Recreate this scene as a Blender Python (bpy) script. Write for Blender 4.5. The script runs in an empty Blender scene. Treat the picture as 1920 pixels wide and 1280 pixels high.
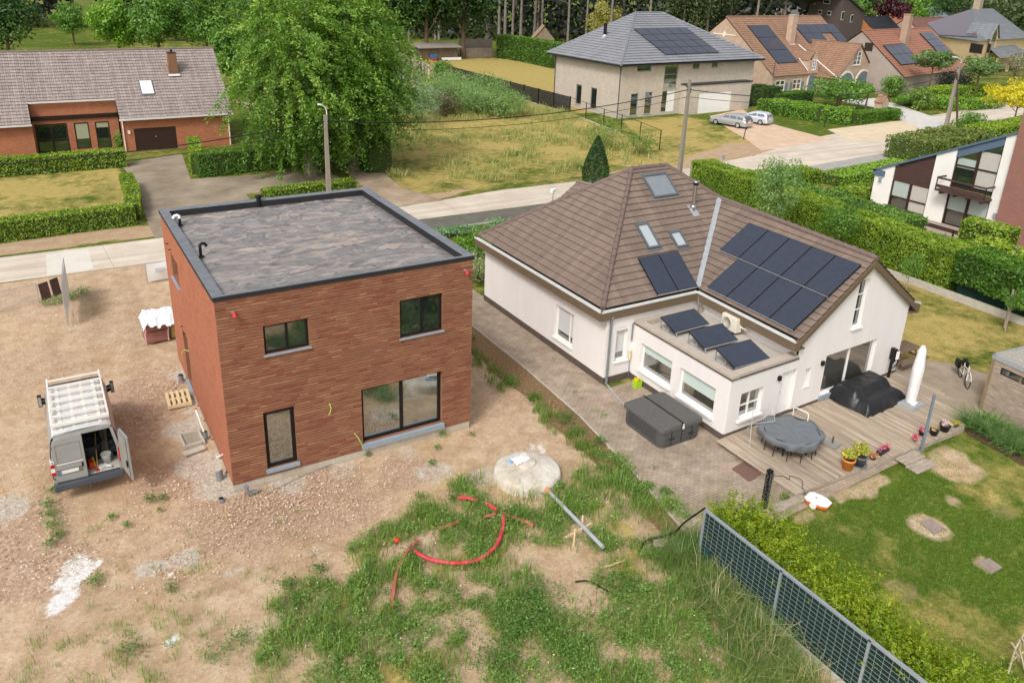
import bpy, bmesh, math, random
import numpy as np
from mathutils import Vector, Matrix
from mathutils.geometry import tessellate_polygon
R = math.radians
sc = bpy.context.scene
col = sc.collection
rng = np.random.default_rng(7)
random.seed(7)
# ---------------------------------------------------------------- camera
FPX, YAW, PITCH, ROLL = 1489.47, 0.5299, 0.3609, 0.0286
CAM = np.array([-3.7058, -22.516, 15.7922])
SX, SY = -31.66, -127.78
_cy, _sy, _cp, _sp = math.cos(YAW), math.sin(YAW), math.cos(PITCH), math.sin(PITCH)
FW = np.array([_sy*_cp, _cy*_cp, -_sp])
_r = np.array([_cy, -_sy, 0.0])
_u = np.cross(_r, FW)
RT = math.cos(ROLL)*_r + math.sin(ROLL)*_u
UP = -math.sin(ROLL)*_r + math.cos(ROLL)*_u
cam = bpy.data.cameras.new('camera')
cam.sensor_width = 36
cam.lens = FPX/1920*36
cam.shift_x = -SX/1920
cam.shift_y = SY/1920
cam.clip_start = 0.2
cam.clip_end = 3000
co = bpy.data.objects.new('camera', cam)
col.objects.link(co)
co.matrix_world = Matrix(((RT[0], UP[0], -FW[0], CAM[0]), (RT[1], UP[1], -FW[1], CAM[1]), (RT[2], UP[2], -FW[2], CAM[2]), (0, 0, 0, 1)))
sc.camera = co
# ---------------------------------------------------------------- sky, sun, exposure
SUN_EL, SUN_AZ = 47, 236          # azimuth from +Y, clockwise
w = bpy.data.worlds.new('World')
sc.world = w
w.use_nodes = True
nt = w.node_tree
sky = nt.nodes.new('ShaderNodeTexSky')
sky.sky_type = 'NISHITA'
sky.sun_disc = False
sky.sun_elevation = R(SUN_EL)
sky.sun_rotation = R(SUN_AZ)
sky.air_density = 1.0
sky.dust_density = 3.0
sky.ozone_density = 1.0
hs = nt.nodes.new('ShaderNodeHueSaturation')      # overcast: a milky, nearly white sky
hs.inputs['Saturation'].default_value = 0.22
nt.links.new(sky.outputs[0], hs.inputs['Color'])
bg = nt.nodes['Background']
bg.inputs['Strength'].default_value = 0.14
nt.links.new(hs.outputs[0], bg.inputs['Color'])
sl = bpy.data.lights.new('sun', 'SUN')
sl.energy = 1.35
sl.angle = R(13)
sl.color = (1.0, 0.98, 0.955)
so = bpy.data.objects.new('sun', sl)
col.objects.link(so)
_az = R(SUN_AZ)
_d = Vector((math.sin(_az)*math.cos(R(SUN_EL)), math.cos(_az)*math.cos(R(SUN_EL)), math.sin(R(SUN_EL))))
so.rotation_euler = _d.to_track_quat('Z', 'Y').to_euler()
sc.view_settings.view_transform = 'Standard'
sc.view_settings.look = 'None'
sc.view_settings.exposure = 0.52
sc.view_settings.gamma = 1
sc.cycles.max_bounces = 6
sc.cycles.transparent_max_bounces = 6
# ---------------------------------------------------------------- helpers
def G(u, v, z=0.0):
 """where the sight line of a point of the 1920x1280 photograph meets the height z"""
 d = (u-960-SX)/FPX*RT - (v-640-SY)/FPX*UP + FW
 return Vector(CAM + d*((z-CAM[2])/d[2]))
def GP(u, v, o, n):
 """... meets the plane through o with normal n"""
 d = (u-960-SX)/FPX*RT - (v-640-SY)/FPX*UP + FW
 n = np.array(n, float)
 return Vector(CAM + d*((np.array(o, float)-CAM) @ n/(d @ n)))
def GX(u, v, X): return GP(u, v, (X, 0, 0), (1, 0, 0))
def GY(u, v, Y): return GP(u, v, (0, Y, 0), (0, 1, 0))
def hx(s):
 o = []
 for i in (0, 2, 4):
  c = int(s[i:i+2], 16)/255
  o.append(c/12.92 if c <= .04045 else ((c+.055)/1.055)**2.4)
 return (o[0], o[1], o[2], 1)
def V3(*a): return Vector(a)
class MB:
 """collects faces of one mesh; uv in metres along/up each face"""
 def __init__(s):
  s.v, s.f, s.m, s.sm = [], [], [], []
 def add(s, pts, m=0, sm=False):
  b = len(s.v)
  s.v += [tuple(p) for p in pts]
  s.f.append(tuple(range(b, b+len(pts))))
  s.m.append(m)
  s.sm.append(sm)
  return s
 def grid(s, rows, m=0, sm=True, close=False):
  b = len(s.v)
  n = len(rows[0])
  for r in rows:
   s.v += [tuple(p) for p in r]
  for i in range(len(rows)-1):
   for j in range(n if close else n-1):
    k = (j+1) % n
    s.f.append((b+i*n+j, b+i*n+k, b+(i+1)*n+k, b+(i+1)*n+j))
    s.m.append(m)
    s.sm.append(sm)
  return s
 def obox(s, o, a, b, c, m=0):
  o, a, b, c = Vector(o), Vector(a), Vector(b), Vector(c)
  if a.cross(b).dot(c) < 0:
   a, b = b, a
  p = [o, o+a, o+a+b, o+b, o+c, o+a+c, o+a+b+c, o+b+c]
  for q in ((0, 3, 2, 1), (4, 5, 6, 7), (0, 1, 5, 4), (1, 2, 6, 5), (2, 3, 7, 6), (3, 0, 4, 7)):
   s.add([p[i] for i in q], m)
  return s
 def box(s, c, size, rz=0, m=0):
  """box standing on c (centre of its bottom)"""
  x, y, z = size
  ax = Vector((math.cos(rz), math.sin(rz), 0))*x
  ay = Vector((-math.sin(rz), math.cos(rz), 0))*y
  return s.obox(Vector(c)-ax/2-ay/2, ax, ay, (0, 0, z), m)
 def prism(s, pts, vec, m=0, side=None):
  vec = Vector(vec)
  pts = [Vector(p) for p in pts]
  n = Vector((0, 0, 0))
  for i in range(len(pts)):
   n += pts[i].cross(pts[(i+1) % len(pts)])
  if n.dot(vec) > 0:
   pts = pts[::-1]
  s.add(pts, m)
  s.add([p+vec for p in pts[::-1]], m)
  k = len(pts)
  for i in range(k):
   a, b = pts[i], pts[(i+1) % k]
   s.add([b, a, a+vec, b+vec], m if side is None else side)
  return s
 def beam(s, p, q, w, h=None, m=0, up=(0, 0, 1)):
  p, q = Vector(p), Vector(q)
  h = h or w
  d = q-p
  a = d.cross(Vector(up))
  if a.length < 1e-6:
   a = d.cross(Vector((0, 1, 0)))
  a = a.normalized()*w
  b = a.cross(d).normalized()*h
  return s.obox(p-a/2-b/2, a, b, d, m)
 def tube(s, path, r, n=8, m=0, caps=True, sm=True):
  path = [Vector(p) for p in path]
  rs = r if hasattr(r, '__len__') else [r]*len(path)
  rows = []
  a = None
  for i, p in enumerate(path):
   d = (path[min(i+1, len(path)-1)]-path[max(i-1, 0)]).normalized()
   if a is None:
    a = d.cross(Vector((0, 0, 1)))
    if a.length < 1e-3:
     a = d.cross(Vector((1, 0, 0)))
   a = (a-d*a.dot(d)).normalized()
   b = d.cross(a)
   rows.append([p+(a*math.cos(t)+b*math.sin(t))*rs[i] for t in [2*math.pi*k/n for k in range(n)]])
  s.grid(rows, m, sm, True)
  if caps:
   s.add(rows[0][::-1], m)
   s.add(rows[-1], m)
  return s
 def lathe(s, c, prof, n=20, m=0, sm=True):
  c = Vector(c)
  rows = [[c+Vector((r*math.cos(2*math.pi*k/n), r*math.sin(2*math.pi*k/n), z)) for k in range(n)] for r, z in prof]
  s.grid(rows, m, sm, True)
  return s
 def disc(s, c, r, n=20, m=0, nz=1):
  c = Vector(c)
  p = [c+Vector((r*math.cos(2*math.pi*k/n), r*math.sin(2*math.pi*k/n), 0)) for k in range(n)]
  return s.add(p if nz > 0 else p[::-1], m)
 def blob(s, c, rx, ry, rz, m=0, n=10, jit=0.0, seed=0):
  q = np.random.default_rng(seed)
  rows = []
  c = Vector(c)
  for i in range(n//2+1):
   t = math.pi*i/(n//2)
   row = []
   for k in range(n):
    a = 2*math.pi*k/n
    j = 1+jit*(q.random()-.5)
    row.append(c+Vector((rx*math.sin(t)*math.cos(a)*j, ry*math.sin(t)*math.sin(a)*j, -rz*math.cos(t)*j)))
   rows.append(row)
  return s.grid(rows, m, True, True)
 def poly(s, pts, holes=(), m=0, flip=False):
  """flat polygon with holes"""
  loops = [[Vector(p) for p in pts]]+[[Vector(p) for p in h] for h in holes]
  if not holes:
   s.add(pts[::-1] if flip else pts, m)
   return s
  flat = [p for l in loops for p in l]
  n = Vector((0, 0, 0))
  P = loops[0]
  for i in range(len(P)):
   n += P[i].cross(P[(i+1) % len(P)])
  for t in tessellate_polygon(loops):
   q = [flat[i] for i in t]
   nn = (q[1]-q[0]).cross(q[2]-q[0])
   if (nn.dot(n) < 0) != flip:
    q = q[::-1]
   s.add(q, m)
  return s
WM = {}
def uvs(me):
 """uv in metres: along the horizontal of a face and up its slope"""
 n = len(me.loops)
 if not n:
  return
 vc = np.empty(len(me.vertices)*3)
 me.vertices.foreach_get('co', vc)
 vc = vc.reshape(-1, 3)
 li = np.empty(n, int)
 me.loops.foreach_get('vertex_index', li)
 k = len(me.polygons)
 fn = np.empty(k*3)
 me.polygons.foreach_get('normal', fn)
 fn = fn.reshape(-1, 3)
 tot = np.empty(k, int)
 me.polygons.foreach_get('loop_total', tot)
 N = np.repeat(fn, tot, 0)
 T = np.stack([-N[:, 1], N[:, 0], np.zeros(len(N))], 1)
 l = np.linalg.norm(T, axis=1)
 flat = l < .05
 T[flat] = (1, 0, 0)
 l[flat] = 1
 T /= l[:, None]
 W = np.cross(N, T)
 W[flat] = (0, 1, 0)
 p = vc[li]
 uv = np.stack([(p*T).sum(1), (p*W).sum(1)], 1)
 me.uv_layers.new(name='UVMap').data.foreach_set('uv', uv.astype(np.float32).ravel())
def link(name, me, mats, parent):
 o = bpy.data.objects.new(name, me)
 col.objects.link(o)
 for m in mats:
  me.materials.append(m)
 if parent is not None:
  o.parent = parent
  WM[o] = WM.get(parent, Matrix())
 return o
def build(mb, name, mats, parent=None, bevel=0, merge=False):
 """links the collected faces as ONE mesh object"""
 if not isinstance(mats, (list, tuple)):
  mats = [mats]
 v = np.array(mb.v, float).reshape(-1, 3)
 off = Matrix()
 if parent is not None:
  off = WM.get(parent, Matrix())
 else:
  c = (v.min(0)+v.max(0))/2
  off = Matrix.Translation((c[0], c[1], v[:, 2].min()))
 inv = np.array(off.inverted())
 vl = v @ inv[:3, :3].T + inv[:3, 3]
 me = bpy.data.meshes.new(name)
 me.from_pydata(vl.tolist(), [], mb.f)
 me.polygons.foreach_set('material_index', mb.m)
 me.polygons.foreach_set('use_smooth', mb.sm)
 if bevel or merge:
  bm = bmesh.new()
  bm.from_mesh(me)
  bmesh.ops.remove_doubles(bm, verts=bm.verts, dist=1e-4)
  if bevel:
   es = [e for e in bm.edges if len(e.link_faces) == 2 and e.calc_face_angle(0) > .6]
   bmesh.ops.bevel(bm, geom=es, offset=bevel, segments=2, profile=.6, affect='EDGES')
  bm.to_mesh(me)
  bm.free()
 me.update()
 uvs(me)
 o = link(name, me, mats, parent)
 if parent is None:
  o.matrix_world = off
  WM[o] = off
 return o
def tag(o, label=None, cat=None, group=None, kind=None):
 for k, x in (('label', label), ('category', cat), ('group', group), ('kind', kind)):
  if x:
   o[k] = x
 return o
def thing(name, label, cat, loc, rz=0, group=None):
 o = bpy.data.objects.new(name, None)
 col.objects.link(o)
 o.empty_display_size = .3
 o.location = loc
 o.rotation_euler = (0, 0, rz)
 WM[o] = Matrix.Translation(loc) @ Matrix.Rotation(rz, 4, 'Z')
 return tag(o, label, cat, group)
def structure(mb, name, mats): return tag(build(mb, name, mats), kind='structure')
def children(o): return [c for c in col.objects if c.parent == o]
def copy_tree(o, parent=None):
 kids = list(o.children)
 c = o.copy()
 col.objects.link(c)
 if parent is not None:
  c.parent = parent
 for k in kids:
  copy_tree(k, c)
 return c
# ---------------------------------------------------------------- materials
class NT:
 def __init__(s, name):
  s.mat = bpy.data.materials.new(name)
  s.mat.use_nodes = True
  s.t = s.mat.node_tree
  s.b = s.t.nodes['Principled BSDF']
  s.b.inputs['Specular IOR Level'].default_value = .25
 def n(s, typ, **kw):
  x = s.t.nodes.new('ShaderNode'+typ)
  for k, v in kw.items():
   if k.startswith('i_'):
    x.inputs[k[2:].replace('_', ' ')].default_value = v
   elif k.startswith('j'):
    x.inputs[int(k[1:])].default_value = v
   else:
    setattr(x, k, v)
  return x
 def l(s, a, b):
  s.t.links.new(a, b)
 def ramp(s, fac, stops, interp='LINEAR'):
  r = s.n('ValToRGB')
  r.color_ramp.interpolation = interp
  e = r.color_ramp.elements
  while len(e) < len(stops):
   e.new(.5)
  for x, (p, c) in zip(e, stops):
   x.position = p
   x.color = c if len(c) == 4 else (*c, 1)
  s.l(fac, r.inputs[0])
  return r.outputs[0]
 def noise(s, vec, scale, detail=4, rough=.6, dist=0):
  x = s.n('TexNoise', i_Scale=scale, i_Detail=detail, i_Roughness=rough, i_Distortion=dist)
  s.l(vec, x.inputs['Vector'])
  return x.outputs[0]
 def mix(s, fac, a, b, mode='MIX'):
  x = s.n('Mix', data_type='RGBA', blend_type=mode)
  for v, i in ((fac, 0), (a, 6), (b, 7)):
   if isinstance(v, (int, float)):
    x.inputs[i].default_value = v
   elif isinstance(v, tuple):
    x.inputs[i].default_value = v
   else:
    s.l(v, x.inputs[i])
  return x.outputs[2]
 def math(s, op, a, b=0.0):
  x = s.n('Math', operation=op)
  for v, i in ((a, 0), (b, 1)):
   if isinstance(v, (int, float)):
    x.inputs[i].default_value = v
   else:
    s.l(v, x.inputs[i])
  return x.outputs[0]
 def bump(s, h, dist=.02, strength=1):
  x = s.n('Bump', i_Strength=strength, i_Distance=dist)
  s.l(h, x.inputs['Height'])
  s.l(x.outputs[0], s.b.inputs['Normal'])
 def pos(s): return s.n('NewGeometry').outputs['Position']
 def uv(s): return s.n('TexCoord').outputs['UV']
 def obj(s): return s.n('TexCoord').outputs['Object']
def M(name, base, rough=.7, var=.18, scale=3, metal=0, bump=0, spec=.25, alt=None, detail=5, bscale=None, stretch=None):
 """plain material with two scales of tonal variation"""
 t = NT(name)
 c = hx(base) if isinstance(base, str) else base
 p = t.obj()
 if stretch:
  mp = t.n('Mapping')
  mp.inputs['Scale'].default_value = stretch
  t.l(p, mp.inputs[0])
  p = mp.outputs[0]
 a = tuple(x*(1-var) for x in c[:3])+(1,)
 b = (hx(alt) if alt else tuple(min(1, x*(1+var)) for x in c[:3])+(1,))
 f = t.noise(p, scale, detail, .65)
 t.l(t.ramp(f, [(.3, a), (.7, b)]), t.b.inputs['Base Color'])
 t.b.inputs['Roughness'].default_value = rough
 t.b.inputs['Metallic'].default_value = metal
 t.b.inputs['Specular IOR Level'].default_value = spec
 if bump:
  t.bump(t.noise(p, bscale or scale*6, 4, .6), bump)
 return t.mat
def brick(name, c1, c2, mortar, bw, bh, ms=.008, dark=None, bump=.006, rough=.85, stain=.15, bias=0., blotch=None):
 t = NT(name)
 uv = t.uv()
 b = t.n('TexBrick', offset=.5, i_Scale=1.0)
 b.inputs['Mortar Size'].default_value = ms
 b.inputs['Mortar Smooth'].default_value = .2
 b.inputs['Bias'].default_value = bias
 b.inputs['Brick Width'].default_value = bw
 b.inputs['Row Height'].default_value = bh
 b.inputs['Color1'].default_value = hx(c1)
 b.inputs['Color2'].default_value = hx(c2)
 b.inputs['Mortar'].default_value = hx(mortar)
 t.l(uv, b.inputs['Vector'])
 c = b.outputs['Color']
 if dark:                                   # scattered burnt bricks
  b2 = t.n('TexBrick', offset=.5, i_Scale=1.0)
  b2.inputs['Mortar Size'].default_value = 0
  b2.inputs['Brick Width'].default_value = bw
  b2.inputs['Row Height'].default_value = bh
  b2.inputs['Color1'].default_value = (0, 0, 0, 1)
  b2.inputs['Color2'].default_value = (1, 1, 1, 1)
  t.l(uv, b2.inputs['Vector'])
  f = t.ramp(b2.outputs['Color'], [(.72, (0, 0, 0)), (.9, (1, 1, 1))])
  f = t.math('MULTIPLY', f, t.math('SUBTRACT', 1.0, b.outputs['Fac']))
  c = t.mix(t.math('MULTIPLY', f, .45), c, hx(dark))
 if blotch:
  f = t.ramp(t.noise(uv, .9, 5, .7), [(.45, (0, 0, 0)), (.7, (1, 1, 1))])
  c = t.mix(t.math('MULTIPLY', f, .5), c, hx(blotch))
 n = t.noise(uv, 1.3, 6, .7)
 c = t.mix(1.0, c, t.ramp(n, [(.3, (1-stain,)*3), (.7, (1+stain*.5,)*3)]), 'MULTIPLY')
 t.l(c, t.b.inputs['Base Color'])
 t.b.inputs['Roughness'].default_value = rough
 if bump:
  h = t.math('ADD', t.math('MULTIPLY', b.outputs['Fac'], -1.0), t.math('MULTIPLY', t.noise(uv, 40, 3), .5))
  t.bump(h, bump)
 return t.mat
def glass(name, tint='2b3330', rough=.04, refl=.3):
 t = NT(name)
 t.b.inputs['Base Color'].default_value = hx(tint)
 t.b.inputs['Roughness'].default_value = rough
 t.b.inputs['Specular IOR Level'].default_value = .8
 t.b.inputs['IOR'].default_value = 1.52
 # old float glass is never quite flat
 t.bump(t.noise(t.obj(), 1.1, 2), .01, .25)
 g = t.n('BsdfGlossy', i_Roughness=.03)          # coated double glazing mirrors its surroundings
 t.l(t.b.inputs['Normal'].links[0].from_socket, g.inputs['Normal'])
 m = t.n('MixShader')
 m.inputs[0].default_value = refl
 t.l(t.b.outputs[0], m.inputs[1])
 t.l(g.outputs[0], m.inputs[2])
 t.l(m.outputs[0], t.t.nodes['Material Output'].inputs[0])
 return t.mat
def leafmat(name, dark, mid, light, trans=.35):
 """each leaf takes its own tone from its u coordinate"""
 t = NT(name)
 u = t.n('SeparateXYZ')
 t.l(t.uv(), u.inputs[0])
 c = t.ramp(u.outputs[0], [(0, hx(dark)), (.5, hx(mid)), (1, hx(light))])
 d = t.n('BsdfDiffuse')
 tr = t.n('BsdfTranslucent')
 g = t.n('BsdfGlossy', i_Roughness=.5)
 t.l(c, d.inputs[0])
 t.l(t.mix(.5, c, hx(light)), tr.inputs[0])
 mx = t.n('MixShader')
 mx.inputs[0].default_value = trans
 t.l(d.outputs[0], mx.inputs[1])
 t.l(tr.outputs[0], mx.inputs[2])
 m2 = t.n('MixShader')
 m2.inputs[0].default_value = .04
 t.l(mx.outputs[0], m2.inputs[1])
 t.l(g.outputs[0], m2.inputs[2])
 t.l(m2.outputs[0], t.t.nodes['Material Output'].inputs[0])
 return t.mat
# ---------------------------------------------------------------- foliage
def leaves(name, P, N, size, mat, parent=None, tone=None, aspect=.55, jit=.8, q=None, droop=0.0):
 """one mesh of many small leaf faces at the points P, facing about N"""
 q = q or rng
 P = np.asarray(P, float)
 n = len(P)
 N = np.asarray(N, float)+q.normal(0, jit, (n, 3))
 N /= np.linalg.norm(N, axis=1)[:, None]+1e-9
 A = np.cross(N, q.normal(0, 1, (n, 3)))
 if droop:
  A[:, 2] -= droop
  A -= N*(A*N).sum(1)[:, None]
 A /= np.linalg.norm(A, axis=1)[:, None]+1e-9
 B = np.cross(N, A)
 s = (np.asarray(size)*(.6+.8*q.random(n)))[:, None]
 h = s*.5
 wd = s*aspect*.5
 v = np.stack([P-A*h, P+B*wd-A*h*.15+N*wd*.25, P+A*h, P-B*wd-A*h*.15+N*wd*.25], 1).reshape(-1, 3)
 tone = q.random(n) if tone is None else np.clip(np.asarray(tone)+q.normal(0, .13, n), 0.01, .99)
 return quads(name, v, mat, parent, np.repeat(tone, 4))
def quads(name, v, mat, parent, tone):
 n = len(v)//4
 off = None
 if parent is not None:
  inv = np.array(WM.get(parent, Matrix()).inverted())
  v = v @ inv[:3, :3].T+inv[:3, 3]
 else:
  c = (v.min(0)+v.max(0))/2
  off = (c[0], c[1], v[:, 2].min())
  v = v-np.array(off)
 me = bpy.data.meshes.new(name)
 me.vertices.add(n*4)
 me.vertices.foreach_set('co', v.astype(np.float32).ravel())
 me.loops.add(n*4)
 me.loops.foreach_set('vertex_index', np.arange(n*4, dtype=np.int32))
 me.polygons.add(n)
 me.polygons.foreach_set('loop_start', np.arange(n, dtype=np.int32)*4)
 me.polygons.foreach_set('loop_total', np.full(n, 4, dtype=np.int32))
 me.update(calc_edges=True)
 uv = np.stack([tone, np.zeros(len(tone))], 1)
 me.uv_layers.new(name='UVMap').data.foreach_set('uv', uv.astype(np.float32).ravel())
 o = link(name, me, [mat], parent)
 if off is not None:
  o.location = off
  WM[o] = Matrix.Translation(off)
 return o
def blades(P, h, wd, lean=.35, q=None, tone=None, curl=1.0):
 """upright grass blades: two quads each; returns vertices and tones"""
 q = q or rng
 P = np.asarray(P, float)
 n = len(P)
 a = q.random(n)*2*np.pi
 D = np.stack([np.cos(a), np.sin(a), np.zeros(n)], 1)
 S = np.stack([-np.sin(a), np.cos(a), np.zeros(n)], 1)
 h = (np.asarray(h)*(.5+.8*q.random(n)))[:, None]
 l = (lean*q.random(n))[:, None]*h
 w0 = (np.asarray(wd)*(.7+.6*q.random(n)))[:, None]/2
 Z = np.array([0, 0, 1.])
 m = P+D*l*.35+Z*h*.55
 t = P+D*l*(1+.3*curl)+Z*h*(1-.12*curl*(l/h))
 v1 = np.stack([P-S*w0, P+S*w0, m+S*w0*.8, m-S*w0*.8], 1)
 v2 = np.stack([m-S*w0*.8, m+S*w0*.8, t+S*w0*.12, t-S*w0*.12], 1)
 v = np.concatenate([v1, v2], 1).reshape(-1, 3)
 tn = q.random(n) if tone is None else np.clip(np.asarray(tone)+q.normal(0, .13, n), .01, .99)
 return v, np.repeat(tn, 8)
def inpoly(P, poly):
 P = np.asarray(P, float)
 x, y = P[:, 0], P[:, 1]
 r = np.zeros(len(P), bool)
 k = len(poly)
 for i in range(k):
  x1, y1 = poly[i][:2]
  x2, y2 = poly[(i+1) % k][:2]
  c = (y1 > y) != (y2 > y)
  r ^= c & (x < (x2-x1)*(y-y1)/(y2-y1+1e-12)+x1)
 return r
def sample_poly(poly, n, q=None):
 q = q or rng
 a = np.array([p[:2] for p in poly])
 lo, hi = a.min(0), a.max(0)
 out = np.empty((0, 2))
 while len(out) < n:
  p = lo+(hi-lo)*q.random((n*2, 2))
  out = np.concatenate([out, p[inpoly(p, poly)]])
 return out[:n]
_perm = np.random.default_rng(3).random((64, 64))
def vnoise(x, y):
 """cheap smooth value noise, 0..1"""
 x, y = np.asarray(x, float), np.asarray(y, float)
 xi, yi = np.floor(x).astype(int), np.floor(y).astype(int)
 fx, fy = x-xi, y-yi
 fx, fy = fx*fx*(3-2*fx), fy*fy*(3-2*fy)
 g = lambda i, j: _perm[i % 64, j % 64]
 return (g(xi, yi)*(1-fx)+g(xi+1, yi)*fx)*(1-fy)+(g(xi, yi+1)*(1-fx)+g(xi+1, yi+1)*fx)*fy
def fnoise(x, y): return (vnoise(x, y)+.5*vnoise(x*2.1+7, y*2.1+3)+.25*vnoise(x*4.3+1, y*4.3+9))/1.75
def spray_points(c, rx, ry, rz, n, sprays, q, length=1.6, droop=.9, wid=.16, low=-1.):
 """leaves strung along drooping twigs that leave an ellipsoid crown"""
 c = np.array(c)
 U = q.normal(0, 1, (sprays, 3))
 U /= np.linalg.norm(U, axis=1)[:, None]
 U[:, 2] = np.maximum(U[:, 2], low)
 S = np.array([rx, ry, rz])
 lob = .60+.72*fnoise(U[:, 0]*2.0+9, U[:, 2]*2.4+U[:, 1]*1.9+5)
 K = U*(q.random(sprays)**.4*.92*lob)[:, None]*S
 D = U*np.array((1, 1, .5))+q.normal(0, .35, (sprays, 3))
 D += np.array((.35, -.12, .22))
 L = length*(.5+q.random(sprays))
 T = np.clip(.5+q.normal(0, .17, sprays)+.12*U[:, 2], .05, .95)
 i = q.integers(0, sprays, n)
 s = (q.random(n)**.8)[:, None]*L[i][:, None]
 P = K[i]+D[i]*s
 P[:, 2] -= droop*(s[:, 0]**2)/np.maximum(L[i], .3)
 P += q.normal(0, wid, (n, 3))
 N = D[i]*.5+np.array((0, 0, .8))
 return c+P, N, T[i]
def hedge(name, label, path, w, h, mat, leaf=.13, dens=170, group=None, cat='hedge', rough=.1, z0=0, core=None, tonebase=.5, top=None):
 """clipped hedge along a ground path: an inner body and a skin of leaves"""
 path = [Vector((p[0], p[1], z0)) for p in path]
 L = 0
 segs = []
 for a, b in zip(path[:-1], path[1:]):
  segs.append((a, b, (b-a).length))
  L += (b-a).length
 root = thing(name, label, cat, sum(path, Vector())/len(path), 0, group)
 mb = MB()
 nrm = []
 for i, p in enumerate(path):
  d = (path[min(i+1, len(path)-1)]-path[max(i-1, 0)]).normalized()
  nrm.append(Vector((-d.y, d.x, 0)))
 k = .82
 rows = []
 for p, n in zip(path, nrm):
  rows.append([p-n*w/2*k, p-n*w/2*k+V3(0, 0, h*.93), p+n*w/2*k+V3(0, 0, h*.93), p+n*w/2*k])
 mb.grid(rows, 0, False)
 mb.add(rows[0][::-1])
 mb.add(rows[-1])
 build(mb, 'stems', core or MAT['hedge_core'], root)
 PP, NN, TT = [], [], []
 def put(n, fn):
  for (a, b, l) in segs:
   m = int(n*l/max(L, .01))+1
   t = rng.random(m)
   d = (b-a).normalized()
   nn = Vector((-d.y, d.x, 0))
   fn(a, d, nn, t*l, m)
 def side(sg):
  def f(a, d, nn, t, m):
   z = rng.random(m)*h
   bul = fnoise(t*1.3+a.x, z*1.3+sg*5+a.y)*rough*2-rough
   o = w/2+bul-rng.random(m)**2*.12
   p = np.array(a)+np.outer(t, d)+np.outer(o*sg, nn)
   p[:, 2] += z
   PP.append(p)
   NN.append(np.tile(np.array(nn)*sg+np.array((0, 0, .25)), (m, 1)))
   TT.append(tonebase+.5*(fnoise(t*.9+a.x*3, z*1.1)-.5)-.0*z)
  return f
 def topf(a, d, nn, t, m):
  s = (rng.random(m)-.5)*w
  bul = fnoise(t*1.2+a.x, s*1.2+a.y)*rough*2-rough
  p = np.array(a)+np.outer(t, d)+np.outer(s, nn)
  p[:, 2] += h+bul-rng.random(m)**2*.1
  PP.append(p)
  NN.append(np.tile((0, 0, 1.0), (m, 1)))
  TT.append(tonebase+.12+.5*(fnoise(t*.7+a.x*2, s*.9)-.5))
 put(dens*L*h, side(1))
 put(dens*L*h, side(-1))
 put(dens*L*w, topf)
 for p, d in ((path[0], path[0]-path[1]), (path[-1], path[-1]-path[-2])):
  d = d.normalized()
  m = int(dens*w*h)
  nn = Vector((-d.y, d.x, 0))
  q = np.array(p)+np.outer((rng.random(m)-.5)*w, nn)+np.outer((rng.random(m)-.7)*.15, d)
  z = rng.random(m)*h
  q[:, 2] += z
  PP.append(q)
  NN.append(np.tile(np.array(d)+np.array((0, 0, .25)), (m, 1)))
  TT.append(np.full(m, tonebase))
 P = np.concatenate(PP)
 leaves('foliage', P, np.concatenate(NN), np.full(len(P), leaf), mat, root, np.concatenate(TT), jit=.7)
 return root
def shrub(name, label, c, rx, ry, rz, mat, leaf=.12, n=1500, cat='shrub', group=None, clumps=14, tonebase=.5, stems=True, seed=1, jit=.8, aspect=.55, droop=0, lump=.35, spray=0):
 """a bush of leaf clumps round a few stems, standing on c"""
 q = np.random.default_rng(seed)
 c = Vector(c)
 root = thing(name, label, cat, c, 0, group)
 if stems:
  mb = MB()
  for k in range(5):
   a = k*1.26+q.random()
   mb.tube([c, c+V3(math.cos(a)*rx*.3, math.sin(a)*ry*.3, rz*.6), c+V3(math.cos(a)*rx*.55, math.sin(a)*ry*.55, rz*1.3)], [.03, .02, .008], 5)
  build(mb, 'stem', MAT['bark'], root)
 P, N, T = spray_points(c+V3(0, 0, rz*.9), rx*.8, ry*.8, rz*.9, n, spray, q, .42, -.35, .035) if spray else crown_points(c+V3(0, 0, rz), rx, ry, rz, n, clumps, q, lump)
 P[:, 2] = np.maximum(P[:, 2], c.z+.02)
 leaves('foliage', P, N, np.full(len(P), leaf), mat, root, T+tonebase-.5, q=q, jit=jit, aspect=aspect, droop=droop)
 return root
def crown_points(c, rx, ry, rz, n, clumps, q, lump=.4, low=-1.0):
 """points of leaves grouped in clumps through an ellipsoid"""
 c = np.array(c)
 U = q.normal(0, 1, (clumps, 3))
 U /= np.linalg.norm(U, axis=1)[:, None]
 U[:, 2] = np.maximum(U[:, 2], low)
 rad = q.random(clumps)**.45*.85
 K = U*rad[:, None]
 cr = lump*(.6+.7*q.random(clumps))
 ct = .5+q.normal(0, .16, clumps)
 w = cr**2
 idx = q.choice(clumps, n, p=w/w.sum())
 D = q.normal(0, 1, (n, 3))
 D /= np.linalg.norm(D, axis=1)[:, None]
 r = cr[idx]*(.55+.5*q.random(n)**.6)
 L = K[idx]+D*r[:, None]
 S = np.array([rx, ry, rz])
 return c+L*S, D+L*.6+np.array((0, 0, .3)), ct[idx]
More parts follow.
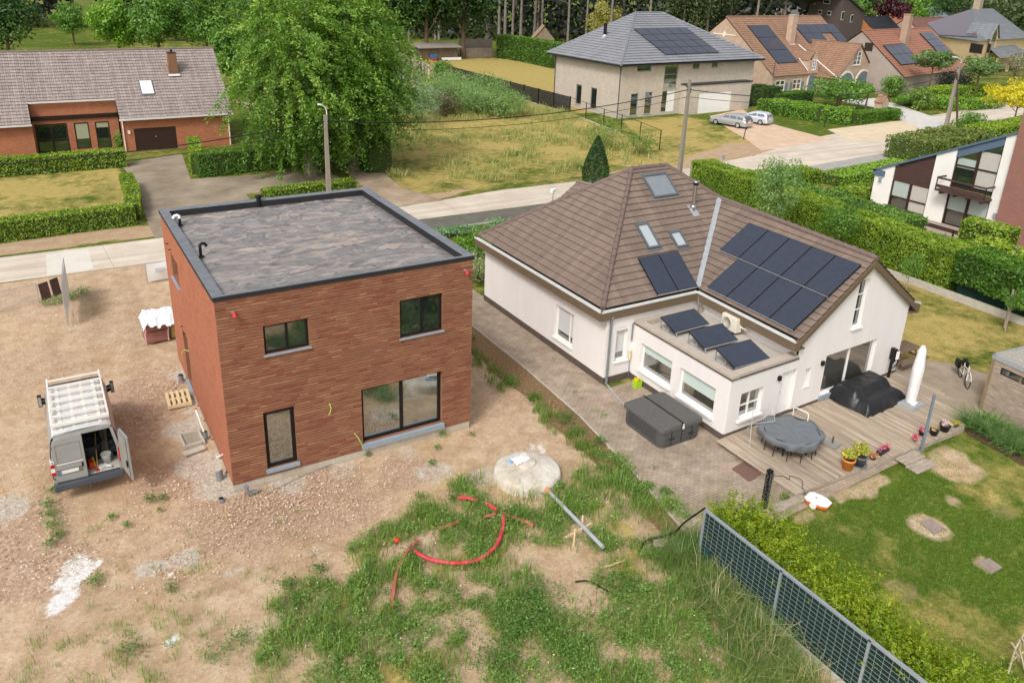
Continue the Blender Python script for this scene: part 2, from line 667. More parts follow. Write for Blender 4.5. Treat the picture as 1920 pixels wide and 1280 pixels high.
def tree(name, label, base, h, cr, mat, n, leaf=.25, trunk_r=.2, trunk_h=None, crz=None, cat='tree', group=None, clumps=50, seed=1, bark=None, lump=.33, tonebase=.5, limbs=7, ry=None, low=-1., jit=.8, droop=0., aspect=.55, trunk_lean=0., spray=0, slen=1.6):
 """tapered trunk with limbs (one part) and a crown of leaf clumps"""
 q = np.random.default_rng(seed)
 base = Vector(base)
 root = thing(name, label, cat, base, 0, group)
 crz = crz or (h-(trunk_h or h*.25))/2
 cc = base+V3(trunk_lean, 0, h-crz)
 ry = ry or cr
 mb = MB()
 top = base+V3(trunk_lean, 0, h*.86)
 pts, rs = [], []
 for i in range(8):
  t = i/7
  pts.append(base.lerp(top, t)+V3(math.sin(t*5+seed)*trunk_r*.6*t, math.cos(t*4+seed)*trunk_r*.6*t, 0))
  rs.append(trunk_r*(1-.85*t)+(trunk_r*.35 if i == 0 else 0))
 mb.tube(pts, rs, 8)
 t0 = max(.2, (h-2*crz)/h)
 for k in range(limbs):
  t = t0+(.9-t0)*k/limbs*.8
  s = base.lerp(top, t/.86 if t < .86 else 1)
  a = k*2.4+seed
  e = cc+V3(math.cos(a)*cr*.75, math.sin(a)*ry*.75, (q.random()-.35)*crz)
  m = s.lerp(e, .5)+V3(0, 0, -.06*h*q.random())
  mb.tube([s, m, e], [trunk_r*.4*(1-.5*t), trunk_r*.22, trunk_r*.06], 6)
 build(mb, 'trunk', bark or MAT['bark'], root)
 if spray:
  P, N, T = spray_points(cc, cr, ry, crz, n, spray, q, slen, low=low)
  k = P[:, 2] > base.z+.15
  P, N, T = P[k], N[k], T[k]
 else:
  P, N, T = crown_points(cc, cr, ry, crz, n, clumps, q, lump, low)
 leaves('crown', P, N, np.full(len(P), leaf), mat, root, T+tonebase-.5, q=q, jit=jit, droop=droop, aspect=aspect)
 return root
# ---------------------------------------------------------------- building helpers
def clip(poly, n, d):
 """part of poly where n.p >= d"""
 out = []
 k = len(poly)
 for i in range(k):
  a, b = poly[i], poly[(i+1) % k]
  da, db = a.dot(n)-d, b.dot(n)-d
  if da >= 0:
   out.append(a)
  if (da >= 0) != (db >= 0):
   out.append(a.lerp(b, da/(da-db)))
 return out
def courses(mb, poly, step, t=.03, m=0):
 """a roof plane laid in overlapping courses of tiles; step along the slope"""
 poly = [Vector(p) for p in poly]
 n = Vector((0, 0, 0))
 for i in range(len(poly)):
  n += poly[i].cross(poly[(i+1) % len(poly)])
 n.normalize()
 if n.z < 0:
  n = -n
  poly = poly[::-1]
 tx = Vector((-n.y, n.x, 0)).normalized()
 up = n.cross(tx)
 if up.z < 0:
  up = -up
 s = [p.dot(up) for p in poly]
 a, b = min(s), max(s)
 x = a
 while x < b-1e-3:
  q = clip(clip(poly, up, x), -up, -min(x+step, b))
  if len(q) >= 3:
   lift = [p+n*(t*(1-(p.dot(up)-x)/step)+.002) for p in q]
   mb.add(lift, m)
   e = [(q[i], q[(i+1) % len(q)], lift[i], lift[(i+1) % len(q)]) for i in range(len(q))]
   for p0, p1, l0, l1 in e:
    if abs(p0.dot(up)-x) < 1e-4 and abs(p1.dot(up)-x) < 1e-4:
     mb.add([p0-n*.01, p1-n*.01, l1, l0], m)
  x += step
 return n, up, tx
class Facade:
 """a vertical wall plane through two ground points, outside on the right of a->b when seen from above is the viewer side"""
 def __init__(s, a, b):
  s.a, s.b = Vector((a[0], a[1], 0)), Vector((b[0], b[1], 0))
  s.d = (s.b-s.a).normalized()
  s.L = (s.b-s.a).length
  s.n = Vector((s.d.y, -s.d.x, 0))          # outward
 def p(s, x, z, out=0.0): return s.a+s.d*x+s.n*out+V3(0, 0, z)
 def px(s, u, v):
  q = GP(u, v, s.a, s.n)
  return (q-s.a).dot(s.d), q.z
 def rect(s, *px):
  c = [s.px(u, v) for u, v in px]
  x = sorted(i[0] for i in c)
  z = sorted(i[1] for i in c)
  k = len(c)//2
  return (sum(x[:k])/k, sum(z[:k])/k, sum(x[k:])/k, sum(z[k:])/k)
 def wall(s, mb, outline, holes=(), depth=.12, m=0, mr=None):
  """outline [(x,z)], holes [(x0,z0,x1,z1)] cut with reveals"""
  hs = [[s.p(x0, z0), s.p(x1, z0), s.p(x1, z1), s.p(x0, z1)] for x0, z0, x1, z1 in holes]
  mb.poly([s.p(x, z) for x, z in outline], hs, m)
  for h in hs:
   for i in range(4):
    a, b = h[i], h[(i+1) % 4]
    mb.add([b, a, a-s.n*depth, b-s.n*depth], m if mr is None else mr)
  return mb
 def slab(s, mb, x0, z0, x1, z1, out0, out1, m=0):
  return mb.obox(s.p(x0, z0, out0), s.d*(x1-x0), s.n*(out1-out0), V3(0, 0, z1-z0), m)
 def window(s, r, parent, fm, gm, depth=.1, fw=.07, bars=(), hbars=(), sill=None, sill_out=.06, name='window', sill_h=.05, ft=.06, blind=None, blindmat=None):
  """frame, pane, bars and sill in the opening r; bars at fractions of the width"""
  x0, z0, x1, z1 = r
  mb = MB()
  o0, o1 = -depth, -depth+ft
  e = .003
  s.slab(mb, x0+e, z0+e, x0+fw, z1-e, o0, o1)
  s.slab(mb, x1-fw, z0+e, x1-e, z1-e, o0, o1)
  s.slab(mb, x0+fw, z0+e, x1-fw, z0+fw, o0, o1)
  s.slab(mb, x0+fw, z1-fw, x1-fw, z1-e, o0, o1)
  for b in bars:
   x = x0+(x1-x0)*b
   s.slab(mb, x-fw*.55, z0+fw, x+fw*.55, z1-fw, o0, o1-.004)
  for b in hbars:
   z = z0+(z1-z0)*b
   s.slab(mb, x0+fw, z-fw*.35, x1-fw, z+fw*.35, o0, o1-.008)
  w_ = build(mb, name, fm, parent)
  g = MB()
  s.slab(g, x0+fw*.5, z0+fw*.5, x1-fw*.5, z1-fw*.5, o0-.01, o0+.02)
  build(g, 'pane', gm, w_)
  if blind:
   b = MB()
   s.slab(b, x0+fw, z1-(z1-z0)*blind, x1-fw, z1-fw, o0+.022, o0+.036)
   build(b, 'blind', blindmat, w_)
  if sill:
   b = MB()
   s.slab(b, x0-.05, z0-sill_h, x1+.05, z0-.002, -depth+.01, sill_out)
   build(b, 'sill', sill, w_)
  return w_
MAT = {}
# ================================================================ materials in common use
MAT['bark'] = M('bark', '6b5a48', .9, .35, 6, bump=.03)
MAT['palebark'] = M('pale_bark', '9a8c7c', .9, .3, 4, bump=.02)
MAT['pinebark'] = M('pine_bark', '7d7066', .9, .3, 2, bump=.03, alt='978a80')
MAT['hedge_core'] = M('hedge_stems', '3d4a20', .95, .4, 5)
MAT['hedge'] = leafmat('hornbeam_leaf', '45640f', '7a9a20', 'b4c944')
MAT['hedge2'] = leafmat('beech_leaf', '2f5312', '55841e', '8db236')
MAT['conifer'] = leafmat('thuja_leaf', '4d6b0a', '7d9a13', 'b4bd2c')
MAT['dark_leaf'] = leafmat('dark_leaf', '1d3413', '35581f', '648a38')
MAT['forest_leaf'] = leafmat('forest_leaf', '0f190b', '1a2711', '32471f', .1)
MAT['mid_leaf'] = leafmat('mid_leaf', '35591b', '5c8a2b', '93b54c')
MAT['bright_leaf'] = leafmat('bright_leaf', '3d6714', '6a9c22', 'a9c94a')
MAT['grey_leaf'] = leafmat('willow_leaf', '5c7a50', '86a178', 'b5c5a4')
MAT['pine_leaf'] = leafmat('pine_needles', '27361b', '44542b', '6f7a45', .15)
MAT['yellow_leaf'] = leafmat('yellow_leaf', 'a99a00', 'dcd01a', 'efe75a')
MAT['olive_leaf'] = leafmat('olive_leaf', '6f7530', '98993f', 'c2bb64')
MAT['red_leaf'] = leafmat('red_leaf', '2c0f18', '481a26', '6b2c38')
MAT['weed'] = leafmat('weed_leaf', '3f5f1c', '6d8d33', 'a6ba5e')
MAT['blade'] = leafmat('grass_blade', '466f1c', '739c33', 'b1ba62')
MAT['straw'] = leafmat('dry_blade', '7f8a3c', 'b3ab64', 'd8c896')
MAT['zinc'] = M('zinc', 'b4b8ba', .45, .12, 6, metal=.5)
MAT['anthracite'] = M('anthracite_metal', '2f3135', .5, .1, 4)
MAT['black'] = M('black_frame', '1d1a1a', .45, .1, 4)
MAT['white'] = M('white_paint', 'e9e7e2', .5, .04, 3)
MAT['concrete'] = M('concrete', 'b9b2a4', .9, .15, 5, bump=.006, bscale=60)
MAT['greyplastic'] = M('grey_plastic', '7d8084', .5, .1, 5)
MAT['blackplastic'] = M('black_plastic', '17181a', .45, .1, 5)
MAT['wood_grey'] = M('weathered_wood', '9b8b7a', .85, .22, 3, stretch=(1, 6, 6), alt='b8aa9a')
MAT['wood_new'] = M('pale_wood', 'd8bf95', .8, .15, 5, stretch=(4, 4, 1))
MAT['sill'] = M('bluestone', '8e9aa3', .6, .1, 8)
MAT['glass'] = glass('window_glass', '222a28', refl=.22)
MAT['glass_green'] = glass('green_glass', '4a5349', .05, .42)
MAT['panel'] = None
# solar panel: fine cell grid on near-black glass
t = NT('solar_glass')
b = t.n('TexBrick', offset=0.0, i_Scale=1.0)
b.inputs['Mortar Size'].default_value = .006
b.inputs['Brick Width'].default_value = .17
b.inputs['Row Height'].default_value = .17
b.inputs['Color1'].default_value = hx('333845')
b.inputs['Color2'].default_value = hx('363c49')
b.inputs['Mortar'].default_value = hx('363b46')
t.l(t.uv(), b.inputs['Vector'])
t.l(b.outputs[0], t.b.inputs['Base Color'])
t.b.inputs['Roughness'].default_value = .14
t.b.inputs['Specular IOR Level'].default_value = .6
MAT['panel'] = t.mat
# ================================================================ ground: one sheet to the horizon, dense near the site
def axis(a, b, st, far):
 c = list(np.arange(a, b+.01, st))
 l, r = [], []
 x, s = a, st
 while x > -far:
  s *= 1.35
  x -= s
  l.append(x)
 x, s = b, st
 while x < far:
  s *= 1.35
  x += s
  r.append(x)
 return np.array(l[::-1]+c+r)
gx, gy = axis(-22, 62, .35, 1800), axis(-26, 62, .35, 1800)
XX, YY = np.meshgrid(gx, gy)
GPt = np.stack([XX.ravel(), YY.ravel()], 1)
def pxpoly(*p): return [tuple(G(u, v)[:2]) for u, v in p]
def mask(poly, soft=.35, wob=.5):
 q = np.random.default_rng(5)
 acc = np.zeros(len(GPt))
 n1 = np.stack([fnoise(GPt[:, 0]*.6, GPt[:, 1]*.6)-.5, fnoise(GPt[:, 0]*.6+31, GPt[:, 1]*.6+17)-.5], 1)*wob*2
 for k in range(9):
  acc += inpoly(GPt+n1+q.normal(0, soft, 2), poly)
 return acc/9
def blob(u, v, r, hard=1.0, st=1.0):
 c = G(u, v)
 d = np.hypot(GPt[:, 0]-c.x, GPt[:, 1]-c.y)/r
 d = d*(.65+.7*fnoise(GPt[:, 0]*1.1+u, GPt[:, 1]*1.1+v))
 return np.clip((1.25-d)*2*hard, 0, 1)*st
grass = np.ones(len(GPt))
dry = .25+.2*fnoise(GPt[:, 0]*.05, GPt[:, 1]*.05)
pink, grey, white, brown = (np.zeros(len(GPt)) for _ in range(4))
# building site: bare earth
site = mask([(-60, -80), (-60, 23.5), (14.5, 23.5), (14.9, 3), (13.2, -4), (10.6, -9), (16, -20), (30, -60)], .15, .15)
grass = grass*(1-site)
# weeds creeping in from the bottom of the site
weedz = np.maximum.reduce([
 mask(pxpoly((470, 1280), (480, 1130), (640, 1020), (740, 960), (880, 880), (1040, 905), (1110, 830), (1180, 850), (1320, 960), (1600, 1280), (1800, 1500), (300, 1500)), .5, 1.0)*.85,
 mask(pxpoly((0, 1280), (0, 1180), (150, 1150), (330, 1120), (470, 1150), (480, 1400), (0, 1400)), .5, 1.2)*.4,
 mask(pxpoly((885, 640), (925, 680), (1000, 720), (1090, 790), (1170, 850), (1250, 920), (1170, 920), (1080, 830), (985, 760), (890, 690)), .2, .4)*.75])
wn = fnoise(GPt[:, 0]*.8, GPt[:, 1]*.8)
grass = np.clip(grass+site*weedz*np.clip((wn-.40)*2.6, 0, 1)*.8, 0, 1)
dry = np.where(site > .5, .35+.25*wn, dry)
# verges and bare strips along the street
for pl in (((-60, 27.6), (19.5, 28.3), (20, 30.4), (15, 30.8), (1.5, 31.0), (-60, 31.4)),
   ((19.5, 28), (26, 30.5), (37, 30.3), (45, 28.8), (60, 31), (66, 34), (58, 36), (46, 31.3), (30, 32), (20, 31.5))):
 m_ = mask(pl, .25, .5)
 grass *= 1-m_*.8
 brown = np.maximum(brown, m_*.45)
# vacant lot across the street
lot = mask([(20, 31), (46, 30.6), (49, 36), (53, 57), (53.5, 92), (46, 92), (21, 38)], .4, .8)
dry = np.where(lot > .4, .30+.55*fnoise(GPt[:, 0]*.25+4, GPt[:, 1]*.25), dry)
grass = np.where(lot > .4, np.clip(.45+.8*fnoise(GPt[:, 0]*.5, GPt[:, 1]*.5)+.02*(GPt[:, 1]-36), 0, 1), grass)
# lawns
for pl, dr in (([(-60, 31.5), (1.2, 31.6), (1.6, 48.5), (-60, 49)], .62),           # brick bungalow's front lawn
    ([(53.9, 57), (63, 57), (84, 112), (62, 118), (54.5, 92)], .85),      # garden behind the grey-roofed villa
    ([(27, -9), (27, 14), (40, 14), (40, -14)], .58),                      # lawn beside the picnic table
    ([(46, 31), (56, 51), (66, 51), (64, 40), (60, 33)], .6)):
 m_ = mask(pl, .2, .3)
 dry = dry*(1-m_)+m_*(dr-.25+.5*fnoise(GPt[:, 0]*.35+9, GPt[:, 1]*.35+2))
garden = mask([(13, -9.5), (17, -9.2), (24.5, -9), (31, -9), (40, -12), (40, -30), (12, -30)], .1, .1)
dry = dry*(1-garden)+garden*(.05+.53*fnoise(GPt[:, 0]*.5+3, GPt[:, 1]*.5+8))
sand = np.maximum.reduce([blob(1742, 985, .62), blob(1854, 1060, .42, st=.8), blob(1640, 900, .55, st=.95), blob(1612, 918, .6, st=.9), blob(1790, 875, 1.0, st=.85),
       blob(1770, 850, .8, st=.8), blob(1560, 925, .5, st=.8), blob(1790, 940, .4, st=.7), blob(1500, 960, .6, st=.7), blob(1830, 1190, .55, st=.4), blob(1790, 1130, .5, st=.4), blob(1745, 1165, .35, st=.45), blob(1880, 1130, .4, st=.4), blob(1880, 960, .7, st=.5), blob(1690, 1100, .6, st=.5)])*garden
grass *= 1-sand*.9
# rubble, cement wash and lime on the site
for u, v, r, s_ in ((470, 950, 2.2, .9), (560, 930, 1.6, .9), (640, 945, 1.3, .8), (330, 900, 1.2, .7), (60, 1060, 1.6, .9), (20, 980, 1.5, .8), (250, 780, 2.0, .8), (300, 720, 1.8, .7), (60, 560, 3, .5), (240, 600, 2.5, .45), (760, 880, 1.1, .7), (480, 1040, .8, .5), (60, 690, 2.5, .5)):
 pink = np.maximum(pink, blob(u, v, r, st=s_))
for u, v, r, s_ in ((345, 800, .8, .8), (375, 870, .9, .85), (410, 905, .8, .9), (370, 760, .7, .7), (340, 700, .6, .7), (540, 905, .6, .6), (640, 880, .6, .55), (760, 845, .5, .5), (10, 950, .7, .9), (355, 1045, .45, .8), (280, 1065, .4, .8), (320, 1050, .4, .6), (440, 1070, .35, .6), (815, 880, .7, .6), (905, 890, .7, .6), (590, 1035, .4, .4)):
 grey = np.maximum(grey, blob(u, v, r, st=s_))
for u, v, r, s_ in ((140, 1055, .42, 1), (128, 1085, .38, 1), (150, 1045, .3, 1), (115, 1120, .36, 1), (138, 1030, .2, 1), (100, 1135, .25, .9), (170, 1052, .25, .9), (385, 1060, .22, .7), (325, 1075, .2, .6), (620, 1115, .25, .7), (366, 1190, .2, .8), (320, 1195, .13, .8), (1000, 900, .3, .4), (965, 905, .4, .7), (940, 888, .3, .5), (1010, 835, .35, .5)):
 white = np.maximum(white, blob(u, v, r, st=s_))
for u, v, r, s_ in ((520, 960, 1.6, .6), (470, 920, 1.5, .5), (260, 760, 1.6, .5), (620, 900, 1.2, .45), (300, 880, 1.3, .4), (1060, 880, .7, .5), (1100, 900, .6, .5), (1190, 950, .8, .5), (1240, 980, .7, .5), (1150, 1020, .6, .35)):
 brown = np.maximum(brown, blob(u, v, r, st=s_))
# wheel ruts of the site traffic
rut = np.zeros(len(GPt))
for pl in (((-3.2, 23.5), (-3.6, 16), (-4.0, 9), (-4.0, 1), (-3.2, -4), (-1.5, -8)), ((-1.5, 23), (-1.6, 17), (-2.2, 11), (-4.5, 3), (-6.5, -4)), ((-3.0, -2.5), (0, -3.2), (4, -3.0), (7, -2.0))):
 for a, b in zip(pl[:-1], pl[1:]):
  a, b = np.array(a), np.array(b)
  d = (b-a)/np.linalg.norm(b-a)
  s = np.clip((GPt-a) @ d, 0, np.linalg.norm(b-a))
  w_ = GPt-a-np.outer(s, d)
  x = np.abs(w_ @ np.array((-d[1], d[0])))+.25*(fnoise(GPt[:, 0]*.5, GPt[:, 1]*.5)-.5)
  ok = np.linalg.norm(w_, axis=1) < 1.6
  rut = np.maximum(rut, ok*np.exp(-((x-.8)/.26)**2)*(.4+.6*fnoise(GPt[:, 0]*.9, GPt[:, 1]*.9)))
brown = np.maximum(brown, rut*.55*site)
# gentle unevenness of the earth, only where nothing stands flush with it
zz = np.where((site > .9) & (GPt[:, 1] < 20), .10*(fnoise(GPt[:, 0]*.55, GPt[:, 1]*.55)-.5)-.05, 0)-.012
near_house = (GPt[:, 0] > -1.5) & (GPt[:, 0] < 10) & (GPt[:, 1] > -1.5) & (GPt[:, 1] < 12)
zz = np.where(near_house, np.minimum(zz, -.012), zz)
fl = np.hypot(GPt[:, 0]-14, GPt[:, 1]-20)
me = bpy.data.meshes.new('ground')
nx, ny = len(gx), len(gy)
I = np.arange(nx*ny).reshape(ny, nx)
F = np.stack([I[:-1, :-1], I[:-1, 1:], I[1:, 1:], I[1:, :-1]], -1).reshape(-1, 4)
me.from_pydata(np.stack([GPt[:, 0], GPt[:, 1], zz], 1).tolist(), [], F.tolist())
me.polygons.foreach_set('use_smooth', np.ones(len(F), bool))
for nm, chs in (('zone_a', (grass, dry, pink)), ('zone_b', (grey, white, brown))):
 a = me.color_attributes.new(nm, 'FLOAT_COLOR', 'POINT')
 a.data.foreach_set('color', np.stack([*chs, np.ones(len(GPt))], 1).astype(np.float32).ravel())
t = NT('earth_and_grass')
p = t.pos()
za = t.n('SeparateColor')
zb = t.n('SeparateColor')
t.l(t.n('VertexColor', layer_name='zone_a').outputs[0], za.inputs[0])
t.l(t.n('VertexColor', layer_name='zone_b').outputs[0], zb.inputs[0])
n_big, n_mid, n_fine, n_grit = t.noise(p, .22, 4), t.noise(p, 1.4, 5, .65), t.noise(p, 9, 5, .7), t.noise(p, 45, 3, .7)
def brk(m, a=.6, n=None):                         # break a soft mask up with noise
 return t.ramp(t.math('ADD', m, t.math('MULTIPLY', t.math('SUBTRACT', n or n_mid, .5), a)), [(.32, (0, 0, 0)), (.62, (1, 1, 1))])
soil = t.ramp(n_mid, [(.3, hx('ad9174')), (.5, hx('c1a78a')), (.72, hx('d0bba0'))])
soil = t.mix(t.math('MULTIPLY', t.ramp(n_big, [(.4, (0, 0, 0)), (.65, (1, 1, 1))]), .35), soil, hx('c09d76'))
soil = t.mix(t.math('MULTIPLY', zb.outputs[2], .75), soil, hx('957a5e'))
rub = t.ramp(n_fine, [(.3, hx('937462')), (.5, hx('b09380')), (.66, hx('c6b09d')), (.8, hx('e4d8ca'))])
soil = t.mix(t.math('MULTIPLY', brk(za.outputs[2], 1.0, n_fine), .5), soil, rub)
soil = t.mix(t.math('MULTIPLY', brk(zb.outputs[0], .7), .8), soil, t.ramp(n_fine, [(.3, hx('b5aa9b')), (.7, hx('cdc6ba'))]))
soil = t.mix(brk(zb.outputs[1], 1.0, n_fine), soil, hx('e6e2de'))
soil = t.mix(1.0, soil, t.ramp(n_grit, [(.25, (.66, .66, .66)), (.6, (1.12, 1.12, 1.12))]), 'MULTIPLY')
soil = t.mix(1.0, soil, t.ramp(n_fine, [(.3, (.80, .79, .77)), (.62, (1.1, 1.1, 1.1))]), 'MULTIPLY')
gr = t.ramp(n_fine, [(.25, hx('3c4d15')), (.5, hx('52651f')), (.75, hx('717f31'))])
st = t.ramp(n_fine, [(.25, hx('958246')), (.5, hx('ae9a5b')), (.75, hx('c8b27c'))])
lawn = t.mix(brk(za.outputs[1], 1.3, t.math('ADD', t.math('MULTIPLY', n_mid, .5), t.math('MULTIPLY', n_big, .5))), gr, st)
lawn = t.mix(1.0, lawn, t.ramp(n_grit, [(.25, (.68, .68, .68)), (.65, (1.15, 1.15, 1.15))]), 'MULTIPLY')
lawn = t.mix(1.0, lawn, t.ramp(n_mid, [(.3, (.82, .85, .8)), (.7, (1.12, 1.1, 1.1))]), 'MULTIPLY')
t.l(t.mix(brk(za.outputs[0], .7), soil, lawn), t.b.inputs['Base Color'])
t.b.inputs['Roughness'].default_value = .95
t.b.inputs['Specular IOR Level'].default_value = .1
t.bump(t.math('ADD', t.math('MULTIPLY', n_fine, .7), t.math('MULTIPLY', n_grit, .35)), .06, .8)
me.update()
gob = link('ground', me, [t.mat], None)
tag(gob, kind='structure')
def sheet(name, pts, mat, z=.004):
 mb = MB()
 pts = [Vector((p[0], p[1], z)) for p in pts]
 a = sum(pts[i].x*pts[(i+1) % len(pts)].y-pts[(i+1) % len(pts)].x*pts[i].y for i in range(len(pts)))
 mb.add(pts if a > 0 else pts[::-1])
 return structure(mb, name, mat)
# street: old concrete slabs
def paving(name, base, dark, joint=0, jdir=0, jw=.03, light=None, sc_=.5, bump=.01, tracks=False):
 t = NT(name)
 p = t.pos()
 c = t.ramp(t.noise(p, sc_, 6, .65), [(.3, hx(dark)), (.6, hx(base)), (.8, hx(light or base))])
 c = t.mix(1.0, c, t.ramp(t.noise(p, 14, 5, .7), [(.25, (.85,)*3), (.7, (1.06,)*3)]), 'MULTIPLY')
 if tracks:                                  # tyre-worn bands along the street
  mp = t.n('Mapping')
  mp.inputs['Scale'].default_value = (.06, 1.4, 1)
  t.l(p, mp.inputs[0])
  c = t.mix(1.0, c, t.ramp(t.noise(mp.outputs[0], 1.0, 4, .6), [(.35, (.84, .82, .79)), (.6, (1.05,)*3)]), 'MULTIPLY')
  c = t.mix(t.math('MULTIPLY', t.ramp(t.noise(p, .9, 6, .75, 1.5), [(.60, (0, 0, 0)), (.70, (1, 1, 1))]), .3), c, hx('8f8272'))
 if joint:
  s_ = t.n('SeparateXYZ')
  t.l(p, s_.inputs[0])
  fr = t.math('FRACT', t.math('DIVIDE', t.math('ADD', s_.outputs[jdir], t.math('MULTIPLY', s_.outputs[1-jdir], .05)), joint))
  m = t.math('LESS_THAN', fr, jw/joint)
  c = t.mix(t.math('MULTIPLY', m, .5), c, hx('6b5f50'))
 t.l(c, t.b.inputs['Base Color'])
 t.b.inputs['Roughness'].default_value = .9
 t.bump(t.noise(p, 30, 4, .7), bump, .6)
 return t.mat
road_m = paving('street_concrete', 'd3c6b6', 'c3b4a2', 7.5, 0, light='dcd1c3', tracks=True)
road_far = [(-80, 28.2), (1.2, 27.9), (18.5, 28.2), (27, 29.3), (37, 29.2), (46, 29), (56, 30.6), (67, 34.2), (90.9, 38.2), (123, 42.9), (400, 95)]
road_near = [(400, 70), (123, 31.5), (95.8, 27.9), (84, 26.6), (72.4, 25.9), (58, 24.9), (28, 24.6), (18, 24.8), (1.4, 23.4), (-6.6, 23.6), (-80, 24.5)]
sheet('road', road_far+road_near, road_m)
# asphalt strip between street and gardens
sheet('pavement', [(15.5, 22.2), (26, 22.2), (29.8, 24.45), (15.5, 24.7)], paving('dark_asphalt', '6f6a60', '5e5a52', light='7c766a', sc_=1.2), .008)
sheet('footpath', [(42, 22.6), (58, 22.7), (74, 24), (100, 27), (100, 28.6), (84, 26.7), (72, 26.3), (58, 25.2), (44, 24.7)], paving('grey_asphalt', 'a9a49d', '9a958d', 3.0, 0, sc_=1.2), .008)
sheet('concrete_crossing', pxpoly((86, 477), (166, 467), (175, 505), (88, 517)), paving('new_concrete', 'd6cfc3', 'ccc4b6'), .010)
kb = MB()
kb.beam((15.5, 22.1, .0), (26, 22.1, .0), .12, .16)
structure(kb, 'kerb', MAT['concrete'])
# drives and paths across the street
cob = paving('old_cobbles', '9f907c', '7d6f5c', light='b5a692', sc_=.35)
sheet('driveway', [(1.9, 49.9), (7.2, 51.9), (7.0, 50.0), (6.2, 42.2), (16.6, 41.0), (17.2, 36), (9, 36.0), (8.8, 31.2), (9.6, 28.3), (1.6, 28.0), (1.6, 31), (2.3, 42.5)], cob, .006)
sheet('lane', [(18.3, 80), (23, 80), (20.9, 47.5), (20.8, 38), (20.2, 33.2), (21.6, 28.4), (16.4, 28.2), (17.6, 34.5), (18.6, 46)], paving('lane_earth', 'b09c84', '8d7760', light='c6b7a0', sc_=.6), .007)
sheet('villa_drive', pxpoly((1330, 218), (1372, 246), (1400, 262), (1428, 283), (1560, 262), (1475, 240), (1420, 224), (1392, 205)), paving('pink_gravel', 'd3b79c', 'c4a488', light='dfcbb6', sc_=.8), .006)
sheet('forecourt', pxpoly((1551, 243), (1690, 226), (1760, 240), (1700, 262), (1600, 266)), paving('pale_gravel', 'd8c6a8', 'c9b596', sc_=.8), .007)
sheet('cobbled_drive', pxpoly((1572, 188), (1640, 184), (1682, 196), (1770, 226), (1792, 240), (1740, 246), (1690, 226), (1660, 205), (1600, 195)), paving('pale_setts', 'd3cec8', 'bdb6ad', sc_=1.5), .009)
# terrace paving round the white house
pav = brick('clay_pavers', 'b8a692', 'a99785', '8f7f6c', .22, .11, .008, bump=.006, stain=.34, blotch='7e6d57')
sheet('paving', pxpoly((905, 548), (912, 580), (1035, 682), (1142, 776), (1262, 882), (1339, 962), (1352, 975), (1480, 930), (1560, 880), (1700, 700), (1720, 660), (1400, 560))
  [:0]+[(13.0, 14), (12.85, 10.2), (12.9, 3.2), (12.7, -1.2), (12.15, -5.3), (11.45, -9.1), (12.2, -9.4), (14.0, -9.35), (22.5, -9.0), (26, -6.0), (29, -5.6), (28, 0), (15, 0), (15.2, 14)], pav, .010)
pv = paving('terrace_concrete', 'a3937f', '8b7c69', 0, sc_=1.0, light='b6a893')
sheet('terrace', pxpoly((1672, 694), (1700, 672), (1745, 676), (1790, 683), (1822, 692), (1852, 703), (1840, 765), (1846, 778), (1800, 790), (1735, 745), (1660, 715)), pv, .014)
sheet('shed_apron', pxpoly((1846, 768), (1930, 838), (1960, 820), (1990, 760), (1870, 740)), paving('apron_concrete', '9b8f80', '8a7e70'), .018)
# bark strip between site and terrace
bk = M('bark_mulch', '8a6a4a', .95, .4, 9, bump=.05, alt='a98a64')
sheet('mulch_bed', [(12.9, 10.2), (12.85, 3.2), (12.65, -1.2), (12.1, -5.3), (11.4, -9.1), (10.8, -8.7), (11.15, -6.5), (11.2, -5.0), (11.45, -3.0), (11.35, -1.2), (11.7, .8), (11.5, 3.2), (11.85, 6.2), (12.2, 10)], bk, .006)
eb = MB()
for a, b_ in zip([(12.95, 10.2), (12.88, 3.2), (12.68, -1.2), (12.13, -5.3)], [(12.88, 3.2), (12.68, -1.2), (12.13, -5.3), (11.43, -9.1)]):
 eb.beam((*a, .0), (*b_, .0), .06, .07)
structure(eb, 'edging', MAT['concrete'])
# ================================================================ new brick house (flat roof)
W0, D0, HT = 8.59, 10.04, 6.75
bm_front = brick('rustic_brick', '8a5b46', '9f7053', '8a634e', .24, .05, .005, dark='6a4a3e', bump=.004, stain=.16)
bm_side = brick('flush_brick', 'ad6c4f', 'a36248', 'b57d62', .24, .065, .006, dark='93543d', bump=.004, stain=.1)
bm_tan = brick('tan_bricks', 'a8805f', '98694c', '8a634e', .24, .05, .005, bump=.004, stain=.16)
bm_red = brick('red_bricks', '8f4f3c', '7d4838', '8a634e', .24, .05, .005, bump=.004, stain=.16)
bh = thing('brick_house', 'new flat-roofed house of red-brown brick standing on the bare building plot', 'house', (W0/2, D0/2, 0))
FS = Facade((0, 0), (W0, 0))
FL = Facade((0, D0), (0, 0))
FE = Facade((W0, 0), (W0, D0))
FB = Facade((W0, D0), (0, D0))
OP = [(1.34, 4.58, 2.75, 5.55), (5.85, 4.18, 7.43, 5.56), (1.12, .50, 2.12, 2.58), (4.40, .50, 7.43, 2.60)]
OL = [(D0-8.35, 4.55, D0-6.85, 5.52), (D0-7.65, .40, D0-6.62, 2.62)]
BZ, TZ = .25, 6.63
mb = MB()
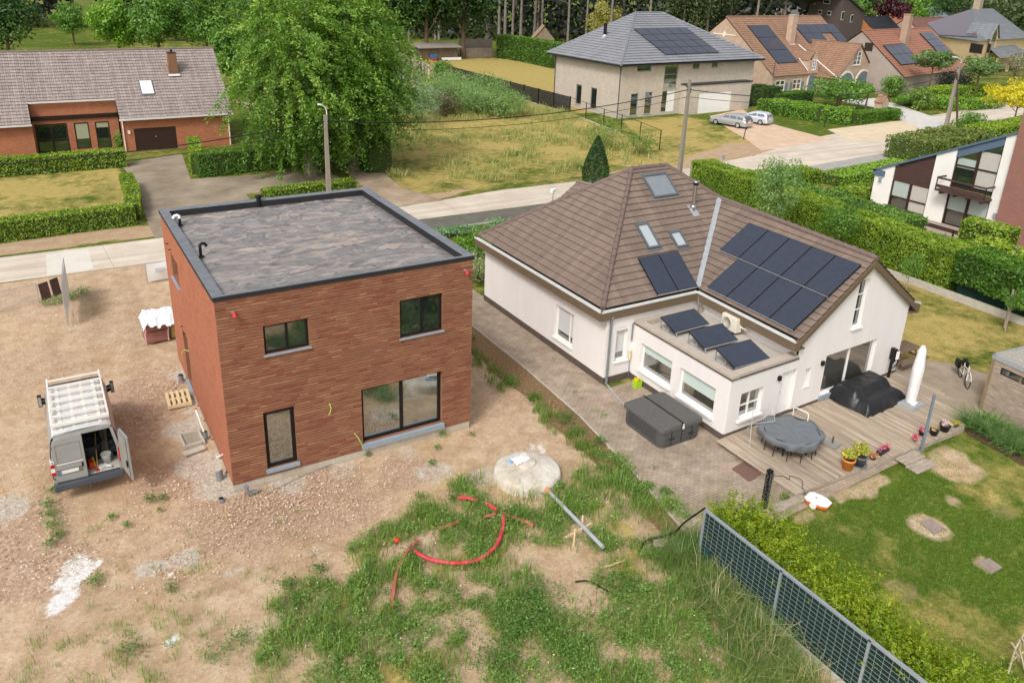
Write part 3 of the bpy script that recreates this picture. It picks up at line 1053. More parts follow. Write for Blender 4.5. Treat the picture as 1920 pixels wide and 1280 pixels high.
# backing wall, with ledges of protruding courses on the garden front
FS.wall(mb, [(0, BZ), (W0, BZ), (W0, TZ), (0, TZ)], OP, .14, 0)
FL.wall(mb, [(0, BZ), (D0, BZ), (D0, TZ), (0, TZ)], OL, .30, 1, 0)
FE.wall(mb, [(0, BZ), (D0, BZ), (D0, TZ), (0, TZ)], [], .14, 1)
FB.wall(mb, [(0, BZ), (W0, BZ), (W0, TZ), (0, TZ)], [], .14, 1)
z = BZ+.05
k = 0
q = np.random.default_rng(2)
while z < TZ-.05:
 cuts = sorted([(a, b) for a, z0, b, z1 in OP if z0-.05 < z < z1+.0])
 xs, x = [], .004
 for a, b in cuts:
  xs.append((x, a))
  x = b
 xs.append((x, W0-.004))
 for a, b in xs:
  x = a
  while x < b-.01:                       # long irregular bricks, each a touch in or out
   l = min(b-x, .22+.4*q.random())
   if b-x-l < .12:
    l = b-x
   o = .009+.007*q.random()
   FS.slab(mb, x, z, x+l-.002, z+.047, -.002, o, int(q.choice((0, 0, 0, 2, 3))))
   x += l
 z += .1
 k += 1
build(mb, 'wall', [bm_front, bm_side, bm_tan, bm_red], bh)
mb = MB()
mb.obox((.025, .025, -.3), (W0-.05, 0, 0), (0, D0-.05, 0), (0, 0, BZ+.3))
build(mb, 'plinth', brick('concrete_block', 'c0b5a4', 'b6aa98', 'a89c8a', .6, .4, .008, bump=.002, stain=.2), bh)
# floor and inner walls seen through the glass
mb = MB()
t = .3
for a, b, c in (((t, t, BZ), (W0-2*t, 0, 0), (0, D0-2*t, 0)), ((t, t, 3.2), (W0-2*t, 0, 0), (0, D0-2*t, 0))):
 mb.add([Vector(a), Vector(a)+Vector(b), Vector(a)+Vector(b)+Vector(c), Vector(a)+Vector(c)])
mb.obox((t, 4.2, BZ+.01), (W0-2*t, 0, 0), (0, .15, 0), (0, 0, 2.8))
mb.obox((3.2, t, BZ+.01), (.15, 0, 0), (0, 3.8, 0), (0, 0, 2.8))
build(mb, 'interior', M('bare_plaster', 'a59d90', .9, .15), bh)
# roof membrane, parapet
e = .04
pw = .30
mb = MB()
o = [(-e, -e), (W0+e, -e), (W0+e, D0+e), (-e, D0+e)]
i_ = [(pw, pw*.55), (W0-pw, pw*.55), (W0-pw, D0-pw), (pw, D0-pw)]
rz = 6.50
for a in range(4):
 b = (a+1) % 4
 mb.add([V3(*o[a], HT), V3(*o[b], HT), V3(*i_[b], HT-.02), V3(*i_[a], HT-.02)], 0)
 mb.add([V3(*o[a], TZ-.02), V3(*o[b], TZ-.02), V3(*o[b], HT), V3(*o[a], HT)], 1)
 mb.add([V3(*i_[a], HT-.02), V3(*i_[b], HT-.02), V3(*i_[b], rz-.05), V3(*i_[a], rz-.05)], 1 if a else 0)
build(mb, 'parapet', [M('coping_membrane', '6d6f74', .6, .1, 3, alt='7d7f83'), M('coping_edge', '2b2b2d', .6, .1)], bh)
# wrinkled sheet
n = 150
xs = np.linspace(pw, W0-pw, n)
ys = np.linspace(pw*.55, D0-pw, n)
X, Y = np.meshgrid(xs, ys)
wx = X+.5*fnoise(X*1.1+3, Y*1.1)
wy = Y+.5*fnoise(X*1.1, Y*1.1+8)
rid = lambda a, b, p: (1-np.abs(2*vnoise(a, b)-1))**p
Z = rz+.022*rid(wx*.7, wy*2.6, 5)+.020*rid(wx*1.4+wy*.9+5, wy*3.2-wx*.6+2, 5)+.016*rid(wx*1.0-wy*.7+9, wy*2.2+4+wx*.9, 6)+.008*fnoise(wx*3, wy*5)
edge = np.clip(np.minimum(np.minimum(X-pw, W0-pw-X), np.minimum(Y-pw*.55, D0-pw-Y))/.35, 0, 1)
Z = rz-.02+2.6*(Z-rz)*edge
mb = MB()
mb.grid([[V3(X[a, b], Y[a, b], Z[a, b]) for b in range(n)] for a in range(n)])
t_ = NT('roof_membrane')
p_ = t_.obj()
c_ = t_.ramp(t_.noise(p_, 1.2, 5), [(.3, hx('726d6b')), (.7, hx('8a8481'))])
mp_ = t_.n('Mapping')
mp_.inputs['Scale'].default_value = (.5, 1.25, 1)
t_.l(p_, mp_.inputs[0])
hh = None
for sc_, dst, wd in ((.30, 1.7, .014), (.55, 2.3, .012)):          # creases of the loose sheet, their shade and tan sheen painted into the colour
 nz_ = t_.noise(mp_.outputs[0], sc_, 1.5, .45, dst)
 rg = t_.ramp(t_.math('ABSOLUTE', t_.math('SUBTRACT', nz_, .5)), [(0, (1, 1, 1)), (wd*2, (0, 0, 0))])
 sheen = t_.ramp(nz_, [(.52, (0, 0, 0)), (.55, (1, 1, 1)), (.64, (0, 0, 0))])
 c_ = t_.mix(t_.math('MULTIPLY', sheen, .34), c_, hx('bda897'))
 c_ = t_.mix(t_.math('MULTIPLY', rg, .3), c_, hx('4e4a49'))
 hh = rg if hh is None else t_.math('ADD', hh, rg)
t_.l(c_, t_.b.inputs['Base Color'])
t_.b.inputs['Roughness'].default_value = .26
t_.b.inputs['Specular IOR Level'].default_value = .6
t_.bump(t_.math('ADD', hh, t_.noise(p_, 3, 2, .5, 1.5)), .03, .5)
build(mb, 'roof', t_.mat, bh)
# roof vents
def vent(c, h, goose, topm, r=.05):
 c = Vector(c)
 mb = MB()
 if goose:
  mb.tube([c, c+V3(0, 0, h)], r, 10, 0)
  mb.tube([c+V3(0, 0, h-.02), c+V3(.0, .02, h+.07), c+V3(goose*.08, .03, h+.11), c+V3(goose*.17, .03, h+.09), c+V3(goose*.22, .03, h+.0)], r*1.1, 10, 1)
 else:
  mb.tube([c, c+V3(0, 0, h)], r*1.25, 14, 0)
  mb.lathe(c+V3(0, 0, h-.03), [(0, 0), (r*1.7, 0), (r*2.0, .03), (r*2.0, .07), (r*1.4, .1), (0, .11)], 14, 1)
 mb.lathe(c, [(r*2.6, .0), (r*2.4, .02), (r*1.2, .05)], 12, 0)
 build(mb, 'roof_vent', [MAT['blackplastic'], topm], bh)
vent(G(338, 423, rz), .30, -1, MAT['white'])
vent(G(377, 482, rz), .36, 1, MAT['blackplastic'])
vent(G(486, 387, rz), .42, 0, MAT['blackplastic'], .075)
# windows
kw = dict(depth=.13, fw=.075, sill=MAT['sill'], sill_out=.07)
FS.window(OP[0], bh, MAT['black'], MAT['glass'], bars=(.52,), **kw)
FS.window(OP[1], bh, MAT['black'], MAT['glass'], bars=(.53,), **kw)
FS.window(OP[2], bh, MAT['black'], MAT['glass_green'], name='door', depth=.13, fw=.12, sill=MAT['sill'], sill_out=.09, sill_h=.12)
FS.window(OP[3], bh, MAT['black'], MAT['glass_green'], name='sliding_door', bars=(.5,), depth=.2, fw=.11, sill=MAT['sill'], sill_out=.12, sill_h=.18)
FL.window(OL[0], bh, MAT['black'], MAT['glass'], depth=.28, fw=.08, sill=MAT['sill'], sill_out=.08)
FL.window(OL[1], bh, MAT['black'], MAT['glass'], name='door', depth=.28, fw=.08, sill=MAT['sill'], sill_out=.1, sill_h=.12)
# lamp leads with red caps, loose cable ends
redm = M('red_cap', 'd8343f', .5, .1)
for x, z in ((.50, 6.18), (8.27, 6.25)):
 mb = MB()
 mb.tube([FS.p(x, z, 0), FS.p(x+.02, z+.02, .1)], .05, 10, 0)
 mb.tube([FS.p(x+.02, z+.03, .1), FS.p(x+.03, z-.10, .16)], [.05, .06], 10, 1)
 build(mb, 'wall_lead', [MAT['greyplastic'], redm], bh)
grn = M('green_cable', 'a9c763', .5, .1)
for pts in ([(3.29, 2.38, 0), (3.31, 2.25, .09), (3.26, 2.1, .12), (3.21, 2.02, .1)], [(4.1, 1.0, 0), (4.2, .85, .1), (4.3, .6, .12), (4.36, .42, .11)]):
 mb = MB()
 mb.tube([FS.p(*c) for c in pts], .016, 6)
 build(mb, 'cable_end', grn, bh)
mb = MB()
mb.tube([FL.p(D0-6.5, 2.15, 0), FL.p(D0-6.7, 2.15, .15), FL.p(D0-6.9, 1.9, .22), FL.p(D0-6.95, 1.6, .2)], .016, 6)
build(mb, 'cable_end', grn, bh)
for y, z in ((5.6, .27), (4.4, .27), (3.0, .27), (1.7, .27), (.8, .27)):
 mb = MB()
 mb.tube([V3(.03, y, z), V3(-.07, y, z)], .02, 6)
 build(mb, 'pipe_stub', MAT['blackplastic'], bh)
for y, z in ((8.7, 5.75), (8.1, 5.7), (7.3, 2.85), (6.9, 2.72)):
 mb = MB()
 mb.tube([V3(.03, y, z), V3(-.1, y, z)], .02, 6)
 build(mb, 'pipe_stub', MAT['blackplastic'], bh)
mb = MB()
mb.tube([V3(.03, 1.35, .62), V3(-.22, 1.3, .60)], .022, 8)
build(mb, 'overflow_pipe', MAT['white'], bh)
# pallet of blocks standing inside behind the garden door
pb = thing('block_pallet', 'stack of yellow blocks seen inside the brick house through its narrow glass door', 'blocks', (1.8, 1.4, BZ+.01))
mb = MB()
for k in range(5):
 mb.box((1.95, 1.3, BZ+.01+.24*k), (.95, .9, .22))
build(mb, 'blocks', M('yellow_block', 'b59a68', .9, .2), pb)
# ================================================================ white bungalow
ws = thing('white_bungalow', 'white rendered bungalow with a brown tiled roof carrying solar panels and roof lights', 'house', (20, 2, 0))
render_m = M('white_render', 'e5dfda', .9, .035, .9, bump=.003, bscale=90, stretch=(2.2, 2.2, .35))
base_m = M('brown_plinth', '5d5149', .85, .15, 3)
fascia_m = M('brown_fascia', '6d5d49', .7, .1, 2)
# roof tile: per-tile tones
t = NT('concrete_tile')
uv = t.uv()
b = t.n('TexBrick', offset=.0, i_Scale=1.0)
b.inputs['Mortar Size'].default_value = .006
b.inputs['Brick Width'].default_value = .30
b.inputs['Row Height'].default_value = 3.3
b.inputs['Color1'].default_value = hx('77685d')
b.inputs['Color2'].default_value = hx('857367')
b.inputs['Mortar'].default_value = hx('6a5a50')
mp = t.n('Mapping')
t.l(uv, mp.inputs[0])
t.l(mp.outputs[0], b.inputs['Vector'])
c = t.mix(1.0, b.outputs[0], t.ramp(t.noise(uv, 1.6, 5, .7), [(.3, (.82, .8, .8)), (.7, (1.1, 1.1, 1.1))]), 'MULTIPLY')
c = t.mix(t.math('MULTIPLY', t.ramp(t.noise(uv, 3.5, 4, .7), [(.55, (0, 0, 0)), (.75, (1, 1, 1))]), .35), c, hx('937f72'))
t.l(c, t.b.inputs['Base Color'])
t.b.inputs['Roughness'].default_value = .75
t.bump(t.noise(uv, 30, 3), .004)
tile_m = t.mat
XW = 15.0
YS = .35
XC = 16.38
A_, B_ = (16.33, -5.15), (26.75, -4.78)
YB = 10.45
FW_ = Facade((XW, YB), (XW, YS))
FN = Facade((XW, YS), (XC, YS))
FC = Facade((XC, YS), A_)
FG = Facade(A_, B_)
FE2 = Facade(B_, (27.2, YB))
ZE = 3.0
rW = FW_.rect((1041.7, 570.3), (1076, 590), (1072.7, 652), (1038.7, 630))
rN = FN.rect((1156, 615), (1180, 610), (1173, 674), (1153, 677))
rC1 = FC.rect((1203.8, 642.5), (1260.5, 678.8), (1255, 728.8), (1198, 688))
rC2 = FC.rect((1276, 688.8), (1342.5, 728.8), (1334.5, 783), (1270, 737.5))
rGw = FG.rect((1390, 737.5), (1433, 725), (1425, 769), (1383, 791))
dx0, _ = FG.px(1456, 765)
dx1, _ = FG.px(1494, 698)
rGd = (dx0, .22, dx1, 2.08)
rGn = FG.rect((1512, 692), (1521, 689), (1516, 723), (1505, 725))
rGs = FG.rect((1551, 664), (1646, 637), (1629, 708), (1534, 750))
rGg = FG.rect((1614, 527), (1632, 522), (1613, 610), (1596, 617))
rGs = (rGs[0], .42, rGs[2], rGs[3])
apex = FG.px(1637, 482)
gx0 = FG.px(1497, 664)[0]
gx1 = FG.L
gc = (gx0+gx1)/2
mb = MB()
FW_.wall(mb, [(0, 0), (FW_.L, 0), (FW_.L, ZE+.1), (0, ZE+.1)], [rW], .22)
FN.wall(mb, [(0, 0), (FN.L, 0), (FN.L, ZE+.1), (0, ZE+.1)], [rN], .22)
FC.wall(mb, [(0, 0), (FC.L, 0), (FC.L, 2.60), (0, 2.60)], [rC1, rC2], .2)
eh = 3.35
FG.wall(mb, [(0, 0), (gx1, 0), (gx1, eh), (apex[0], apex[1]-.22), (gx0, eh), (gx0, 2.6), (0, 2.6)], [rGw, rGd, rGn, rGs, rGg], .2)
FE2.wall(mb, [(0, 0), (FE2.L, 0), (FE2.L, ZE), (0, ZE)], [], .2)
# walls above the flat roof in the corner
FI = Facade((XC, YS), FG.p(gx0, 0)[:2])
i0 = V3(19.95, YS+.05, 0)
Facade((XC-1.4, YS+.02), (i0.x, YS+.02)).wall(mb, [(0, 2.3), (i0.x-XC+1.4, 2.3), (i0.x-XC+1.4, ZE+.1), (0, ZE+.1)])
Facade((i0.x, YS+.02), FG.p(gx0, 0, -.02)[:2]).wall(mb, [(0, 2.3), (5.3, 2.3), (5.3, ZE+.1), (0, ZE+.1)])
# back closing wall
Facade((27.2, YB), (XW, YB)).wall(mb, [(0, 0), (12.2, 0), (12.2, ZE), (0, ZE)])
build(mb, 'wall', render_m, ws)
mb = MB()
for f, z1 in ((FW_, .30), (FN, .30), (FC, .26), (FG, .30), (FE2, .3)):
 f.slab(mb, -.02, -.1, f.L+.02, z1, -.05, .022)
build(mb, 'plinth', base_m, ws)
# roof: hipped block with a gabled wing towards the garden
tz = 3.42
o_ = .28
P1, P2 = V3(19.85, 5.5, 7.50), V3(21.9, 5.5, 7.50)
Rg = V3(23.55, 3.75, 6.13)
Ap = FG.p(apex[0], apex[1], .16)
cSW = V3(XW-o_+.02, YS-.05+.12, tz)
cNW = V3(XW-o_+.05, YB+.35, tz)
In = V3(19.80, .42, tz)
gW = FG.p(gx0-.28, tz, .16)
gE = FG.p(gx1+.30, tz-.02, .16)
_nW = (gW-In).cross(Ap-In).normalized()
_nS = (In-cSW).cross(P1-cSW).normalized()
_v = _nW.cross(_nS)
_v = _v*(1 if _v.z > 0 else -1)
Rg = In+_v*((6.1-In.z)/_v.z)
print('valley top', Rg)
cNE = V3(27.6, YB+.35, tz)
mb = MB()
courses(mb, [cNW, cSW, P1], .33, .055)
courses(mb, [cSW, In, Rg, P2, P1], .33, .055)
courses(mb, [In, gW, Ap, Rg], .33, .055)
courses(mb, [gE, cNE, P2, Rg, Ap], .34, .035)
courses(mb, [cNE, cNW, P1, P2], .34, .035)
build(mb, 'roof', tile_m, ws)
def ridge(mb, a, b, r=.11, st=.38):
 a, b = Vector(a), Vector(b)
 n = max(2, int((b-a).length/st))
 for k in range(n):
  p, q_ = a.lerp(b, k/n), a.lerp(b, (k+1.08)/n)
  mb.tube([p+V3(0, 0, .02), q_+V3(0, 0, .0)], [r*1.08, r*.92], 10)
mb = MB()
for a, b in ((cSW, P1), (cNW, P1), (P1, P2), (P2, Rg), (Rg, Ap)):
 ridge(mb, a, b)
ridge(mb, P2, cNE)
build(mb, 'ridge_tiles', M('ridge_tile', '71605a', .75, .15, 3), ws)
# the little north porch roof whose ridge peeps over the hip
n1, n2 = G(1082, 341, 4.75), G(1082, 341, 4.75)+V3(1.5, -5.0, 0)
mb = MB()
courses(mb, [n1+V3(-1.9, 0, -1.35), n2+V3(-1.9, 0, -1.35), n2, n1], .34, .035)
courses(mb, [n2+V3(1.9, 0, -1.35), n1+V3(1.9, 0, -1.35), n1, n2], .34, .035)
ridge(mb, n1, n2)
build(mb, 'porch_roof', tile_m, ws)
mb = MB()
mb.obox((n1.x-1.4, 10, 0), (3.2, 0, 0), (0, n1.y-10.3, 0), (0, 0, 3.3))
build(mb, 'porch_wall', render_m, ws)
# eaves: fascia and zinc gutter
def eave(mb, a, b, n, fz=.30, dep=.34):
 a, b, n = Vector(a), Vector(b), Vector(n).normalized()
 d = (b-a).normalized()
 mb.obox(a+n*.02+V3(0, 0, -.42), b-a, n*.19, (0, 0, .36), 0)             # boxed fascia
 mb.obox(a-n*dep+V3(0, 0, -.40), b-a, n*dep, (0, 0, .06), 0)             # soffit
 g0 = a+n*.02
 mb.obox(g0+V3(0, 0, -.055), b-a, n*.20, (0, 0, .02), 1)                  # gutter floor
 mb.obox(g0+n*.19+V3(0, 0, -.06), b-a, n*.025, (0, 0, .08), 1)            # gutter lip
mb = MB()
z_ = tz-.04
eave(mb, V3(cNW.x, cNW.y, z_), V3(cSW.x, cSW.y-.15, z_), (-1, 0, 0))
eave(mb, V3(cSW.x-.17, cSW.y, z_), V3(In.x-.1, In.y, z_), (0, -1, 0))
wd = (gW-In).normalized()
eave(mb, V3(In.x, In.y-.1, z_), V3(gW.x, gW.y, z_), (wd.y, -wd.x, 0))
ed = (cNE-gE).normalized()
eave(mb, V3(gE.x, gE.y, z_-.02), V3(cNE.x, cNE.y, z_), (ed.y, -ed.x, 0))
# verge boards of the gable
nG = FG.n
for a, b in ((gW, Ap), (gE, Ap)):
 a2, b2 = a-nG*.02+V3(0, 0, -.05), b-nG*.02+V3(0, 0, -.05)
 d = b2-a2
 upv = V3(0, 0, 1)
 mb.obox(a2+V3(0, 0, -.30), d, nG*.05, upv*.27, 0)
 mb.obox(a2-nG*.16+V3(0, 0, -.08), d, nG*.16, upv*.03, 0)
mb.obox(gW-nG*.15+V3(.02, 0, -.46), wd*-.02+V3(-.19, 0, 0), nG*.16, (0, 0, .40), 0)
mb.obox(gE-nG*.15+V3(.0, 0, -.46), V3(.19, 0, 0), nG*.16, (0, 0, .40), 0)
build(mb, 'eaves', [fascia_m, M('gutter_zinc', 'd3d3cf', .5, .08)], ws)
# zinc valley
mb = MB()
vd = (Rg-In)
a_ = vd.cross(V3(0, 0, 1)).normalized()
nn = a_.cross(vd).normalized()
mb.obox(In+nn*.07-a_*.11+V3(0, 0, .02), vd*1.0, a_*.22, nn*.02)
build(mb, 'valley', MAT['zinc'], ws)
# roof planes for fittings
def plane(a, b, c):
 n = (Vector(b)-Vector(a)).cross(Vector(c)-Vector(a)).normalized()
 return (Vector(a), n if n.z > 0 else -n)
SOUTH = plane(cSW, In, P1)
WEST = plane(In, gW, Ap)
def on(pl, u, v, h=0.0):
 return GP(u, v, pl[0]+pl[1]*h, pl[1])
def slopebasis(pl):
 n = pl[1]
 tx = Vector((-n.y, n.x, 0)).normalized()
 up = n.cross(tx)
 if up.z < 0:
  up = -up
  tx = -tx
 return tx, up, n
def rect_on(pl, tl, tr, br, bl, h=.05):
 tx, up, n = slopebasis(pl)
 P = [on(pl, *c, h) for c in (tl, tr, br, bl)]
 s = [p.dot(tx) for p in P]
 w_ = [p.dot(up) for p in P]
 l0, l1 = min((s[0]+s[3])/2, (s[1]+s[2])/2), max((s[0]+s[3])/2, (s[1]+s[2])/2)
 u0, u1 = min((w_[2]+w_[3])/2, (w_[0]+w_[1])/2), max((w_[2]+w_[3])/2, (w_[0]+w_[1])/2)
 base = (pl[0]+n*h)
 o = base+tx*(l0-base.dot(tx))+up*(u0-base.dot(up))
 return o, tx*(l1-l0), up*(u1-u0), n
frame_m = M('panel_frame', '1b1c20', .4, .1)
alu = M('aluminium', 'c4c5c4', .4, .08, 5, metal=.6)
def solar(name_parent, o, a, b, n, th=.04, name='solar_panel', rail=True):
 f = MB()
 f.obox(o, a, b, n*th)
 fr = build(f, name, frame_m, name_parent)
 g = MB()
 la, lb = a.length, b.length
 an, bn = a/la, b/lb
 g.obox(o+an*.02+bn*.02+n*(th-.001), an*(la-.04), bn*(lb-.04), n*.006)
 build(g, 'glass', MAT['panel'], fr)
 if rail:
  r_ = MB()
  r_.obox(o-bn*.022+n*.0, a, bn*.02, n*th*1.02)
  build(r_, 'edge_rail', alu, fr)
 return fr
# two panels low on the south slope
o, a, b, n = rect_on(SOUTH, (1196.5, 484.5), (1272, 470.5), (1307, 539), (1231, 553.5), .1)
for k in range(2):
 solar(ws, o+a*(k*.5+.004), a*.492, b, n)
# ten panels on the wing: five below, five above
o, a, b, n = rect_on(WEST, (1386, 480), (1602, 492+62), (1488, 619), (1324, 541), .1)
tl, tr, br, bl = [on(WEST, *c, .1) for c in ((1389, 414), (1605, 493), (1489, 619), (1324, 541))]
tx, up, n = slopebasis(WEST)
if (br-bl).dot(tx) < 0:
 tx = -tx
br_s = br.dot(tx)
tr_s = tr.dot(tx)
pw_ = 1.02
ph_ = 1.70
lo = (bl.dot(up)+br.dot(up))/2
hi = (tl.dot(up)+tr.dot(up))/2
ph_ = (hi-lo-.03)/2
s_br, s_bl = br.dot(tx), bl.dot(tx)
s_tr, s_tl = tr.dot(tx), tl.dot(tx)
pw_ = ((s_br-s_bl)/4+(s_tr-s_tl)/4)/2 if False else (s_br-s_bl)/4
base = WEST[0]+n*.1
def wp(s, u): return base+tx*(s-base.dot(tx))+up*(u-base.dot(up))
print('wing panels', round(pw_, 2), round(ph_, 2), 'top width', round(s_tr-s_tl, 2), 'bot', round(s_br-s_bl, 2))
for k in range(4):
 solar(ws, wp(s_bl+pw_*k, lo), tx*(pw_-.02), up*ph_, n)
for k in range(-1, 4):
 solar(ws, wp(s_bl+pw_*k, lo+ph_+.04), tx*(pw_-.02), up*ph_, n)
# skylights
sky_f = M('rooflight_frame', '5d6164', .5, .1)
sky_g = glass('rooflight_glass', 'b9c2c4', .12)
shut = M('roller_shutter', '7d8387', .5, .06)
def rooflight(r, glassm, blind=False):
 o, a, b, n = r
 la, lb = a.length, b.length
 an, bn = a/la, b/lb
 f = MB()
 w_ = .09
 f.obox(o, an*w_, b, n*.09)
 f.obox(o+a-an*w_, an*w_, b, n*.09)
 f.obox(o+an*w_, a-an*2*w_, bn*w_, n*.085)
 f.obox(o+b-bn*w_*1.5+an*w_, a-an*2*w_, bn*w_*1.5, n*.11)
 f.obox(o-bn*.16-an*.08, a+an*.16, bn*.16, n*.012)
 fr = build(f, 'roof_window', sky_f, ws)
 g = MB()
 g.obox(o+an*w_+bn*w_+n*.02, a-an*2*w_, b-bn*w_*2.4, n*.03)
 build(g, 'shutter' if blind else 'pane', glassm, fr)
rooflight(rect_on(SOUTH, (1203, 327), (1251, 325), (1269, 367), (1223, 372), .03), shut, True)
rooflight(rect_on(SOUTH, (1192, 420), (1215, 417), (1236, 464), (1212, 468), .03), sky_g)
rooflight(rect_on(SOUTH, (1252, 434), (1274, 432), (1289, 462), (1268, 466), .03), sky_g)
# stainless flue
fp = on(SOUTH, 1299, 395)
mb = MB()
chrome = M('stainless', 'b9b6b0', .25, .05, metal=.9)
mb.tube([fp-V3(0, 0, .1), fp+V3(0, 0, 1.25)], .09, 16, 0)
mb.lathe(fp+V3(0, 0, 1.2), [(.09, 0), (.13, .02), (.13, .1), (.1, .12), (.1, .15)], 16, 1)
mb.lathe(fp+V3(0, 0, 1.34), [(.15, 0), (.16, .02), (.14, .06), (0, .08)], 16, 0)
mb.lathe(fp+V3(0, 0, .22), [(.09, .06), (.16, .0), (.16, -.03), (.1, -.08)], 16, 0)
tx, up, n = slopebasis(SOUTH)
mb.obox(fp-tx*.2-up*.35+n*.045, tx*.4, up*.65, n*.012, 2)
build(mb, 'flue', [chrome, MAT['blackplastic'], MAT['zinc']], ws)
# conservatory flat roof with its upstand
pc = [V3(XC, YS, 0), FC.p(FC.L, 0), FG.p(gx0, 0), V3(19.9, YS, 0)]
flat_m = M('grey_roofing', 'b9b0a4', .9, .1, 2)
cap_m = M('coping_stone', 'b3a698', .85, .08, 3)
edge_m = M('dark_trim', '4a413c', .7, .1)
mb = MB()
mb.add([p+V3(0, 0, 2.42) for p in pc])
build(mb, 'flat_roof', flat_m, ws)
mb = MB()
FC.slab(mb, -.02, 2.55, FC.L+.05, 2.66, -.32, .03, 0)
FC.slab(mb, -.02, 2.50, FC.L+.052, 2.552, -.01, .045, 1)
FG.slab(mb, .35, 2.55, gx0+.02, 2.663, -.32, .03, 0)
FG.slab(mb, -.045, 2.498, gx0+.05, 2.553, -.01, .045, 1)
FC.slab(mb, .3, 2.35, FC.L-.2, 2.55, -.30, -.02, 0)
FG.slab(mb, .3, 2.35, gx0-.1, 2.55, -.30, -.02, 0)
mb.obox((XC+.3, YS-.3, 2.42), (3.2, 0, 0), (0, .28, 0), (0, 0, .22), 0)
build(mb, 'roof_edge', [cap_m, edge_m], ws)
# downpipes
mb = MB()
mb.tube([V3(15.12, YS-.16, 3.05), V3(15.12, YS-.07, 2.8), V3(15.12, YS-.07, .05)], .05, 10)
mb.tube([V3(15.12, YS-.07, .3), V3(15.12, YS-.07, .02)], .06, 10)
build(mb, 'downpipe', M('zinc_pipe', '8d9294', .5, .1, metal=.4), ws)
mb = MB()
mb.tube([V3(In.x-.2, In.y-.32, 3.2), V3(In.x-.25, In.y-.45, 2.45)], .025, 8)
build(mb, 'downpipe', bpy.data.materials['zinc_pipe'], ws)
mb = MB()
mb.tube([FN.p(FN.L-.1, 2.5, .05), FN.p(FN.L-.1, 1.75, .05)], .03, 8)
build(mb, 'downpipe', bpy.data.materials['zinc_pipe'], ws)
# windows
wf = M('window_white', 'ebe9e4', .5, .03)
blind_m = M('pale_blind', 'c3cfc6', .8, .04)
shut_m = M('shutter_slats', 'c9c9c6', .7, .03)
FW_.window(rW, ws, wf, MAT['glass'], depth=.2, fw=.06, bars=(.7,), sill=wf, sill_out=.08, blind=.78, blindmat=shut_m)
FN.window(rN, ws, wf, MAT['glass'], depth=.2, fw=.06, sill=wf, sill_out=.08, blind=.78, blindmat=shut_m)
gsee = glass('room_glass', '4d4a42', .05, .35)
for r in (rC1, rC2):
 FC.window(r, ws, wf, gsee, depth=.18, fw=.06, sill=wf, sill_out=.10, sill_h=.09, blind=.52 if r is rC2 else .35, blindmat=blind_m)
FG.window(rGw, ws, wf, gsee, depth=.18, fw=.06, bars=(.5,), hbars=(.45,), sill=wf, sill_out=.1, sill_h=.09)
FG.window(rGn, ws, render_m, render_m, depth=.18, fw=.03, sill=wf, sill_out=.03)
FG.window(rGs, ws, wf, gsee, depth=.16, fw=.08, bars=(.5,), name='sliding_door', sill=MAT['sill'], sill_out=.08, sill_h=.2)
FG.window(rGg, ws, wf, MAT['glass'], depth=.16, fw=.05, hbars=(.36, .68), sill=wf, sill_out=.1)
mb = MB()
x0, z0, x1, z1 = rGd
FG.slab(mb, x0, z0, x1, z1, -.2, -.15)
for k in range(1, 5):
 FG.slab(mb, x0+(x1-x0)*k/5-.008, z0+.05, x0+(x1-x0)*k/5+.008, z1-.05, -.15, -.143)
d_ = build(mb, 'door', wf, ws)
mb = MB()
FG.slab(mb, x0+.08, z0+.95, x0+.2, z0+.99, -.15, -.10)
build(mb, 'handle', MAT['zinc'], d_)
for u, v in ((1541, 680), (1460, 708)):
 x, z = FG.px(u, v)
 mb = MB()
 FG.slab(mb, x-.07, z-.09, x+.07, z+.09, 0, .1)
 build(mb, 'wall_lamp', MAT['black'], ws, bevel=.01)
# ac unit and three tilted panels on the flat roof
ac = thing('air_conditioner', 'cream outdoor air-conditioning unit on the flat roof beside the gutter', 'heat pump', (19.5, -1.95, 2.46))
p0 = Vector(ac.location)
fx = Facade(p0[:2], (p0.x+.1, p0.y-1.0))
mb = MB()
acm = M('cream_casing', 'ddd5c2', .5, .03)
dd = (gW-In).normalized()
dd.z = 0
pn = Vector((dd.y, -dd.x, 0))
c0 = p0-dd*.42-pn*.16+V3(0, 0, .08)
mb.obox(c0, dd*.84, pn*.32, (0, 0, .60))
build(mb, 'casing', acm, ac, bevel=.02)
mb = MB()
mb.lathe((0, 0, 0), [(.24, 0), (.24, .02), (.20, .02), (.20, .005), (0, .005)], 20)
M_ = Matrix.Translation(c0+dd*.32+pn*.32+V3(0, 0, .3)) @ pn.to_track_quat('Z', 'Y').to_matrix().to_4x4()
mb.v = [tuple(M_ @ Vector(v)) for v in mb.v]
build(mb, 'fan_grille', M('grille', 'b7b0a0', .5), ac)
for s_ in (.12, .66):
 mb = MB()
 mb.obox(c0+dd*s_-pn*.05-V3(0, 0, .08), dd*.06, pn*.42, (0, 0, .08))
 build(mb, 'foot', MAT['blackplastic'], ac)
mb = MB()
c1 = c0+dd*.84-pn*0+V3(0, 0, .25)
mb.tube([c1+pn*.1, c1+dd*.12+pn*.08, c1+dd*.22+V3(0, 0, -.05), c1+dd*.28+pn*-.12+V3(0, 0, .02)], .03, 8)
build(mb, 'pipe', acm, ac)
quadsP = [((1233, 597), (1298, 579), (1330, 609), (1266, 624)), ((1285, 623), (1349, 608), (1384, 638), (1320, 655)), ((1340, 654), (1405, 637), (1444, 672), (1377, 691))]
names = ['black solar panel tilted on the flat roof, furthest from the outer corner of the extension', 'black solar panel tilted on the flat roof, middle of the three', 'black solar panel tilted on the flat roof, nearest the outer corner above the window']
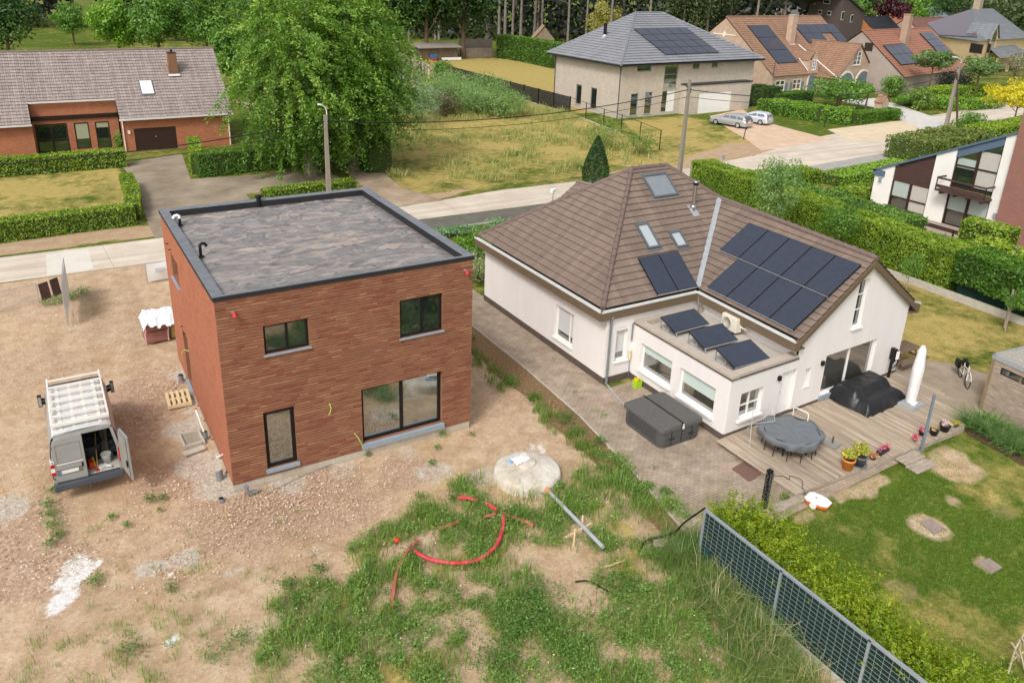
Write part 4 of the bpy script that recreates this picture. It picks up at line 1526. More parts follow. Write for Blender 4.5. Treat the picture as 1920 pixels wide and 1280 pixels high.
for qd, lb in zip(quadsP, names):
 # low edge at the outer side (bottom px), raised edge behind
 lo0, lo1 = G(*qd[3], 2.62), G(*qd[2], 2.62)
 hi0, hi1 = G(*qd[0], 2.95), G(*qd[1], 2.95)
 a = ((lo1-lo0)+(hi1-hi0))/2
 a.z = 0
 b = ((hi0-lo0)+(hi1-lo1))/2
 b -= a.normalized()*b.dot(a.normalized())
 n = a.cross(b).normalized()
 if n.z < 0:
  n = -n
 o = (lo0+lo1)/2-a/2
 tp = thing('tilted_solar_panel', lb, 'solar panel', o, 0, 'tilted panels on the flat roof')
 solar(tp, o, a, b, n, .035, 'panel')
 for s_ in (.05, .93):
  mb = MB()
  x = o+a*s_
  f1 = x+b
  mb.beam(V3(x.x, x.y, 2.44), V3(f1.x, f1.y, 2.44), .04, .04)
  mb.beam(V3(f1.x, f1.y, 2.44), f1, .035, .035)
  mb.beam(V3(x.x, x.y, 2.44), x, .035, .035)
  mb.beam(x-n*.02, f1-n*.02, .04, .04)
  mb.beam((x+f1)/2-n*.02, V3(((x+f1)/2).x, ((x+f1)/2).y, 2.44), .03, .03)
  build(mb, 'rack_side', alu, tp)
# ================================================================ van on the building plot
vx, vy = -3.93, 2.08
van = thing('delivery_van', 'silver-grey panel van with ladder rack and one rear door open beside the brick house', 'van', (vx, vy+2.6, 0))
paint = M('silver_paint', 'a3a6a5', .36, .08, 1.5, metal=.35, spec=.5)
paint_d = M('van_seam', '6f6d66', .5, .05)
bump_m = M('dark_bumper', '4a4d53', .6, .08)
rub_m = M('tyre', '1d1d1e', .85, .1)
def VP(x, y, z): return V3(vx+x, vy+y, z)
prof = [(.0, .34), (.80, .34), (.93, .42), (.99, .80), (.995, 1.15), (.975, 1.5), (.915, 1.95), (.86, 2.14), (.74, 2.235), (.4, 2.265), (.0, 2.275)]
tops = [(0.06, 9), (.5, 9), (1.5, 9), (2.6, 9), (3.35, 9), (3.62, 2.22), (3.9, 1.98), (4.25, 1.62), (4.5, 1.33), (4.85, 1.18), (5.1, 1.02), (5.22, .80)]
rows = []
for y, zt in tops:
 row = []
 for x, z in prof:
  s_ = 1 if zt > 3 else (1 if z < zt*.8 else .97)
  tp = 1-.05*max(0, (y-4.2))**1.5
  row.append((x*s_*tp, min(z, zt-.02*(1-x))))
 full = [VP(-x, y, z) for x, z in row[::-1]]+[VP(x, y, z) for x, z in row[1:]]
 rows.append(full)
mb = MB()
mb.grid(rows, 0, True)
mb.add(rows[-1][::-1])
# rear frame
fr_ = [VP(-x, .06, z) for x, z in prof[::-1] if z > .5]
mb.obox(VP(-.97, .02, .5), (.07, 0, 0), (0, .06, 0), (0, 0, 1.0))
mb.obox(VP(.88, .02, .55), (.09, 0, 0), (0, .06, 0), (-.01, 0, .95))
mb.obox(VP(.86, .02, 1.5), (.09, 0, 0), (0, .06, 0), (-.10, 0, .64))
mb.obox(VP(-.8, .02, 2.13), (1.6, 0, 0), (0, .06, 0), (0, 0, .12))
build(mb, 'body', paint, van)
# load space
lin = M('van_liner', '8a8880', .8, .15, 4)
mb = MB()
def q4(*p, m=0): mb.add([VP(*x) for x in p], m)
q4((-.88, .05, .62), (.88, .05, .62), (.88, 2.7, .62), (-.88, 2.7, .62), m=1)
q4((.9, .05, .62), (.9, 2.7, .62), (.86, 2.7, 1.9), (.86, .05, 1.9))
q4((-.9, 2.7, .62), (-.9, .05, .62), (-.86, .05, 1.9), (-.86, 2.7, 1.9))
q4((-.9, 2.7, .62), (.9, 2.7, .62), (.86, 2.7, 2.15), (-.86, 2.7, 2.15))
q4((-.8, .05, 2.17), (-.8, 2.7, 2.17), (.8, 2.7, 2.17), (.8, .05, 2.17))
build(mb, 'load_floor', [M('liner_dark', '55544f', .9, .2), M('load_floor', 'b3aea4', .85, .2, 6)], van)
# closed rear door
def dpoly(sg, inset=.0):
 P = [(.03, .60), (.93, .62), (.965, .9), (.97, 1.15), (.95, 1.5), (.89, 1.95), (.83, 2.10), (.70, 2.16), (.03, 2.18)]
 return [(sg*x, z) for x, z in P]
mb = MB()
mb.prism([VP(x, .0, z) for x, z in dpoly(-1)], (0, .05, 0))
d1 = build(mb, 'rear_door', paint, van, bevel=.02, merge=True)
mb = MB()
mb.obox(VP(-.16, -.022, 1.02), (.05, 0, 0), (0, .03, 0), (0, 0, .14))
build(mb, 'handle', MAT['blackplastic'], d1)
for z in (.78, 1.35, 1.88):
 mb = MB()
 mb.tube([VP(-.95+.06*max(0, z-1.2), -.012, z-.05), VP(-.95+.06*max(0, z-1.2), -.012, z+.05)], .016, 6)
 build(mb, 'hinge', paint_d, d1)
mb = MB()
def frame_rect(x0, z0, x1, z1, w_, y0, m=0):
 for a, b in (((x0, z0), (x1, z0)), ((x1, z0), (x1, z1)), ((x1, z1), (x0, z1)), ((x0, z1), (x0, z0))):
  mb.beam(VP(a[0], y0, a[1]), VP(b[0], y0, b[1]), w_, w_, m)
frame_rect(-.80, 1.28, -.12, 1.92, .012, -.003)
build(mb, 'window_blank', paint_d, d1)
mb = MB()
mb.beam(VP(-.82, -.008, 1.24), VP(-.10, -.008, 1.24), .03, .03)
build(mb, 'trim_bar', M('bright_trim', 'd6d4cc', .4, .04), d1)
mb = MB()
mb.obox(VP(-.86, -.012, .86), (.72, 0, 0), (0, .02, 0), (0, 0, .19))
build(mb, 'plate_recess', paint_d, d1)
mb = MB()
mb.obox(VP(-.78, -.022, .90), (.52, 0, 0), (0, .012, 0), (0, 0, .115), 0)
mb.obox(VP(-.78, -.025, .90), (.05, 0, 0), (0, .012, 0), (0, 0, .115), 1)
build(mb, 'number_plate', [M('plate_white', 'd9d9d6', .4, .03), M('plate_blue', '5f86c4', .4)], d1)
# open rear door, swung back past the side of the van
h = VP(.95, .02, 0)
ang = R(-78)
e1 = V3(math.cos(ang), math.sin(ang), 0)
e2 = V3(-e1.y, e1.x, 0)
pp = [h+e1*(.97-abs(x))+V3(0, 0, z)+e1*0 for x, z in dpoly(1)]
mb = MB()
mb.prism(pp, e2*.05)
d2 = build(mb, 'rear_door', paint, van, bevel=.008, merge=True)
mb = MB()
pts = [h+e1*(.97-abs(x)*.82-.12)+V3(0, 0, .14+z*.88)-e2*.012 for x, z in dpoly(1)]
mb.prism(pts, e2*-.01)
build(mb, 'door_lining', M('door_lining', '8d8a80', .6, .1), d2)
mb = MB()
mb.obox(h+e1*.75-e2*.03+V3(0, 0, 1.05), e1*.08, -e2*.03, (0, 0, .22))
build(mb, 'handle', MAT['blackplastic'], d2)
mb = MB()
mb.obox(VP(-1.0, -.13, .36), (1.98, 0, 0), (0, .3, 0), (0, 0, .22), 0)
b_ = build(mb, 'bumper', bump_m, van, bevel=.04)
mb = MB()
mb.tube([VP(-.02, -.1, .34), VP(-.02, -.24, .33), VP(-.02, -.25, .40)], .025, 8)
mb.blob(VP(-.02, -.25, .42), .03, .03, .03)
build(mb, 'tow_bar', M('rusty_iron', '6d5138', .8, .2), van)
red_l = M('tail_lamp_red', 'b3161d', .25, .1, spec=.6)
for sg in (-1,):
 mb = MB()
 for k, (z0, z1) in enumerate(((1.30, 1.42), (1.17, 1.30), (1.02, 1.17), (.90, 1.02))):
  mb.obox(VP(-1.005, -.02, z0), (.11, 0, 0), (0, .16, 0), (0, 0, z1-z0-.004), 1 if k in (0, 2) else 0)
 build(mb, 'tail_lamp', [red_l, M('tail_lamp_clear', 'e6d9d4', .25, .05, spec=.6)], van)
mb = MB()
mb.obox(VP(.90, -.0, .86), (.10, 0, 0), (0, .14, 0), (0, 0, .5))
build(mb, 'tail_lamp', red_l, van)
# windscreen and cab windows
vg = glass('van_glass', '1c2124', .05)
mb = MB()
mb.add([VP(-.78, 3.66, 2.20), VP(.78, 3.66, 2.20), VP(.90, 4.46, 1.39), VP(-.90, 4.46, 1.39)][::-1])
mb.v = [(a, b, c+.02) for a, b, c in mb.v]
build(mb, 'windscreen', vg, van)
for sg in (-1, 1):
 mb = MB()
 p = [VP(sg*.99, 3.1, 1.32), VP(sg*.97, 4.3, 1.32), VP(sg*.93, 3.85, 1.85), VP(sg*.925, 3.1, 1.92)]
 mb.prism(p, (sg*.012, 0, 0))
 build(mb, 'side_window', vg, van)
 mb = MB()
 mb.beam(VP(sg*.98, 4.28, 1.28), VP(sg*1.10, 4.32, 1.30), .06, .12, 0)
 mb.beam(VP(sg*.98, 4.28, 1.42), VP(sg*1.10, 4.32, 1.44), .05, .08, 0)
 mb.obox(VP(sg*1.10-(.1 if sg < 0 else 0), 4.26, 1.16), (.12 if sg > 0 else .12, 0, 0), (0, .14, 0), (0, 0, .42), 0)
 mr = build(mb, 'mirror', MAT['blackplastic'], van)
 mb = MB()
 x0 = sg*1.10-(.1 if sg < 0 else 0)
 mb.obox(VP(x0+.015, 4.252, 1.19), (.09, 0, 0), (0, .006, 0), (0, 0, .36))
 build(mb, 'mirror_glass', glass('mirror', '8d969c', .03), mr)
 for y in (.95, 4.15):
  mb = MB()
  c = [VP(sg*.78, y, .33), VP(sg*.99, y, .33)]
  mb.tube(c, .33, 20)
  wh = build(mb, 'wheel', rub_m, van)
  mb = MB()
  mb.tube([VP(sg*.985, y, .33), VP(sg*.998, y, .33)], .2, 16)
  build(mb, 'rim', MAT['zinc'], wh)
 mb = MB()
 mb.obox(VP(sg*.985-(.0 if sg > 0 else .012), .6, .62), (.014, 0, 0), (0, 3.6, 0), (0, 0, .12))
 build(mb, 'rub_strip', bump_m, van)
# roof rack: rails and seven cross bars over the ribbed roof
rk = M('rack_white', 'dedbd2', .5, .05)
rail = MB()
rack = None
for k, (a, b) in enumerate((((-.80, .36), (-.80, 3.72)), ((.80, .36), (.80, 3.72)))):
 mb = MB()
 mb.beam(VP(a[0], a[1], 2.42), VP(b[0], b[1], 2.42), .05, .06)
 for y in (.5, 1.4, 2.4, 3.4):
  mb.beam(VP(a[0], y, 2.20), VP(a[0], y, 2.41), .05, .03)
 if rack is None:
  rack = build(mb, 'roof_rack', rk, van)
 else:
  build(mb, 'rail', rk, rack)
for k in range(7):
 y = .39+k*.52
 mb = MB()
 mb.beam(VP(-.80, y, 2.44), VP(.80, y, 2.44), .055, .05)
 build(mb, 'cross_bar', rk, rack)
mb = MB()
mb.beam(VP(-.82, .33, 2.43), VP(.82, .33, 2.43), .05, .09)
build(mb, 'roller', rk, rack)
mb = MB()
rows = [[VP(x*.985, y, z+.006) for x, z in [(-.84, 2.17), (-.74, 2.235), (-.4, 2.265), (0, 2.275), (.4, 2.265), (.74, 2.235), (.84, 2.17)]] for y in (.1, 3.3)]
mb.grid(rows[::-1])
build(mb, 'roof_panel', M('roof_white', 'c9c8c4', .5, .14, 5), van)
for x in (-.55, -.18, .18, .55):
 mb = MB()
 mb.obox(VP(x-.05, .3, 2.258), (.10, 0, 0), (0, 3.1, 0), (0, 0, .025))
 build(mb, 'roof_rib', rk, van)
# tools in the load space
def cyl_thing(name, label, cat, c, prof_, m, n=18):
 mb = MB()
 mb.lathe(c, prof_, n)
 return tag(build(mb, name, m), label, cat)
fz = .625
tb = cyl_thing('mortar_tub', 'big black plastic tub with blue dregs in the back of the van', 'tub', VP(.14, .95, fz), [(0, .0), (.26, .0), (.36, .58), (.385, .6), (.385, .62), (.345, .62), (.25, .05), (0, .05)], M('tub_plastic', '3c4147', .6, .1))
mb = MB()
mb.disc(VP(.14, .95, fz+.2), .27, 16)
build(mb, 'dregs', M('blue_dregs', '2f5f8f', .6, .2), tb)
cyl_thing('bucket', 'white plastic bucket standing on the load floor of the van', 'bucket', VP(.55, .55, fz), [(0, 0), (.12, 0), (.155, .30), (.165, .31), (.15, .31), (.115, .02), (0, .02)], MAT['white'])
mb = MB()
for k, x in enumerate((.0, .12)):
 mb.obox(VP(.42+x, 1.0, fz), (.10, 0, 0), (.12, 1.4, .9), (0, -.03, .035))
mb.obox(VP(.42, 1.3, fz+.16), (.22, 0, 0), (.02, .08, .05), (0, -.03, .03))
tag(build(mb, 'scaffold_boards', MAT['wood_grey']), 'grey timber ladder section leaning inside the van', 'boards')
mb = MB()
mb.obox(VP(.16, .40, fz+.01), (.07, 0, 0), (-.06, .40, .25), (0, -.02, .04))
tag(build(mb, 'spirit_level', M('level_yellow', 'e2b81c', .5)), 'yellow spirit level among the tools in the van', 'spirit level')
mb = MB()
mb.tube([VP(.26, .2, fz+.1), VP(.30, .7, fz+.5), VP(.36, 1.2, fz+.8)], .018, 8, 0)
mb.box(VP(.25, .16, fz+.02), (.14, .10, .03), .3, 1)
tag(build(mb, 'shovel', [M('shaft_wood', 'b88d62', .7), M('tool_red', 'c03038', .5)]), 'long-handled tool with a red head lying in the van', 'shovel')
mb = MB()
mb.box(VP(.42, .22, fz), (.26, .16, .10), .5, 0)
mb.tube([VP(.5, .2, fz+.08), VP(.66, .15, fz+.06)], .04, 8, 0)
mb.disc(VP(.36, .24, fz+.11), .07, 12, 0)
tag(build(mb, 'angle_grinder', [M('tool_grey', 'c7c5c0', .5)], bevel=.01), 'pale power tool lying at the sill of the van', 'power tool')
mb = MB()
mb.box(VP(.09, .45, fz), (.14, .3, .24), .1, 0)
tag(build(mb, 'tool_case', M('case_red', 'c23a22', .5), bevel=.02), 'red tool case behind the closed van door', 'tool case')
mb = MB()
pts = [VP(.76+.10*math.cos(t_*.9), .95+.10*math.sin(t_*.9), fz+.04+.04*t_) for t_ in range(18)]
mb.tube(pts, .018, 6)
tag(build(mb, 'coiled_hose', M('hose_grey', '5e646a', .6)), 'coiled grey hose against the right wall of the van', 'hose')
# ================================================================ materials on the plot
pal_m = MAT['wood_new']
def pallet(name, label, c, rz, L=1.15, Wd=.85, tilt=0.0):
 mb = MB()
 ux = V3(math.cos(rz), math.sin(rz), 0)
 uy = V3(-math.sin(rz), math.cos(rz), 0)
 c = Vector(c)
 root = thing(name, label, 'pallet', c, 0)
 for k in range(3):
  m_ = MB()
  m_.obox(c-ux*Wd/2+uy*(-L/2+k*(L-.1)/2), ux*Wd, uy*.1, (0, 0, .11))
  build(m_, 'bearer', pal_m, root)
 for k in range(5):
  m_ = MB()
  m_.obox(c-uy*L/2+ux*(-Wd/2+k*(Wd-.11)/4)+V3(0, 0, .112), uy*L, ux*.11, (0, 0, .022))
  build(m_, 'slat', pal_m, root)
 return root
pallet('wooden_pallet', 'pale empty wooden pallet lying against the side of the brick house', (-.55, 6.85, 0), R(-3), 1.15, .85)
pk = M('brick_pack', '8a5a50', .85, .3, 3, stretch=(.3, .3, 8), alt='a8766a')
foil = M('white_foil', 'eeeff0', .35, .03, spec=.5)
pz = 0
for k, (lb, off) in enumerate((('lower wrapped pack of brick slips standing by the brick house', 0), ('upper wrapped pack of brick slips, under the white plastic sheet', .04))):
 c = V3(-.48+off, 13.0, pz)
 t_ = thing('brick_pack', lb, 'bricks', c, 0, 'packs of bricks beside the house')
 m_ = MB()
 m_.box(c+V3(0, 0, .02), (.95, .85, .50), R(4))
 build(m_, 'bricks', pk, t_, bevel=.012)
 for x in (-.47, .47):
  m_ = MB()
  m_.box(c+V3(x, -.42, .0), (.05, .03, .54), R(4))
  build(m_, 'foil_edge', M('pink_foil', 'd7a8a8', .4), t_)
 pz += .54
m_ = MB()
m_.box((.42, 13.1, 0), (.55, .7, .95), 0)
tag(build(m_, 'block_stack', M('stack_yellow', 'b79d63', .9, .25, 4), bevel=.01), 'yellowish stack of blocks half hidden behind the corner of the brick house', 'blocks')
n = 26
rows = []
for a in range(n):
 row = []
 for b in range(n):
  x, y = -1.05+1.55*a/(n-1), 12.2+1.5*b/(n-1)
  d = max(abs(a/(n-1)-.5), abs(b/(n-1)-.5))*2
  z = 1.10+.16*fnoise(a*.35, b*.35)+.10*vnoise(a*.9, b*.9)-.30*max(0, d-.75)/.25*(.6+.8*vnoise(a*.5+3, b*.5))
  row.append(V3(x+.05*vnoise(a, b), y, z))
 rows.append(row)
m_ = MB()
m_.grid(rows)
tag(build(m_, 'plastic_sheet', foil), 'crumpled white plastic sheet thrown over the brick packs', 'plastic sheet')
# two sample boards standing in the weeds by the street
smp = brick('sample_board', '5a3f3a', '4d3631', '6f5650', .1, .3, .006, bump=.003)
for (bl, br, tr, tl), lb in ((((80, 563), (97, 557), (88, 529), (72, 535)), 'dark brown sample board standing in the weeds near the street, left one of the pair'),
        (((102, 556), (116, 550), (105, 523), (92, 528)), 'dark brown sample board standing in the weeds near the street, right one of the pair')):
 a, b = G(*bl), G(*br)
 top = GP(tl[0], tl[1], a, (b-a).cross(V3(0, 0, 1)))
 hgt_ = max(.8, top.z)
 d = b-a
 nn = d.cross(V3(0, 0, 1)).normalized()
 m_ = MB()
 m_.obox(a, d, nn*-.05, V3(0, 0, hgt_)-nn*.12)
 tag(build(m_, 'sample_board', smp), lb, 'board', 'sample boards by the street')
# site mesh fence panels: one with a banner seen edge-on, one with a printed sheet
def site_fence(name, label, a, b, h, banner=None, bm_=None, group='site fence panels'):
 a, b = Vector((a[0], a[1], 0)), Vector((b[0], b[1], 0))
 root = thing(name, label, 'fence panel', (a+b)/2, 0, group)
 d = b-a
 for p in (a, b):
  m_ = MB()
  m_.tube([p+V3(0, 0, 0), p+V3(0, 0, h)], .022, 8)
  build(m_, 'post', MAT['zinc'], root)
 for z in (.15, h-.03):
  m_ = MB()
  m_.tube([a+V3(0, 0, z), b+V3(0, 0, z)], .018, 8)
  build(m_, 'rail', MAT['zinc'], root)
 m_ = MB()
 k = int(d.length/.2)
 for i in range(1, k):
  p = a+d*i/k
  m_.tube([p+V3(0, 0, .15), p+V3(0, 0, h-.03)], .003, 4, caps=False)
 for i in range(1, 8):
  z = .15+(h-.18)*i/8
  m_.tube([a+V3(0, 0, z), b+V3(0, 0, z)], .003, 4, caps=False)
 build(m_, 'mesh', MAT['zinc'], root)
 if banner:
  x0, z0, x1, z1 = banner
  dn = d.normalized()
  nn = dn.cross(V3(0, 0, 1))
  rows_ = []
  for i in range(13):
   t_ = i/12
   bulge = .10*math.sin(t_*math.pi)
   rows_.append([a+dn*(x0+(x1-x0)*t_)+nn*(.03+bulge*math.sin(j/6*math.pi))+V3(0, 0, z0+(z1-z0)*j/6) for j in range(7)])
  m_ = MB()
  m_.grid(rows_)
  for f in list(m_.f):
   pass
  bo = build(m_, 'banner', bm_, root)
 return root
fab = M('banner_cloth', 'dcdad6', .8, .04)
site_fence('site_fence', 'mesh site fence with a white banner seen almost edge-on near the street', (-3.84, 16.1), (-3.55, 19.7), 2.15, (.1, .45, 3.5, 2.05), fab)
site_fence('site_fence', 'low mesh barrier running off the left edge of the plot beside the two brown boards', (-8.2, 18.9), (-4.9, 19.9), 1.0)
sf = site_fence('site_fence', 'mesh barrier with a white printed sheet beside the brick house', (.12, 20.2), (2.6, 20.3), 1.15, (.03, .12, 2.4, 1.1), fab)
m_ = MB()                                                     # printed marks on the sheet
for i, l in enumerate((.5, .62, .4)):
 m_.obox(V3(.55, 20.0, .80-.09*i), (l, .01, 0), (0, -.01, 0), (0, 0, .03), 0)
ring = [V3(1.75+.26*math.cos(k*.35), 19.99, .55+.26*math.sin(k*.35)) for k in range(15)]
m_.tube(ring, .03, 5, 1)
build(m_, 'print', [M('print_grey', '8d8d94', .8), M('print_red', 'd48a8f', .8)], sf)
# inspection chamber frame and pipe stubs by the side wall
ch = thing('inspection_chamber', 'open concrete inspection chamber with pipe ends beside the brick house', 'chamber', (-.55, 3.9, 0))
c0 = V3(-.62, 3.75, 0)
for (x, y, sx, sy) in ((-.32, 0, .08, .95), (.32, 0, .08, .95), (0, .435, .56, .08), (0, -.435, .56, .08)):
 m_ = MB()
 m_.box(c0+V3(x, y, -.02), (sx, sy, .12), R(3))
 build(m_, 'side', MAT['concrete'], ch)
m_ = MB()
m_.box(c0+V3(0, 0, .0), (.55, .8, .02), R(3))
build(m_, 'floor', M('chamber_floor', '98907f', .95, .25, 8), ch)
m_ = MB()
m_.obox(V3(-1.0, 2.75, .0), (.72, .16, 0), (-.08, .26, 0), (0, 0, .07))
tag(build(m_, 'concrete_cover', MAT['concrete'], bevel=.01), 'loose concrete cover slab lying beside the open chamber', 'slab')
def stub(label, c, h, r, lid=None, top=None, tilt=(0, 0)):
 c = Vector(c)
 m_ = MB()
 e = c+V3(tilt[0], tilt[1], h)
 m_.tube([c-V3(0, 0, .05), e], r, 14, 0, caps=False)
 m_.tube([c+V3(0, 0, h*.2), e-V3(0, 0, .01)], r*.82, 14, 1)
 if lid:
  m_.tube([e-V3(0, 0, .01), e+V3(0, 0, .02)], r*1.06, 14, 2)
 return tag(build(m_, 'pipe_stub', [MAT['greyplastic'], MAT['blackplastic'], MAT['concrete']]), label, 'pipe', 'pipe ends round the house')
stub('grey pipe end with a pale cap standing near the front corner of the brick house', G(412, 895), .34, .11, True)
stub('grey pipe end standing near the doorway, beyond the wooden pallet', G(340, 713), .26, .10)
stub('short grey pipe mouth level with the soil at the brick house corner', G(415, 937), .08, .08)
stub('grey pipe standing in the open inspection chamber', G(386, 822), .30, .075)
m_ = MB()
a = G(466, 927)
m_.tube([a+V3(-.05, .02, .32), a+V3(-.03, 0, .16), a+V3(.02, -.02, .05), a+V3(.2, .02, .03)], .065, 12, 0)
m_.tube([a+V3(-.05, .02, .33), a+V3(-.05, .02, .28)], .08, 12, 0)
m_.tube([a+V3(.2, .02, .03), a+V3(.36, .05, .03)], .05, 12, 0)
tag(build(m_, 'drain_bend', MAT['greyplastic']), 'grey drain bend lying at the foot of the brick house front wall', 'pipe')
m_ = MB()
a = G(500, 925)
m_.tube([a, a+V3(1.2, .38, .01), a+V3(2.4, .60, .01)], .012, 6)
tag(build(m_, 'string_line', MAT['greyplastic']), 'thin grey cable along the soil below the front wall', 'cable')
m_ = MB()
a = G(384, 822)
m_.tube([a+V3(0, 0, .25), a+V3(-.08, .25, .7), a+V3(-.12, .5, .95)], .03, 8, 0)
m_.blob(a+V3(-.12, .52, .98), .06, .06, .05, 1)
tag(build(m_, 'upright_hose', [MAT['white'], M('orange_cap', 'e07a3f', .5)]), 'white hose with an orange end rising from the inspection chamber', 'hose')
# cistern head with a paper bag on it
cc = V3(8.85, -3.62, 0)
ci = thing('cistern_cover', 'round pale concrete cistern head rising from the soil between the houses', 'cistern', cc)
limy = M('limewashed_concrete', 'b9a88f', .9, .12, 1.6, bump=.03, alt='ddd8ce')
m_ = MB()
m_.lathe(cc, [(1.16, -.1), (1.12, .12), (1.10, .24), (1.02, .29), (.7, .31), (.4, .33), (.0, .33)], 48)
m_.v = [(x+.10*(fnoise(x*1.6+3, y*1.6)-.5), y+.10*(fnoise(x*1.6, y*1.6+9)-.5), z+.06*(fnoise(x*2.5, y*2.5)-.5)) for x, y, z in m_.v]
build(m_, 'ring', limy, ci)
m_ = MB()
m_.lathe(cc+V3(.05, .25, .30), [(.36, 0), (.36, .09), (.33, .11), (0, .11)], 24)
build(m_, 'lid', limy, ci)
n = 14
m_ = MB()
rows = [[cc+V3(-.25+.62*i/n-.1, .12+.42*j/n+.12*i/n, .42+.07*math.sin(math.pi*i/n)*math.sin(math.pi*j/n)+.05*vnoise(i*.6, j*.6)) for j in range(n+1)] for i in range(n+1)]
m_.grid(rows)
tag(build(m_, 'paper_sack', M('sack_white', 'e4e0da', .7, .05, 6)), 'crumpled white sack lying on the cistern lid', 'sack')
m_ = MB()
a = cc+V3(-.42, .42, .33)
m_.obox(a, (.32, .17, 0), (-.06, .12, 0), (0, 0, .06))
tag(build(m_, 'blue_pack', M('pack_blue', '8fb4d8', .5, .1), bevel=.02), 'small light blue packet on the cistern head', 'packet')
# long grey drain pipe with orange collar, propped on a stake frame
p0, p1 = V3(8.88, -4.78, .16), V3(8.70, -7.98, .30)
dp = thing('drain_pipe', 'long grey drain pipe with an orange collar running from the cistern head', 'pipe', (p0+p1)/2)
m_ = MB()
m_.tube([p0, p1], .062, 16, 0)
m_.tube([p0.lerp(p1, .66), p0.lerp(p1, .68)], .068, 16, 0)
build(m_, 'pipe', M('pvc_grey', 'a3a6a9', .45, .06), dp)
m_ = MB()
m_.tube([p0.lerp(p1, -.03), p0.lerp(p1, .05)], .08, 16, 0)
m_.tube([p0.lerp(p1, .03), p0.lerp(p1, .045)], .09, 16, 0)
build(m_, 'collar', M('collar_orange', 'c98a64', .6, .1), dp)
stk = MAT['wood_new']
sk = thing('pipe_support', 'small frame of pale stakes with a cross lath carrying the grey pipe', 'stakes', (8.5, -7.0, 0))
for x, y, h_ in ((8.25, -7.2, .55), (8.86, -6.75, .5)):
 m_ = MB()
 m_.box((x, y, -.1), (.05, .05, h_+.1), .4)
 build(m_, 'stake', stk, sk)
m_ = MB()
m_.beam(V3(8.0, -7.1, .28), V3(9.15, -6.85, .20), .05, .03)
build(m_, 'lath', stk, sk)
m_ = MB()
m_.beam(G(1127, 1068)+V3(0, 0, .05), G(1172, 1052)+V3(0, 0, .05), .04, .03)
tag(build(m_, 'lath', stk), 'pale wooden lath lying in the weeds beyond the grey pipe', 'lath')
# red corrugated ducts half buried in the weeds
t = NT('red_duct')
wv = t.n('TexWave', wave_type='BANDS', bands_direction='X', i_Scale=14.0)
t.l(t.uv(), wv.inputs[0])
t.l(t.ramp(t.noise(t.obj(), 5, 4), [(.35, hx('b5313a')), (.65, hx('d8505a'))]), t.b.inputs['Base Color'])
t.b.inputs['Roughness'].default_value = .5
red_a = t.mat
red_b = M('faded_red_duct', 'b56257', .6, .15, 6)
def ribbed(m_, pts, r, step=.05):
 # resample and corrugate
 P = [Vector(p) for p in pts]
 out = []
 for i in range(len(P)-1):
  p0, p1, p2, p3 = P[max(i-1, 0)], P[i], P[i+1], P[min(i+2, len(P)-1)]
  k = max(2, int((p2-p1).length/step))
  for j in range(k):
   t_ = j/k
   out.append(.5*((2*p1)+(p2-p0)*t_+(2*p0-5*p1+4*p2-p3)*t_*t_+(3*p1-p0-3*p2+p3)*t_**3))
 out.append(P[-1])
 m_.tube(out, [r*(1+.09*(k % 2)) for k in range(len(out))], 12)
def gpts(*uvs_, z=.05): return [G(u, v, z+(0 if len(c_) == 0 else c_[0])) for u, v, *c_ in uvs_]
for pts, mt, lb in (
  (gpts((735, 1142), (737, 1115), (745, 1070), (757, 1045), (768, 1028), (783, 1012), z=.10), red_b, 'faded red ribbed duct curving at the left end of the weeds'),
  (gpts((778, 1032), (792, 1042), (820, 1051), (860, 1055), (900, 1047), (930, 1022), (943, 990), (944, 968), z=.16), red_a, 'bright red ribbed duct bent in a half circle among the weeds'),
  (gpts((858, 933), (875, 933), (897, 938), z=.14), red_a, 'short bright red duct end furthest back, towards the brick house'),
  (gpts((911, 943), (922, 949), (931, 956), z=.15), red_a, 'bright red duct piece showing between tufts near the half circle'),
  (gpts((943, 962), (965, 970), (985, 978), (1000, 985), z=.12), red_b, 'red duct end pointing right towards the grey pipe'),
  (gpts((822, 991), (840, 985), (861, 977), z=.08), red_b, 'faded red duct piece lying in the middle of the weed patch'),
  (gpts((908, 968), (920, 966), (928, 963), z=.10), red_b, 'small faded duct piece just inside the half circle')):
 m_ = MB()
 ribbed(m_, pts, .055)
 tag(build(m_, 'duct', mt), lb, 'duct', 'red ducts in the weeds')
m_ = MB()
a = G(744, 1012, .1)
m_.blob(a, .09, .07, .08, jit=.5)
tag(build(m_, 'red_rag', M('rag_orange', 'd94a2c', .7)), 'orange-red plastic scrap left of the ducts', 'scrap')
m_ = MB()
ribbed(m_, gpts((1078, 1090), (1105, 1089), (1135, 1105), (1165, 1120), (1185, 1132), z=.05), .02)
tag(build(m_, 'black_cable', MAT['blackplastic']), 'thin black cable trailing through the weeds near the mesh fence', 'cable')
